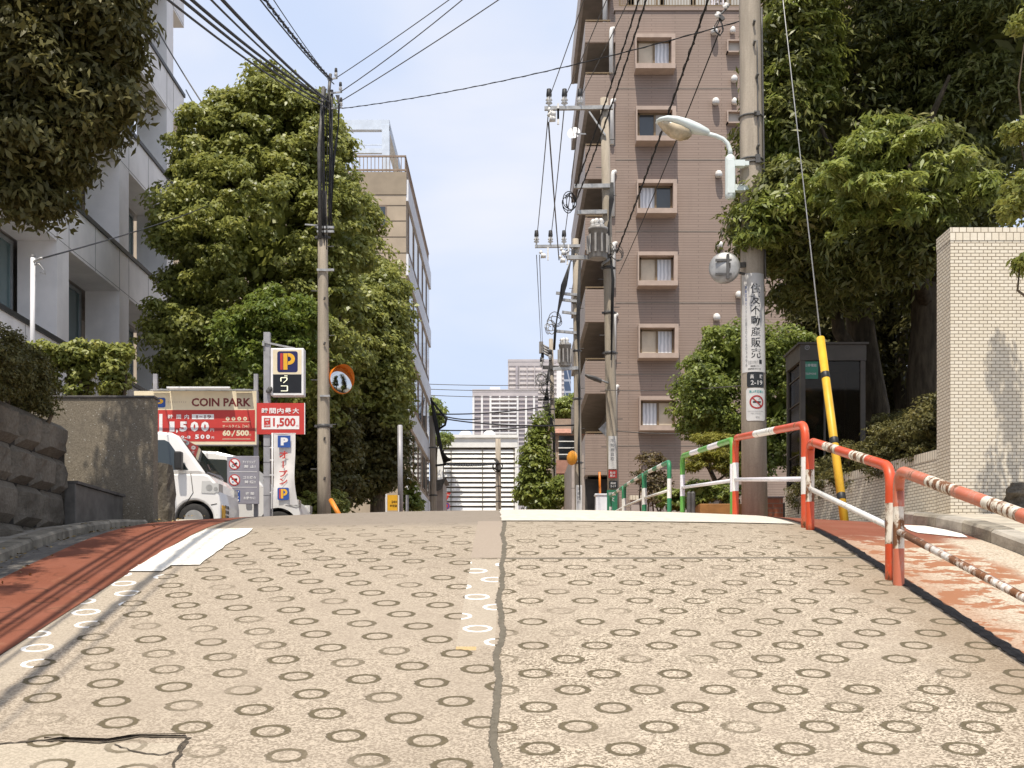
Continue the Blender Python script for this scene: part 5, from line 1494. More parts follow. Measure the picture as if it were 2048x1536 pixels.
o = thing('street_lamp', 'small dark arm lamp on the tall pole before the brown block', 'street lamp', P(1195, 760, Y1))
mb = MB(); mb.tube([P(1216, 766, Y1 - .15), P(1200, 760, Y1 - .3)], .03, 8); mb.build('arm', STEEL, o)
mb = MB(); sweep_oval(mb, [(P(1203, 762, Y1 - .3), .06, .06, .06), (P(1190, 757, Y1 - .35), .09, .06, .07), (P(1175, 752, Y1 - .4), .07, .04, .05), (P(1170, 750, Y1 - .4), .03, .02, .02)]); mb.build('lamp_head', DSTEEL, o)
o = thing('road_sign', 'diamond-shaped grey back of a road sign on the tall pole', 'sign', P(1217, 858, Y1))
mb = MB(); c = P(1217, 858, Y1 + .2); q = 20 * Y1 / 2500
mb.prism([(c.x - q, c.z), (c.x, c.z - q), (c.x + q, c.z), (c.x, c.z + q)], Y1 + .2, Y1 + .22); mb.build('plate', STEEL, o)
GRNP = M('green_plate', (.03, .19, .10), .5, .1, 5)
def plate(label, u0, v0, u1, v1, Y, mats, texts=(), name='pole_plate', cat='plate', parts=(), group=None, d=.012):
    o = thing(name, label, cat, P((u0+u1)/2, v1, Y), group)
    mb = MB(); mb.box(PX(u0, Y), PX(u1, Y), Y, Y + d, PZ(v1, Y), PZ(v0, Y)); mb.build('board', mats[0], o)
    if texts:
        mb = MB(); used = []
        for s, a0, b0, a1, b1, mt in texts:
            if mt not in used: used.append(mt)
            write_px(mb, s, a0, b0, a1, b1, Y - .004, used.index(mt))
        mb.build('lettering', used, o)
    return o
Yp1 = Y1 - .19
plate('white paper strip with dark vertical writing on the tall pole', 1217, 872, 1233, 938, Yp1, [NW], [(c, 1221, 878 + i*9, 1229, 885 + i*9, NG) for i, c in enumerate('不動産買取')], group='plates on the tall pole')
plate('small red and white plate on the tall pole above the black one', 1217, 940, 1234, 956, Yp1, [NR], [('駐車', 1220, 943, 1231, 948, NW), ('禁止', 1220, 949, 1231, 954, NW)], group='plates on the tall pole')
plate('small black address plate low on the tall pole', 1218, 962, 1235, 977, Yp1, [NB], [('高輪', 1221, 964, 1232, 968.5, NW), ('2-19', 1221, 970, 1232, 974.5, NW)], group='plates on the tall pole')
plate('green plate with white characters at the foot of the tall pole', 1214, 980, 1235, 1030, Yp1, [GRNP], [('通学路', 1217, 984, 1232, 991, NW), ('文', 1220, 994, 1229, 1003, NW)], group='plates on the tall pole')

Y2 = 46.0
b = P(1158.5, 1030, Y2); b.z = G(b.x, Y2) - .3
p2 = utility_pole('second pole beyond the crest, hung with arms, cables and a transformer', b, P(1151, 478, Y2), .15, .11, POLE, (.3, .5, .65, .8), 12)
MB().bar(P(1070, 493, Y2 - .15), P(1160, 492, Y2 - .15), .1, .1).build('crossarm', STEEL, p2)
for v, u in ((590, 1112), (603, 1120), (628, 1124), (666, 1110)): MB().bar(P(u, v - 4, Y2 - .15), P(1156, v, Y2 - .15), .10, .09).build('crossarm', STEEL, p2)
MB().bar(P(1106, 738, Y2 - .15), P(1158, 736, Y2 - .15), .09, .12).build('crossarm', STEEL, p2)
for u in (1073, 1101, 1128): insulator(p2, P(u, 489, Y2 - .15), 1.15)
for u, v in ((1082, 511), (1123, 505), (1121, 520)): cutout(p2, P(u, v, Y2 - .2), 1.15)
transformer(p2, P(1130, 733, Y2 - .1), .22, .82)
coil('cable_loop', p2, P(1102, 655, Y2 - .2), .2, 5, 11, STEEL, .013); coil('cable_loop', p2, P(1112, 640, Y2 - .2), .26, 3, 12, WIREG, .014); coil('cable_loop', p2, P(1140, 510, Y2 - .2), .2, 5, 13, WIREG, .012)
mb = MB()
for k in range(6): mb.tube([P(1145 + k, 500, Y2 - .2), P(1133 - 2*k, 570, Y2 - .3), P(1118 - k, 620 + 4*k, Y2 - .3), P(1109 + k*.6, 660, Y2 - .3), P(1107 + k*.5, 700, Y2 - .2)], .022, 5)
for k in range(4): mb.tube([P(1158 + k, 520, Y2 - .2), P(1153 + 2*k, 640, Y2 - .22), P(1160 - k, 780, Y2 - .22), P(1156 + k, 900, Y2 - .2), P(1160, 1000, Y2 - .18)], .018, 5)
mb.build('cable_bundle', RUBBER, p2)
plate('white paper strip with writing low on the second pole', 1152, 970, 1164, 1030, Y2 - .18, [NW], [(c, 1154.5, 974 + i*9, 1161.5, 981 + i*9, NG) for i, c in enumerate('貸事務所')])
ORNG = M('orange_enamel', (.72, .30, .03), .4, .08, 5)
o = thing('traffic_mirror', 'orange back of a traffic mirror on the second pole beyond the crest', 'mirror', P(1144, 916, Y2 - .3), 'traffic mirrors')
c = P(1144, 916, Y2 - .35); mb = MB(); mb.lathe(c, [(.25, -.03), (.27, 0), (.24, .04), (.12, .09), (.01, .10)], 20, axis=Vector((-.75, -.66, 0))); mb.build('back_plate', ORNG, o)
mb = MB(); mb.bar(c, P(1156, 916, Y2 - .1), .05, .05); mb.build('bracket', STEEL, o)
Y3 = 70.0
b = P(1111, 1030, Y3); b.z = G(b.x, Y3) - .3
p3 = utility_pole('farthest pole of the right-hand row, with a switch box and looped cables', b, P(1102, 678, Y3), .16, .12, POLE2, (.4, .7), 10)
MB().bar(P(1085, 735, Y3 - .2), P(1118, 735, Y3 - .2), .12, .2).build('crossarm', DSTEEL, p3)
MB().bar(P(1076, 800, Y3 - .2), P(1108, 798, Y3 - .2), .1, .1).build('crossarm', DSTEEL, p3)
MB().bar(P(1080, 830, Y3 - .2), P(1108, 830, Y3 - .2), .1, .1).build('crossarm', DSTEEL, p3)
mb = MB(); mb.box(PX(1078, Y3), PX(1086, Y3), Y3 - .4, Y3 - .1, PZ(708, Y3), PZ(686, Y3))
for k in range(4): mb.tube([P(1086, 690 + 5*k, Y3 - .25), P(1098, 697 + 5*k, Y3 - .25)], .06, 6)
mb.build('switch_box', TRANS, p3)
for u, v in ((1085, 727), (1100, 720), (1083, 735)): insulator(p3, P(u, v, Y3 - .25), 1.3)
coil('cable_loop', p3, P(1084, 760, Y3 - .3), .36, 6, 21, STEEL, .02); coil('cable_loop', p3, P(1092, 775, Y3 - .3), .4, 4, 22, WIREG, .02)
mb = MB()
for k in range(5): mb.tube([P(1100 + k, 700, Y3 - .2), P(1097 - k, 760, Y3 - .3), P(1086 + 3*k, 810, Y3 - .3), P(1106 + k, 870, Y3 - .25), P(1108, 960, Y3 - .2)], .03, 5)
mb.build('cable_bundle', RUBBER, p3)

Y4 = 66.0
b = P(869, 1030, Y4); b.z = G(b.x, Y4) - .3
p4 = utility_pole('weathered pole at the far left corner with dark hanging cables', b, P(864, 832, Y4), .19, .15, POLE2, (.5, .8), 6)
mb = MB()
for k in range(6): mb.tube([P(862 + k, 795 + 4*k, Y4 - .2), P(868 + k, 840, Y4 - .3), P(876 + 2*k, 880 + 6*k, Y4 - .3), P(888 + 3*k, 926 - k, Y4 - .3)], .05, 5)
mb.tube([P(862, 800, Y4 - .2), P(893, 838, Y4 - .4), P(890, 850, Y4 - .4), P(872, 862, Y4 - .2)], .06, 6); mb.bar(P(870, 931, Y4), P(892, 929, Y4), .12, .10); mb.build('cable_bundle', RUBBER, p4)
Y5 = 84.0
b = P(998, 1030, Y5); b.z = G(b.x, Y5) - .3
p5 = utility_pole('short brown pole standing in front of the louvred building', b, P(996, 878, Y5), .20, .18, POLE2, (.55, .66), 5)
mb = MB(); mb.bar(P(992, 935, Y5 - .25), P(1002, 935, Y5 - .25), .2, .3); mb.bar(P(990, 918, Y5 - .25), P(996, 925, Y5 - .25), .1, .2); mb.build('bracket', DSTEEL, p5)
coil('cable_loop', p5, P(996, 932, Y5 - .3), .3, 4, 31, RUBBER, .03)

# ------------------------------------------------------------------ overhead wires, each strung on its own
def wire(label, a, b, sag=.3, r=.012, mat=None, n=14, cat='cable', group='overhead wires', twist=0, name='overhead_wire'):
    a = Vector(a); b = Vector(b); pts = []
    for i in range(n + 1):
        q = i / n; p = a.lerp(b, q); p.z -= sag * 4 * q * (1 - q); pts.append(p)
    mb = MB(); mb.tube(pts, r, 6)
    if twist:
        h = []; m = int((b - a).length / .05); 
        d = (b - a).normalized(); s = d.cross(Vector((0, 0, 1))).normalized()
        for i in range(m):
            q = i / m; p = a.lerp(b, q); p.z -= sag * 4 * q * (1 - q); an = i * twist
            h.append(p + s * math.cos(an) * r * 1.5 + Vector((0, 0, 1)) * math.sin(an) * r * 1.5)
        mb.tube(h, r * .38, 4)
    return tag(mb.build(name, mat or RUBBER), label, cat, group)
GB = 'thick black cables over the left kerb'
LB = 'thick black cable in the bundle sweeping down to the left pole top'
def over(u0, v0, sl, dz, dx):      # far-end point so that the span leaves the frame on the line seen in the photograph
    return (-2.72 + dx, -3, CZ + 2.2 + dz)
for k, (u, v, dx, dz, sg, r_) in enumerate(((640, 192, -.12, .0, .42, .021), (648, 205, -.02, -.25, .40, .018), (655, 215, .05, -.45, .42, .013), (652, 198, .12, .40, .38, .023), (660, 205, .22, .15, .46, .013))):
    wire(LB, P(u, v, YL - .1), over(u, v, 0, dz, dx), sg, r_, RUBBER, 24, group=GB, name='overhead_cable')
LB2 = 'black cable with hanging rings, upper strand sweeping to the left pole top'
for k, (u, v, dx, dz, sg, r_) in enumerate(((664, 160, .34, 1.05, .42, .018), (668, 168, .40, .85, .45, .012), (660, 158, .48, 1.35, .38, .008))):
    wire(LB2, P(u, v, YL - .1), over(u, v, 0, dz, dx), sg, r_, RUBBER, 24, group='ringed cables over the left kerb', twist=.55 if k == 0 else 0, name='overhead_cable')
HR = Vector((tP.x - .1, YP, CZ + 10.6))
wire('thin wire from the left pole rising to the upper middle edge', P(672, 156, YL), P(1330, -330, YP + .5), .10, .009, WIREG)
wire('upper of the two paired wires crossing the sky from the left pole', P(681, 184, YL), P(1400, -440, YP), .25, .010, WIREG)
wire('lower of the two paired wires crossing the sky from the left pole', P(672, 208, YL), P(1490, -350, YP), .12, .010, WIREG)
wire('long twisted wire slung from the left pole to the right-hand concrete pole', P(684, 217, YL), P(1495, 38, YP), .14, .008, RUBBER, 18, twist=.5)
for k, (u, x_) in enumerate(((1098, 1.95), (1129, 2.45), (1160, 2.95))):
    wire(['leftmost', 'middle', 'rightmost'][k] + ' high-voltage wire rising from the insulators of the tall pole', P(u, 197, Y1 - .14), (x_, YP - .25, CZ + 11.25), .08, .011, WIREG)
    wire(['leftmost', 'middle', 'rightmost'][k] + ' high-voltage wire between the tall pole and the second pole', P(u, 210, Y1 - .1), P((1073, 1101, 1128)[k], 482, Y2 - .15), .12, .014, WIREG)
wire('grey feeder cable dropping between the tall pole and the second pole', P(1097, 245, Y1), P(1118, 520, Y2), .05, .020, WIREG)
for k in range(2):
    wire('left wire of the thin pair below the second pole crossarm' if k == 0 else 'right wire of the thin pair below the second pole crossarm', P(1073 + 6*k, 510, Y2 - .1), P(1082 + 3*k, 690, Y3 - .3), .05, .014, WIREG)
wire('upper twisted black cable crossing the brown block to the concrete pole', P(1152, 372, Y1 - .2), P(1505, -760, YP), .3, .016, RUBBER, 20, twist=.6)
wire('lower twisted black cable crossing the brown block to the concrete pole', P(1152, 402, Y1 - .2), P(1480, -640, YP), .42, .016, RUBBER, 20, twist=.6)
wire('thick black cable running down to the transformer in front of the brown block', P(1234, 505, Y1 - .2), P(1497, -238, YP), .12, .018, RUBBER, 20, twist=.6)
wire('thin wire descending from the concrete pole past the lamp head', P(1238, 548, Y1 + 1), P(1440, 60, YP - .1), .10, .010, RUBBER)
o = thing('wire_loop', 'looped drop wire with small insulators beside the concrete pole', 'cable', P(1440, 60, YP - .1))
mb = MB(); q = lambda u, v: P(u, v, YP - .12)
mb.tube([q(1440, 38), q(1432, 55), q(1428, 60), q(1434, 66), q(1441, 70), q(1446, 62), q(1444, 48), q(1438, 38)], .010, 6); mb.tube([q(1436, 40), q(1429, 52), q(1431, 64), q(1440, 72), q(1447, 58), q(1441, 42)], .008, 6); mb.build('loop', RUBBER, o)
mb = MB(); mb.tube([q(1434, 32), q(1444, 26), q(1452, 18), q(1460, 8)], .014, 6); mb.bar(q(1438, 30), q(1447, 40), .05, .05); mb.build('clamp', DSTEEL, o)
for c_ in (q(1436, 30), q(1452, 12)):
    mb = MB(); mb.lathe(c_, [(.02, -.04), (.045, -.02), (.025, 0), (.045, .02), (.02, .04)], 8, axis=(.6, 0, .8)); mb.build('insulator', PORC, o)
wire('thin wire crossing low in front of the brown block', P(1210, 780, Y1), P(1500, 770, YP + 4), .05, .010, WIREG)
wire('thin wire low across the ground floor of the brown block', P(1232, 862, Y1), P(1560, 858, 24), .08, .012, WIREG)
for k, (v0, v1, u1) in enumerate(((768, 770, 1100), (778, 781, 1100), (790, 795, 1098))):
    wire(['uppermost', 'middle', 'lowest'][k] + ' of the three faint wires across the sky above the pale tower', P(850, v0, 72), P(u1, v1, Y3), .05, .02, WIREG)
for k, (v0, v1, u1, lab) in enumerate(((828, 812, 1098, 'dark wire rising across the pale tower to the far pole'), (838, 850, 1160, 'dark wire sagging across the pale tower to the second pole'), (860, 848, 1108, 'thin wire crossing just above the louvred building'), (826, 838, 960, 'thin wire crossing the left half of the pale tower'))):
    wire(lab, P(868 if k != 1 else 892, v0, Y4), P(u1, v1, Y3 if u1 < 1150 else Y2), .15, .035, RUBBER)
wire('twisted cable slung low across the louvres', P(890, 928, Y4), P(996, 926, Y5), .1, .045, RUBBER, twist=.4)
wire('pale tube across the far tree from the short brown pole', P(1000, 935, Y5), P(1092, 928, Y3), .05, .03, STEEL)
for k, (a, b_) in enumerate((((346, 128), (440, 265)), ((372, 180), (440, 290)))):
    wire(('upper' if k == 0 else 'lower') + ' faint wire from the office building into the tall tree', P(a[0] - 40*(1-k) + 0, a[1] - 84*(1-k), 38), P(b_[0] - 30, b_[1] - 50, 33), .05, .02, WIREG)

# guy wire with its yellow sleeve
YELL = M('yellow_sleeve', (.72, .42, .03), .45, .10, 5, dirt=.12); BLK = M('black_band', (.02, .02, .02), .5, .1, 5)
YG = 13.3
g0 = P(1691, 1041, YG); g0.z = G(g0.x, YG) - .05; g1 = P(1641, 676, YG + .9)
o = thing('guy_wire', 'leaning yellow sleeve with black bands and a thin stay wire above', 'guy wire', g0)
mb = MB(); mb.tube([g0, g0.lerp(g1, .5), g1], .046, 14); mb.build('sleeve', YELL, o)
for q in (.155, .44, .79): 
    mb = MB(); d = (g1 - g0).normalized(); mb.lathe(g0.lerp(g1, q) - d*.035, [(.0475, 0), (.0485, .002), (.0485, .075), (.0475, .077)], 14, axis=d); mb.build('black_band', BLK, o)
mb = MB(); mb.tube([g1, P(1566, 0, YP - .1), P(1520, -330, YP)], .008, 6); mb.build('stay', STEEL, o)


# ------------------------------------------------------------------ parking signs
SRED = M('sign_red', (.53, .045, .035), .45, .05, 4); SCRM = M('sign_cream', (.76, .65, .45), .5, .04, 4); SWHT = M('sign_white', (.82, .80, .78), .45, .04, 4); SDRK = M('sign_maroon', (.20, .035, .028), .5, .05, 4)
SNAVY = M('sign_navy', (.016, .018, .09), .45, .05, 4); SYEL = M('sign_yellow', (.80, .43, .03), .45, .05, 4); SBLU = M('sign_blue', (.03, .085, .32), .45, .05, 4); SGRY = M('sign_grey', (.30, .285, .32), .45, .06, 4)
SBLK = M('sign_black', (.015, .015, .016), .3, .1, 4); POST = M('sign_post_grey', (.36, .35, .36), .5, .08, 6, metal=.2, dirt=.2)
LED, lt, lb = newmat('lit_led'); lb.inputs['Base Color'].default_value = (.8, .8, .6, 1); lb.inputs['Emission Color'].default_value = (1, .95, .7, 1); lb.inputs['Emission Strength'].default_value = .55

def p_logo(mb, u0, v0, u1, v1, Y, base, yel, red):     # rounded blue square holding a yellow P with a red back stripe
    x0, x1, z0, z1 = PX(u0, Y), PX(u1, Y), PZ(v1, Y), PZ(v0, Y); w, h = x1 - x0, z1 - z0
    r = .12 * w; vs = []
    for cx, cz, a0 in ((x1-r, z1-r, 0), (x0+r, z1-r, 90), (x0+r, z0+r, 180), (x1-r, z0+r, 270)):
        for k in range(6): a = math.radians(a0 + k * 18); vs.append((cx + r*math.cos(a), Y - .004, cz + r*math.sin(a)))
    mb.add(vs, [tuple(range(len(vs)))[::-1]], base)
    y = Y - .007
    mb.rect(x0 + .15*w, x0 + .27*w, z0 + .12*h, z0 + .90*h, y, red)
    mb.rect(x0 + .30*w, x0 + .50*w, z0 + .12*h, z0 + .90*h, y, yel)
    cx, cz = x0 + .56*w, z0 + .63*h; n = 20; vs = []
    for k in range(n + 1):
        a = math.radians(100 - 200 * k / n)
        for rr in (.115, .29): vs.append((cx + rr*w*math.cos(a)*1.05, y - .001, cz + rr*h*math.sin(a)*.95))
    mb.add(vs, [(2*k, 2*k+1, 2*k+3, 2*k+2) for k in range(n)], yel)
def bigP(mb, u0, v0, u1, v1, Y, base, fg):
    x0, x1, z0, z1 = PX(u0, Y), PX(u1, Y), PZ(v1, Y), PZ(v0, Y); w, h = x1 - x0, z1 - z0
    mb.rect(x0, x1, z0, z1, Y - .004, base); write(mb, 'P', x0 + .24*w, x0 + .82*w, z0 + .17*h, z0 + .83*h, Y - .007, fg, .06)

YS_ = 23.0
o = thing('parking_sign', 'wide red and cream board reading COIN PARK above the white van', 'sign', (PX(410, YS_), YS_ + .1, G(PX(410, YS_), YS_)))
mb = MB(); mb.box(PX(268, YS_), PX(513, YS_), YS_, YS_ + .10, PZ(889, YS_), PZ(782, YS_)); b_ = mb.build('board', SCRM, o)
mb = MB(); mb.rect(PX(270, YS_), PX(510, YS_), PZ(883, YS_), PZ(820, YS_), YS_ - .003); mb.build('red_panel', SRED, b_)
mb = MB(); mb.box(PX(266, YS_), PX(514.5, YS_), YS_ - .02, YS_ + .12, PZ(890.5, YS_), PZ(889, YS_) - .002); mb.box(PX(513, YS_) + .002, PX(515, YS_), YS_ - .02, YS_ + .12, PZ(888.9, YS_), PZ(782, YS_)); mb.build('frame', POST, o)
mb = MB()
for u in (306, 508.5): mb.box(PX(u - 4, YS_), PX(u + 4, YS_), YS_ + .125, YS_ + .20, .9, PZ(745, YS_))
mb.build('post', POST, o)
mb = MB(); p_logo(mb, 300, 795.5, 331, 815, YS_, 2, 1, 3)
write_px(mb, 'COIN PARK', 383, 796, 502, 813, YS_ - .004, 4, .03)
write_px(mb, '・・・・・・・・・', 336, 803, 372, 805, YS_ - .004, 4, 0)
write_px(mb, '時', 336, 829, 346, 838, YS_ - .008, 0, .02); write_px(mb, '間', 353, 829, 362, 838, YS_ - .008, 0, .02); write_px(mb, '内', 369, 829, 378, 838, YS_ - .008, 0, .02)
mb.rect(PX(384, YS_), PX(428, YS_), PZ(838.5, YS_), PZ(828.5, YS_), YS_ - .006, 0); write_px(mb, '8', 392, 830, 396, 837, YS_ - .009, 4, .01); write_px(mb, '19', 409, 830, 422, 837, YS_ - .009, 4, .01); mb.rect(PX(399, YS_), PX(405, YS_), PZ(834, YS_), PZ(833, YS_), YS_ - .009, 4)
for s, a, c in (('1', 339, 349), (',', 352, 356), ('5', 359, 374.5), ('0', 381, 397), ('0', 402, 418)): write_px(mb, s, a, 843 if s != ',' else 859, c, 863 if s != ',' else 866, YS_ - .008, 0, .055)
write_px(mb, '円', 421, 857, 428, 863, YS_ - .008, 0, .01)
write_px(mb, '夜間 19-8', 320, 870, 381, 878, YS_ - .008, 0, .02)
for s, a in (('5', 390), ('0', 401), ('0', 412)): write_px(mb, s, a, 869, a + 8, 878, YS_ - .008, 0, .05)
write_px(mb, '円', 423, 873, 428, 878, YS_ - .008, 0, .01)
for k in range(4): mb.disc((PX(455.5 + 11.6*k, YS_), PZ(837.5, YS_)), .036, YS_ - .006, 18, 5); mb.disc((PX(455.5 + 11.6*k, YS_), PZ(837.5, YS_)), .012, YS_ - .008, 8, 3)
for v in (843.5, 878): mb.rect(PX(445, YS_), PX(501, YS_), PZ(v + .7, YS_), PZ(v - .4, YS_), YS_ - .006, 5)
write_px(mb, 'オールタイム［24h］', 445, 849, 498, 856, YS_ - .008, 5, .01)
write_px(mb, '60', 445, 860, 461, 872, YS_ - .008, 5, .05); write_px(mb, '分', 461.5, 867, 465, 872, YS_ - .008, 5, .0); write_px(mb, '/', 463, 860, 471, 873, YS_ - .009, 5, .0); write_px(mb, '500', 472.5, 860, 498, 872, YS_ - .008, 5, .05); write_px(mb, '円', 498.5, 868, 502, 872, YS_ - .008, 5, .0)
mb.rect(PX(318.5, YS_), PX(325, YS_), PZ(864, YS_), PZ(828, YS_), YS_ - .006, 0)
mb.build('lettering', [SWHT, SYEL, SBLU, SRED, SDRK, SCRM], b_)
mb = MB(); mb.box(PX(340, YS_), PX(465, YS_), YS_ - .23, YS_ - .18, PZ(781, YS_), PZ(777.5, YS_)); mb.box(PX(341, YS_), PX(464, YS_), YS_ - .1799, YS_ + .02, PZ(779.4, YS_), PZ(778.6, YS_)); mb.build('lamp_hood', SWHT, o)
mb = MB()
for u in (323, 488): mb.box(PX(u - 16, YS_), PX(u + 16, YS_), YS_ - .14, YS_ - .02, PZ(783.5, YS_), PZ(780.5, YS_)); mb.bar(P(u, 781, YS_ - .08), P(u, 778, YS_ - .3), .02, .02)
mb.bar(P(300, 780, YS_ - .30), P(515, 780, YS_ - .30), .018, .018); mb.build('lamp_bracket', STEEL, o)

o = thing('rules_sign', 'grey board with two red prohibition symbols and a blue night pictogram', 'sign', P(487, 1010, YS_ - .06))
Yg = YS_ - .02
mb = MB(); mb.box(PX(454, Yg), PX(518, Yg), Yg, Yg + .03, PZ(1008, Yg), PZ(912, Yg)); b_ = mb.build('board', SGRY, o, .006)
mb = MB()
for v in (943.5, 974.5): mb.rect(PX(459, Yg), PX(514, Yg), PZ(v + .6, Yg), PZ(v - .5, Yg), Yg - .004, 0)
for v in (928, 960):
    c = (PX(469, Yg), PZ(v, Yg)); s = Yg / 2500
    mb.disc(c, 11.4*s, Yg - .004, 26, 1); mb.disc(c, 9.4*s, Yg - .006, 26, 0)
    if v == 928: mb.ring((c[0] - 2.5*s, c[1] - 3.5*s), 1.6*s, 3.0*s, Yg - .008, 14, 2); mb.bar((c[0] + 1*s, Yg - .008, c[1] - .5*s), (c[0] + 5*s, Yg - .008, c[1] + 2.5*s), .012, .03, 2)
    else: mb.rect(c[0] - 5.5*s, c[0] + 5.5*s, c[1] + .5*s, c[1] + 3.2*s, Yg - .008, 2); mb.rect(c[0] - 1*s, c[0] + 5*s, c[1] - 2.5*s, c[1] + .5*s, Yg - .008, 2); mb.disc((c[0] - 3*s, c[1] - 4*s), 1.6*s, Yg - .008, 10, 3)
    d = 6.8*s; w = 1.1*s
    mb.quad((c[0]-d-w, Yg-.010, c[1]+d-w), (c[0]+d-w, Yg-.010, c[1]-d-w), (c[0]+d+w, Yg-.010, c[1]-d+w), (c[0]-d+w, Yg-.010, c[1]+d+w), 1)
mb.rect(PX(459, Yg), PX(480, Yg), PZ(1003, Yg), PZ(981, Yg), Yg - .004, 3)
for u, v, r_ in ((470, 992, 2.6), (475, 994, 2.2), (464.5, 997, 2.2), (470, 1000, 2.8), (476, 1000.5, 2.3), (464, 1001, 2.0), (477, 983.5, 1.1), (473, 985.5, .7)): mb.disc((PX(u, Yg), PZ(v, Yg)), r_*Yg/2500, Yg - .007, 12, 0)
mb.disc((PX(464, Yg), PZ(985, Yg)), 2.6*Yg/2500, Yg - .007, 12, 0); mb.disc((PX(465.2, Yg), PZ(984.4, Yg)), 2.2*Yg/2500, Yg - .009, 12, 3)
for s_, u0, v0, u1, v1 in (('アイドリング', 485, 921, 511, 927), ('禁 止!', 488, 930, 511, 936), ('ゴミ焼々', 486, 952, 512, 958), ('禁 煙!!', 489, 961, 511, 967), ('夜 間', 491, 984, 508, 990), ('お静かに', 487, 993, 511, 999)): write_px(mb, s_, u0, v0, u1, v1, Yg - .006, 0, .02)
mb.build('lettering', [SWHT, SRED, SBLK, SBLU], b_)

YQ = 22.6
o = thing('sign_pole', 'square grey pole carrying the lit parking box and price board', 'sign pole', (PX(533, YQ), YQ, G(PX(533, YQ), YQ)))
mb = MB(); mb.box(PX(527, YQ), PX(539.5, YQ), YQ, YQ + .11, .9, PZ(664, YQ)); mb.build('post', POST, o)
mb = MB()
for v in (892, 924, 953, 990): mb.box(PX(526.5, YQ), PX(540, YQ), YQ - .004, YQ + .114, PZ(v + .8, YQ), PZ(v, YQ))
mb.build('strap', DSTEEL, o)
mb = MB()
for v, u in ((778, 540), (782, 537)): mb.lathe(P(u, v, YQ - .05), [(.04, -.03), (.05, 0), (.03, .04)], 8)
mb.build('clamp', DSTEEL, o)
o = thing('parking_light_box', 'projecting light box with a yellow P logo over a black LED panel', 'sign', P(575, 790, YQ))
Yb = YQ - .02
mb = MB(); mb.box(PX(541, Yb), PX(607.5, Yb), Yb, Yb + .22, PZ(791, Yb), PZ(696, Yb)); b_ = mb.build('casing', SWHT, o, .012)
mb = MB(); mb.rect(PX(546, Yb), PX(603, Yb), PZ(748.5, Yb), PZ(700, Yb), Yb - .003, 0); mb.rect(PX(546, Yb), PX(603, Yb), PZ(786, Yb), PZ(749, Yb), Yb - .003, 1); mb.build('face', [SCRM, SBLK], b_)
mb = MB(); p_logo(mb, 554.5, 702.5, 595.5, 744.5, Yb - .002, 0, 1, 2); mb.build('logo', [SNAVY, SYEL, SRED], b_)
mb = MB(); y = Yb - .007
def seg(pts, w=1.6):
    for a, b2 in zip(pts[:-1], pts[1:]): mb.bar((PX(a[0], Yb), y, PZ(a[1], Yb)), (PX(b2[0], Yb), y, PZ(b2[1], Yb)), .018, .012)
seg([(562, 763), (562, 755.5), (574, 755.5), (574, 760), (567, 766)]); seg([(562, 772), (575, 772), (575, 782), (562, 782)]); seg([(569, 752), (575, 752)])
mb.build('lit_characters', LED, b_)
mb = MB(); mb.bar(P(527, 684, YQ - .02), P(590, 697, YQ + .05), .03, .03); mb.bar(P(540, 700, YQ + .05), P(540, 712, YQ + .05), .04, .04); mb.bar(P(527, 682, YQ - .02), P(527, 692, YQ - .02), .04, .04); mb.build('bracket', STEEL, o)
o = thing('price_board', 'small red board reading 1,500 on the square grey pole', 'sign', P(560, 868, YQ))
Yr = YQ - .03
mb = MB(); mb.box(PX(513.5, Yr), PX(608.5, Yr), Yr, Yr + .025, PZ(868.5, Yr), PZ(806, Yr)); b_ = mb.build('board', SRED, o)
mb = MB(); mb.box(PX(608.5, Yr) + .001, PX(610, Yr), Yr - .005, Yr + .03, PZ(868.5, Yr), PZ(806, Yr)); mb.build('frame', SWHT, o)
mb = MB(); mb.rect(PX(523.5, Yr), PX(598.5, Yr), PZ(858.5, Yr), PZ(832, Yr), Yr - .004, 0)
for i, c in enumerate('時間内最大'): write_px(mb, c, 523.5 + 15.4*i, 816, 523.5 + 15.4*i + 13, 827, Yr - .006, 0, .02)
mb.rect(PX(528, Yr), PX(541, Yr), PZ(854.5, Yr), PZ(836, Yr), Yr - .006, 1); write_px(mb, '8時', 530, 837.5, 539, 842, Yr - .009, 0, .01); write_px(mb, '〜', 533, 844, 536, 847, Yr - .009, 0, .01); write_px(mb, '19時', 529.5, 849, 540, 853.5, Yr - .009, 0, .01)
write_px(mb, '1,500', 546, 835.5, 591, 856, Yr - .007, 1, .035); write_px(mb, '円', 592, 850, 596.5, 854.5, Yr - .007, 1, .0)
mb.build('lettering', [SWHT, SRED], b_)
# banner
def cloth_panel(mb, u0, u1, v0, v1, Y, amp, seed, mi=0):
    nx, nz = 12, 34; rr = np.random.default_rng(seed); ph = rr.uniform(0, 6, 4); vs = []
    for j in range(nz + 1):
        for i in range(nx + 1):
            a, b2 = i/nx, j/nz
            y = Y + amp * (math.sin(a*5 + b2*3 + ph[0]) + .6*math.sin(b2*9 + a*2 + ph[1])) * (.3 + b2) + amp*.8*b2*math.sin(a*8+ph[2])
            du = (-3 if i == nx else 0)*b2*math.sin(b2*4) + 1.5*b2*math.sin(b2*7+ph[3])*a
            vs.append((PX(u0 + (u1-u0)*a + du, Y), y, PZ(v0 + (v1-v0)*b2 - 3*a*b2*b2, Y)))
    mb.add(vs, [(j*(nx+1)+i, (j+1)*(nx+1)+i, (j+1)*(nx+1)+i+1, j*(nx+1)+i+1) for j in range(nz) for i in range(nx)], mi, True)
YBN = 22.3
BANC = M('banner_cloth', (.74, .71, .67), .8, .06, 4)
o = thing('banner', 'white cloth banner with red vertical lettering between two P symbols', 'banner', P(570, 1010, YBN))
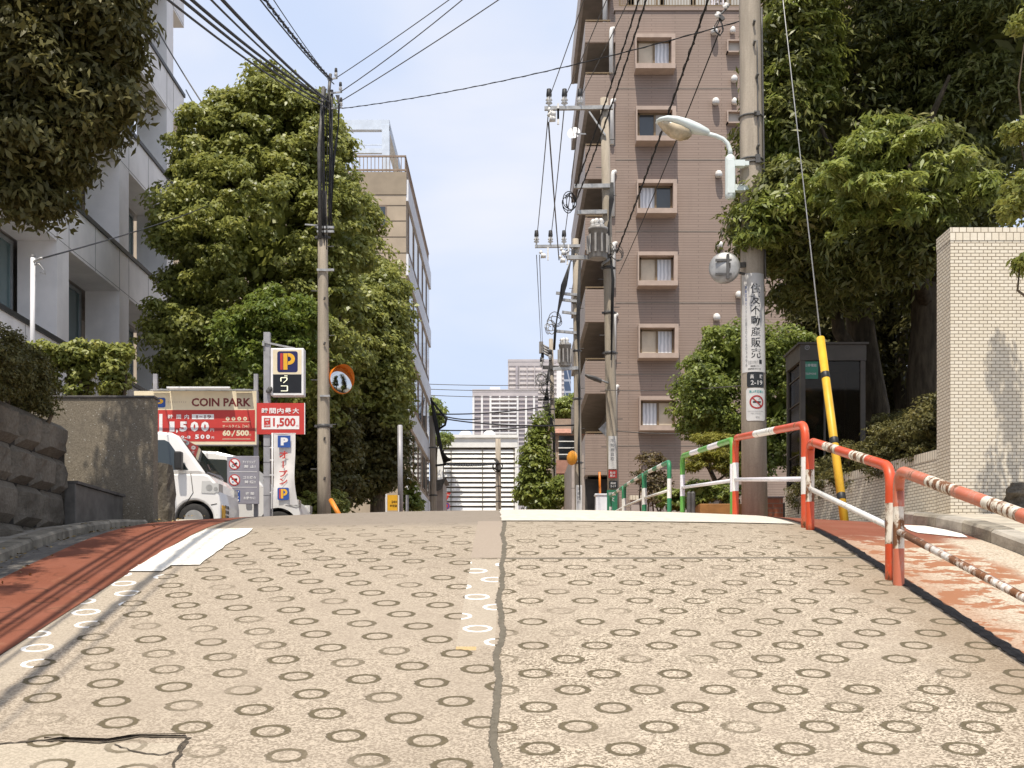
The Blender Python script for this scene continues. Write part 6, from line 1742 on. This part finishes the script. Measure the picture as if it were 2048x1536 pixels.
mb = MB(); cloth_panel(mb, 547, 591, 868, 1012, YBN, .018, 4); c_ = mb.build('cloth', BANC, o)
mb = MB(); bigP(mb, 555.5, 871, 581, 895, YBN - .045, 0, 1)
for i, (s_, v0, v1) in enumerate((('オ', 902, 917), ('|', 922, 936), ('プ', 940, 954), ('ン', 957, 969))): write_px(mb, s_, 558.5 if s_ != '|' else 565, v0, 575 if s_ != '|' else 567.5, v1, YBN - .05, 2, .03)
p_logo(mb, 555, 975.5, 578, 1000, YBN - .05, 0, 3, 2); mb.build('lettering', [SBLU, SWHT, SRED, SYEL], c_)
mb = MB(); mb.tube([P(544.5, 1050, YBN), P(544.5, 866, YBN)], .012, 6); mb.tube([P(544.5, 867, YBN), P(592, 867, YBN)], .008, 6)
for v in (895, 920, 950, 985): mb.bar(P(540, v, YBN + .1), P(547, v, YBN), .012, .02)
mb.build('pole', SWHT, o)

# ------------------------------------------------------------------ vans
def paintm(name, c):
    m, t, b = newmat(name); p = pos(t)
    n = noise(t, p, 2.5, 3)
    put(t, b.inputs['Base Color'], mixc(t, n.ss(.4, .7) * .5, c, tuple(v * .92 for v in c))); b.inputs['Roughness'].default_value = .35
    b.inputs['Coat Weight'].default_value = .6; b.inputs['Coat Roughness'].default_value = .06
    return m
VWHITE = paintm('van_white', (.80, .77, .73)); VWHITE2 = paintm('car_white', (.78, .76, .73)); CGLASS = glass_mat('car_glass', (.035, .045, .045), .04); TYRE = M('tyre_rubber', (.025, .023, .021), .8, .2, 12); RIM = M('steel_rim', (.46, .44, .40), .4, .1, 9, metal=.6); PLAST = M('dark_plastic', (.025, .024, .023), .5, .15, 9); HLAMP = glass_mat('headlamp_lens', (.62, .60, .56), .12); SEAM = M('panel_seam', (.06, .055, .05), .7, .1, 9)
CREAM_IN = M('interior_trim', (.35, .32, .28), .8, .1, 5)
def car(label, root, low, up, hw, taper, zb, wheels, wr, wins, wsh, lamp, mirror, extra, cat, mat, name):
    o = thing(name, label, cat, root)
    rx, ry, rz = root
    hy = lambda z: hw - max(0, z - zb) * taper
    def solid(poly, seg_mat):
        mb = MB(); n = len(poly)
        vs = [(rx + x, ry - hy(z), rz + z) for x, z in poly] + [(rx + x, ry + hy(z), rz + z) for x, z in poly]
        mb.add(vs, [tuple(range(n))[::-1], tuple(range(n, 2*n))] + [(i, (i+1) % n, (i+1) % n + n, i+n) for i in range(n)], 0)
        return mb
    arcp = []
    # lower body with wheel arches cut along the bottom edge
    poly = list(low); bot = []
    for cx in sorted(wheels, reverse=True):
        R = wr * 1.24
        bot += [(cx + R * math.cos(a), max(.16, wr * .95 + R * math.sin(a))) for a in np.linspace(-.25, math.pi + .25, 15)]
    poly = poly + [(q[0], q[1]) for q in bot]
    b_ = solid(poly, 0).build('body', mat, o, .035)
    solid(up, 0).build('cab', mat, o, .05)
    for cx in wheels:
        for s in (-1, 1):
            w = (rx + cx, ry + s * (hw - .09), rz + wr * .97)
            mb = MB(); mb.lathe(w, [(wr*.55, -.08), (wr*.93, -.085), (wr, -.06), (wr, .06), (wr*.93, .085), (wr*.55, .08)], 28, axis=(0, 1, 0)); t_ = mb.build('wheel', TYRE, o)
            mb = MB(); mb.lathe(w, [(.01, -.07*1), (wr*.2, -.075), (wr*.26, -.05), (wr*.5, -.05), (wr*.6, -.09)], 24, axis=(0, -s, 0)); 
            for k in range(8): a = 2*math.pi*k/8; mb.disc((w[0] + wr*.40*math.cos(a), w[2] + wr*.40*math.sin(a)), wr*.05, w[1] - .058, 8, 1) if s < 0 else None
            mb.build('rim', [RIM, PLAST], t_)
            mb = MB(); mb.lathe(w, [(wr*1.15, -.05), (wr*1.15, .12)], 20, axis=(0, -s, 0))
        mb = MB(); mb.box(rx + cx - wr*1.2, rx + cx + wr*1.2, ry - hw + .2, ry + hw - .2, rz + .2, rz + wr*2.0); mb.build('wheel_well', PLAST, o)
    for wp in wins:
        for s in (-1, 1):
            mb = MB(); vs = [(rx + x, ry + s * (hy(z) + .006), rz + z) for x, z in wp]
            mb.add(vs, [tuple(range(len(vs)))[::(1 if s < 0 else -1)]]); mb.build('side_window', CGLASS, o)
    (xb, zb_), (xt, zt_) = wsh
    nrm = Vector((zt_ - zb_, 0, xb - xt)).normalized() * .012
    mb = MB(); wb, wt = hy(zb_) - .07, hy(zt_) - .07
    mb.add([(rx + xb + nrm.x, ry - wb, rz + zb_ + nrm.z), (rx + xb + nrm.x, ry + wb, rz + zb_ + nrm.z), (rx + xt + nrm.x, ry + wt, rz + zt_ + nrm.z), (rx + xt + nrm.x, ry - wt, rz + zt_ + nrm.z)], [(0,1,2,3)]); ws = mb.build('windscreen', CGLASS, o)
    mb = MB(); mb.bar((rx + xb + .03, ry - wb*.7, rz + zb_ + .05), (rx + xb - (xb-xt)*.35 + .02, ry + .05, rz + zb_ + (zt_-zb_)*.30 + .03), .02, .02); mb.build('wiper', PLAST, ws)
    for s in (-1, 1):
        mb = MB(); vs = [(rx + x, ry + s * (hy(z) + .010), rz + z) for x, z in lamp]
        fx = max(x for x, z in lamp); zl = [z for x, z in lamp]
        mb.add(vs, [tuple(range(len(vs)))[::(1 if s < 0 else -1)]])
        mb.box(rx + fx - .10, rx + fx + .012, ry + s * (hw + .008), ry + s * (hw - .30), rz + min(zl) + .02, rz + max(zl) - .04); h_ = mb.build('headlight', HLAMP, o)
        cx = sum(x for x, z in lamp)/len(lamp); cz = sum(zl)/len(zl)
        mb = MB(); mb.disc((rx + cx - .02, rz + cz), .055, ry - (hy(cz) + .013), 14, 0); mb.disc((rx + cx + .09, rz + cz - .02), .035, ry - (hy(cz) + .013), 12, 0)
        if s < 0: mb.build('reflector', RIM, h_)
    if mirror:
        mx, mz = mirror
        for s in (-1, 1):
            mb = MB(); mb.box(rx + mx - .05, rx + mx + .07, ry + s*(hw + .04), ry + s*(hw + .20), rz + mz - .14, rz + mz + .16); mb.bar((rx + mx, ry + s*(hw - .02), rz + mz - .12), (rx + mx, ry + s*(hw + .08), rz + mz - .08), .05, .04); mb.build('wing_mirror', PLAST, o, .03)
    extra(o, rx, ry, rz, hw)
    return o
YV = 21.75; RV = (PX(438, 21.0) - 1.7, YV, PZ(1069, 21.0))
def ex1(o, rx, ry, rz, hw):
    mb = MB()      # bumper slots and yellow plate on the nose
    for k in range(4):
        for q in range(2): mb.box(rx + 1.70, rx + 1.725, ry - .42 + q*.17, ry - .29 + q*.17, rz + .21 + k*.085, rz + .265 + k*.085)
    mb.build('grille', PLAST, o)
    mb = MB(); mb.box(rx + 1.728, rx + 1.738, ry - .64, ry - .44, rz + .24, rz + .50); mb.build('number_plate', SYEL, o)
    for pts in (((1.22, 1.03), (1.26, .70), (1.10, .46)), ((.30, 1.0), (.30, .3)), ((1.66, .52), (1.56, .50))):
        mb = MB(); mb.tube([(rx + x, ry - hw - .001, rz + z) for x, z in pts], .007, 5); mb.build('seam', SEAM, o)
    mb = MB(); mb.box(rx + .36, rx + .52, ry - hw - .025, ry - hw + .005, rz + .88, rz + .915); mb.build('door_handle', PLAST, o, .006)
    mb = MB(); mb.box(rx - 1.5, rx + 1.0, ry - .5, ry + .5, rz + .6, rz + 1.02); mb.build('interior', CREAM_IN, o)
car('white kei van with steel wheels nosing out of the parking entrance', RV, [(-1.7, .30), (-1.7, 1.03), (1.44, 1.03), (1.52, 1.0), (1.63, .88), (1.695, .72), (1.725, .50), (1.72, .22), (1.68, .16)], [(-1.68, 1.02), (1.47, 1.02), (.99, 1.67), (.86, 1.735), (.5, 1.76), (-1.5, 1.78), (-1.64, 1.70)],
    .73, .13, 1.03, (1.27, -1.05), .265, [[(.10, 1.09), (1.18, 1.09), (.84, 1.56), (.76, 1.60), (.10, 1.60)], [(-1.45, 1.09), (.0, 1.09), (.0, 1.60), (-1.42, 1.60)]], ((1.455, 1.05), (1.005, 1.65)),
    [(1.40, .70), (1.62, .69), (1.68, .73), (1.66, .80), (1.55, .90), (1.41, .90)], (1.04, 1.22), ex1, 'van', VWHITE, 'kei_van')
YC = 25.6; RC = (PX(598, 24.75) - 2.2, YC, PZ(1086, 24.75))
def ex2(o, rx, ry, rz, hw):
    for a, b2 in (((1.36, 1.15), (1.30, .35)), ((.2, 1.15), (.2, .35)), ((2.1, .55), (1.5, .52))): MB().bar((rx + a[0], ry - hw - .001, rz + a[1]), (rx + b2[0], ry - hw - .001, rz + b2[1]), .012, .008).build('seam', SEAM, o)
car('second white van parked behind, half hidden by the rules sign and banner', RC, [(-2.2, .30), (-2.2, 1.14), (1.42, 1.12), (1.95, .93), (2.15, .80), (2.22, .60), (2.22, .24), (2.12, .18)], [(-2.15, 1.13), (1.50, 1.10), (1.20, 1.52), (.92, 1.74), (.55, 1.83), (-.4, 1.88), (-1.95, 1.88), (-2.1, 1.75)],
    .84, .16, 1.14, (1.78, -1.5), .32, [[(.30, 1.19), (1.26, 1.19), (.96, 1.55), (.72, 1.66), (.30, 1.68)], [(-.95, 1.19), (.22, 1.19), (.22, 1.68), (-.95, 1.68)], [(-2.0, 1.19), (-1.03, 1.19), (-1.03, 1.68), (-1.95, 1.68)]], ((1.44, 1.16), (1.0, 1.68)),
    [(1.92, .76), (2.16, .70), (2.18, .76), (2.05, .86), (1.95, .90)], (1.16, 1.22), ex2, 'van', VWHITE2, 'parked_van')

# ------------------------------------------------------------------ orange mirror and pipe by the left pole
MIR, mt_, mbb = newmat('mirror_face'); mbb.inputs['Base Color'].default_value = (.72, .72, .68, 1); mbb.inputs['Metallic'].default_value = 1; mbb.inputs['Roughness'].default_value = .08
ORM = M('orange_mirror_shell', (.78, .22, .02), .4, .08, 5)
o = thing('traffic_mirror', 'round convex mirror with an orange hood on the left pole', 'mirror', P(676, 760, YL - .2), 'traffic mirrors')
c = P(681, 761, YL + .22); ax = Vector((-.66, .74, -.12)).normalized()        # back direction
mb = MB(); mb.lathe(c, [(.285, -.028), (.30, -.024), (.298, .02), (.24, .07), (.1, .11), (.01, .12)], 28, axis=ax); mb.build('shell', ORM, o)
mb = MB(); mb.lathe(c - ax*.03, [(.284, .0), (.21, -.032), (.12, -.05), (.01, -.057)], 28, axis=ax); mb.build('mirror_face', MIR, o)
mb = MB(); u_ = ax.cross(Vector((0, 0, 1))).normalized(); w_ = u_.cross(ax); n = 18; vs = []
for i in range(n + 1):
    a = math.radians(-15 + 210 * i / n); d = u_*math.cos(a)*-1 + w_*math.sin(a); dep = .16 * math.sin(math.pi * i / n) + .02
    vs += [c + d*.301 - ax*.01, c + d*.312 - ax*dep - ax*.02]
mb.add(vs, [(2*i, 2*i+1, 2*i+3, 2*i+2) for i in range(n)], 0, True); mb.build('hood', ORM, o)
mb = MB(); mb.bar(c + ax*.10, P(655, 772, YL), .05, .05); mb.bar(P(640, 792, YL - .14), P(660, 792, YL - .14), .05, .04); mb.build('bracket', STEEL, o)
o = thing('guard_pipe', 'short orange pipe leaning beside the foot of the left pole', 'pipe', P(680, 1032, 26.3))
mb = MB(); mb.tube([P(684, 1040, 26.2), P(667, 1010, 26.4), P(662, 1001, 26.6)], .055, 10); mb.build('pipe', M('orange_pipe', (.75, .26, .03), .45, .08, 5), o)

# ------------------------------------------------------------------ telephone box in the shade of the grove
BRZ = M('booth_bronze', (.085, .072, .056), .5, .12, 5); BGL = None
def clear_glass():
    m, t, b = newmat('booth_glass')
    tr = t.nodes.new('ShaderNodeBsdfTransparent'); tr.inputs[0].default_value = (.42, .39, .33, 1)
    gl = t.nodes.new('ShaderNodeBsdfGlossy'); gl.inputs['Roughness'].default_value = .05; gl.inputs['Color'].default_value = (.55, .52, .48, 1)
    fr = t.nodes.new('ShaderNodeFresnel'); fr.inputs[0].default_value = 1.5
    mx = t.nodes.new('ShaderNodeMixShader'); t.links.new(fr.outputs[0], mx.inputs[0]); t.links.new(tr.outputs[0], mx.inputs[1]); t.links.new(gl.outputs[0], mx.inputs[2])
    t.links.new(mx.outputs[0], t.nodes['Material Output'].inputs['Surface']); return m
BGL = clear_glass()
YT = 18.0; xa, xb = PX(1601, YT), PX(1731, YT); zt = PZ(685, YT); zb_ = CZ + 1.42; yb = YT + .92
o = thing('telephone_box', 'dark bronze glazed telephone box under the trees behind the low brick wall', 'phone box', ((xa+xb)/2, YT + .46, zb_))
mb = MB()
for x in (xa, xb - .07):
    for y in (YT, yb - .07): mb.box(x, x + .07, y, y + .07, zb_, zt - .26)
mb.box(xa, xb, YT, yb, zb_ - .12, zb_ - .001); mb.box(xa + .071, xb - .071, YT + .01, YT + .06, zb_, zb_ + .14); mb.box(xa + .01, xa + .06, YT + .071, yb - .071, zb_, zb_ + .14); mb.build('frame', BRZ, o)
mb = MB(); mb.box(xa - .01, xb + .01, YT - .01, yb + .01, zt - .259, zt - .03); mb.box(xa - .04, xb + .04, YT - .04, yb + .04, zt - .029, zt); mb.build('roof', BRZ, o)
for nm, q in (('pane', (xa + .071, xb - .071, YT + .03, YT + .036)), ('pane', (xa + .071, xb - .071, yb - .04, yb - .034)), ('pane', (xa + .03, xa + .036, YT + .071, yb - .071)), ('pane', (xb - .04, xb - .034, YT + .071, yb - .071))):
    mb = MB(); mb.box(*q, zb_ + .145, zt - .262); mb.build(nm, BGL, o)
mb = MB()
for v in (748, 800, 850, 905, 955): mb.box(xa + .015, xa + .05, YT + .071, yb - .071, PZ(v + 2, YT), PZ(v, YT))
mb.box(PX(1648, YT), PX(1652, YT), YT + .015, YT + .055, zb_ + .14, zt - .262); mb.build('glazing_bar', BRZ, o)
PHG = M('phone_green', (.05, .24, .15), .4, .08, 5)
mb = MB(); mb.box(PX(1607, YT), PX(1637, YT), YT + .02, YT + .028, PZ(757, YT), PZ(722, YT)); s_ = mb.build('phone_sign', PHG, o)
mb = MB(); write(mb, '公衆電話', PX(1610, YT), PX(1634, YT), PZ(733, YT), PZ(727, YT), YT + .017, 0, .015); write(mb, 'TELEPHONE', PX(1611, YT), PX(1633, YT), PZ(749, YT), PZ(745, YT), YT + .017, 0, .01); mb.build('lettering', NW, s_)
mb = MB(); mb.box(PX(1650, YT), PX(1690, YT), YT + .30, YT + .31, PZ(735, YT), PZ(719, YT)); mb.build('notice', NG, o)
mb = MB(); mb.ring((PX(1614, YT), PZ(695, YT)), .026, .036, YT - .013, 20); mb.ring((PX(1614, YT), PZ(694.2, YT)), .008, .015, YT - .013, 14); mb.build('emblem', NG, o)
mb = MB(); mb.box(xb - .55, xb - .2, yb - .32, yb - .09, zb_ + .75, zb_ + 1.3); mb.box(xb - .7, xb - .1, yb - .4, yb - .08, zb_ + .68, zb_ + .745); mb.tube([(xb - .5, yb - .36, zb_ + 1.25), (xb - .52, yb - .40, zb_ + 1.1), (xb - .5, yb - .36, zb_ + .95)], .03, 8); mb.build('telephone', PHG, o, .02)

# ------------------------------------------------------------------ small things about the crest
TERR = M('terracotta', (.34, .165, .05), .7, .12, 6, .3)
YPt = 19.4
o = thing('planter', 'long terracotta planter with leafy shrubs beside the green railing', 'planter', (PX(1435, YPt), YPt, G(3.1, YPt)))
mb = MB(); x0, x1 = PX(1395, YPt), PX(1490, YPt); zt = PZ(1010, YPt); z0 = G(3.1, YPt) - .1
mb.box(x0, x1, YPt - .25, YPt - .20, z0, zt); mb.box(x0, x1, YPt + .25, YPt + .3, z0, zt); mb.box(x0, x0 + .05, YPt - .199, YPt + .249, z0, zt); mb.box(x1 - .05, x1, YPt - .199, YPt + .249, z0, zt); mb.box(x0 + .051, x1 - .051, YPt - .199, YPt + .249, z0, zt - .06); mb.build('box', TERR, o, .01)
mat_rb = brick_material('red_brick', (.42, .13, .065), (.48, .17, .09), (.35, .22, .15), .21, .07, .008)
o = thing('red_brick_wall', 'short low red brick wall end behind the orange railing', 'brick wall', (PX(1548, 18.6), 18.6, G(3.8, 18.6)))
mb = MB(); mb.box(PX(1533, 18.6), PX(1566, 18.6), 18.6, 18.8, 1.5, PZ(995, 18.6)); mb.build('brickwork', mat_rb, o)
mb = MB(); mb.box(PX(1531, 18.6), PX(1568, 18.6), 18.58, 18.82, PZ(995, 18.6) + .001, PZ(993, 18.6)); mb.build('coping', STEEL, o)
o = thing('garden_wall', 'low pale capped wall in front of the brown block behind the green railings', 'wall', (PX(1330, 30), 30, G(3.5, 30)))
mb = MB(); mb.box(PX(1262, 30), PX(1470, 30), 30, 30.25, 1.5, PZ(1000, 30)); mb.build('body', mat_slab, o)
mb = MB(); mb.box(PX(1260, 30), PX(1472, 30), 29.95, 30.3, PZ(1000, 30) + .001, PZ(991, 30)); mb.build('coping', mat_sold, o)
for k, (u, lab) in enumerate(((1378, 'left one of two short dark posts behind the light green railing'), (1386, 'right one of two short dark posts behind the light green railing'))):
    c = P(u, 1030, 19); c.z = G(c.x, 19) - .05
    mb = MB(); mb.lathe(c, [(.035, 0), (.035, PZ(984, 19) - c.z - .03), (.03, PZ(984, 19) - c.z), (.001, PZ(984, 19) - c.z + .01)], 10); tag(mb.build('bollard', DSTEEL), lab, 'bollard', 'dark posts by the planter')
YW = 40.0
o = thing('gatepost_wall', 'low white block wall by the entrance of the brown block', 'wall', (PX(1204, YW), YW, G(3, YW)))
mb = MB(); mb.box(PX(1192, YW), PX(1222, YW), YW, YW + .5, 1.5, PZ(990, YW)); mb.build('body', mat_white, o)
mb = MB(); mb.box(PX(1190, YW), PX(1224, YW), YW - .03, YW + .53, PZ(990, YW) + .001, PZ(987, YW)); mb.build('coping', mat_white, o)
o = thing('marker_post', 'thin orange marker post standing on the low white wall', 'post', P(1200, 987, YW + .2))
mb = MB(); mb.tube([P(1200, 987, YW + .2), P(1199, 944, YW + .2)], .035, 8); mb.build('post', ORM, o)
YY = 40.0
o = thing('parking_board', 'yellow parking board on white posts beyond the crest, left of the road', 'sign', P(782, 1025, YY))
mb = MB(); mb.box(PX(775, YY), PX(795, YY), YY, YY + .03, PZ(1021, YY), PZ(990, YY)); mb.build('board', SYEL, o)
mb = MB(); write_px(mb, '24H', 783, 1001, 794, 1006, YY - .006, 0, .015); write_px(mb, '時間貸', 780, 1009, 794, 1014, YY - .006, 0, .01); mb.build('lettering', SBLK, o)
mb = MB(); mb.box(PX(771, YY), PX(774, YY), YY, YY + .06, 1.8, PZ(988, YY)); mb.box(PX(796, YY), PX(798, YY), YY + .04, YY + .09, 1.8, PZ(990, YY)); mb.build('post', SWHT, o)
o = thing('metal_post', 'plain grey metal post in front of the dark tree, left of the far pole', 'post', P(801, 1025, 41))
mb = MB(); c = P(801, 1040, 41); mb.tube([c, P(800, 852, 41)], .085, 12); mb.lathe(P(800, 852, 41), [(.085, 0), (.07, .03), (.001, .04)], 12); mb.build('post', POST, o)
o = thing('small_post', 'short grey stub post beside the weedy shrub', 'post', P(814, 1030, 42))
mb = MB(); mb.box(PX(811.5, 42), PX(817, 42), 42, 42.1, 1.9, PZ(990, 42)); mb.build('post', POST, o)
YTs = 80.0
o = thing('road_sign', 'inverted red triangular stop sign above a blue disc at the street end', 'road sign', P(893, 1030, YTs))
s = YTs / 2500; mb = MB(); c = P(893, 991, YTs)
mb.prism([(c.x, c.z - 11*s), (c.x + 8.5*s, c.z + 5.5*s), (c.x - 8.5*s, c.z + 5.5*s)], YTs - .05, YTs); mb.build('triangle', SRED, o)
mb = MB(); write_px(mb, '止まれ', 888, 987.5, 898, 991.5, YTs - .056, 0, .01); mb.build('lettering', SWHT, o)
mb = MB(); c = P(893, 1012, YTs); mb.lathe(c, [(7.2*s, -.03), (7.2*s, .03)], 20, axis=(0, 1, 0)); mb.build('disc', SBLU, o)
mb = MB(); mb.disc((c.x, c.z), 3.5*s, YTs - .035, 16, 0); mb.ring((c.x, c.z), 6*s, 7.1*s, YTs - .035, 20, 0); mb.build('ring_mark', SRED, o)
mb = MB(); mb.tube([P(893, 1050, YTs + .1), P(893, 984, YTs + .1)], .05, 8); mb.build('post', STEEL, o)
o = thing('site_hoarding', 'dark shed roof edge under the cables at the far left corner', 'shed', P(880, 1020, 72))
mb = MB(); mb.box(PX(846, 72), PX(886, 72), 72, 76, 1.8, PZ(962, 72)); mb.build('wall', mat_slab, o)
mb = MB(); mb.add([(PX(872, 72), 71.6, PZ(962, 72)), (PX(893, 72), 71.6, PZ(958, 72)), (PX(893, 72), 76, PZ(958, 72)), (PX(872, 72), 76, PZ(962, 72)), (PX(872, 72), 71.6, PZ(972, 72)), (PX(889, 72), 71.6, PZ(966, 72)), (PX(884, 72), 71.6, PZ(980, 72)), (PX(874, 72), 71.6, PZ(984, 72))], [(3,2,1,0), (0,1,5,4), (4,5,6,7)]); mb.build('awning', DSTEEL, o)
# satellite dish on a far balcony of the brown block
o = thing('satellite_dish', 'white satellite dish on a balcony of the brown block', 'satellite dish', P(1148, 267, 55))
c = P(1148, 267, 52); ax = Vector((.25, .93, -.3)).normalized()
mb = MB(); mb.lathe(c, [(.27, -.05), (.2, -.01), (.1, .02), (.01, .03)], 20, axis=ax); mb.build('dish', SWHT, o)
mb = MB(); mb.bar(c, P(1172, 268, 51.6), .05, .05); mb.bar(c + Vector((0, 0, -.25)), c - ax*.3, .02, .02); mb.bar(c - ax*.3 + Vector((0,0,.02)), c - ax*.36, .06, .06); mb.build('mount', STEEL, o)
# service post behind the hedge
o = thing('service_post', 'thin white service post above the hedge with a drop wire', 'post', P(63, 690, 15))
mb = MB(); mb.tube([P(64, 800, 15), P(66, 515, 15)], .028, 10); mb.lathe(P(66, 515, 15), [(.03, 0), (.03, .03), (.001, .035)], 10, 1); mb.build('pole', [SWHT, DSTEEL], o)
mb = MB(); mb.tube([P(68, 530, 15), P(78, 528, 15), P(86, 538, 15), P(90, 548, 15), P(80, 545, 15)], .010, 6); mb.tube([P(66, 524, 15), P(80, 517, 14.9), P(86, 516, 14.9)], .016, 6); mb.build('hook', STEEL, o)
wire('thin wire from the service post up to the tall rounded tree', P(86, 516, 14.9), P(420, 410, 30), .05, .010, RUBBER)

# fallen leaves and grit in the gutter, lower left
r_ = np.random.default_rng(5); n = 260
LX = np.where(r_.random(n) < .7, r_.normal(-3.48, .06, n), r_.uniform(-3.8, -2.9, n)); LY = r_.uniform(6.5, 15, n)
C = np.stack([LX, LY, gz(LX, LY) + .012 + .07 * (LX < -3.53)], 1); N = unit(np.stack([r_.normal(0, .3, n), r_.normal(0, .3, n), np.ones(n)], 1)); A = unit(np.cross(N, r_.normal(size=(n, 3))))
V = leaf_quads(C, N, A, r_.uniform(.02, .05, n), r_.uniform(.012, .025, n), .1)
LITTER = M('dry_leaf', (.30, .21, .08), .8, .3, 20)
tag(pmesh('fallen_leaves', V, np.arange(4*n).reshape(-1, 4), LITTER), kind='stuff')
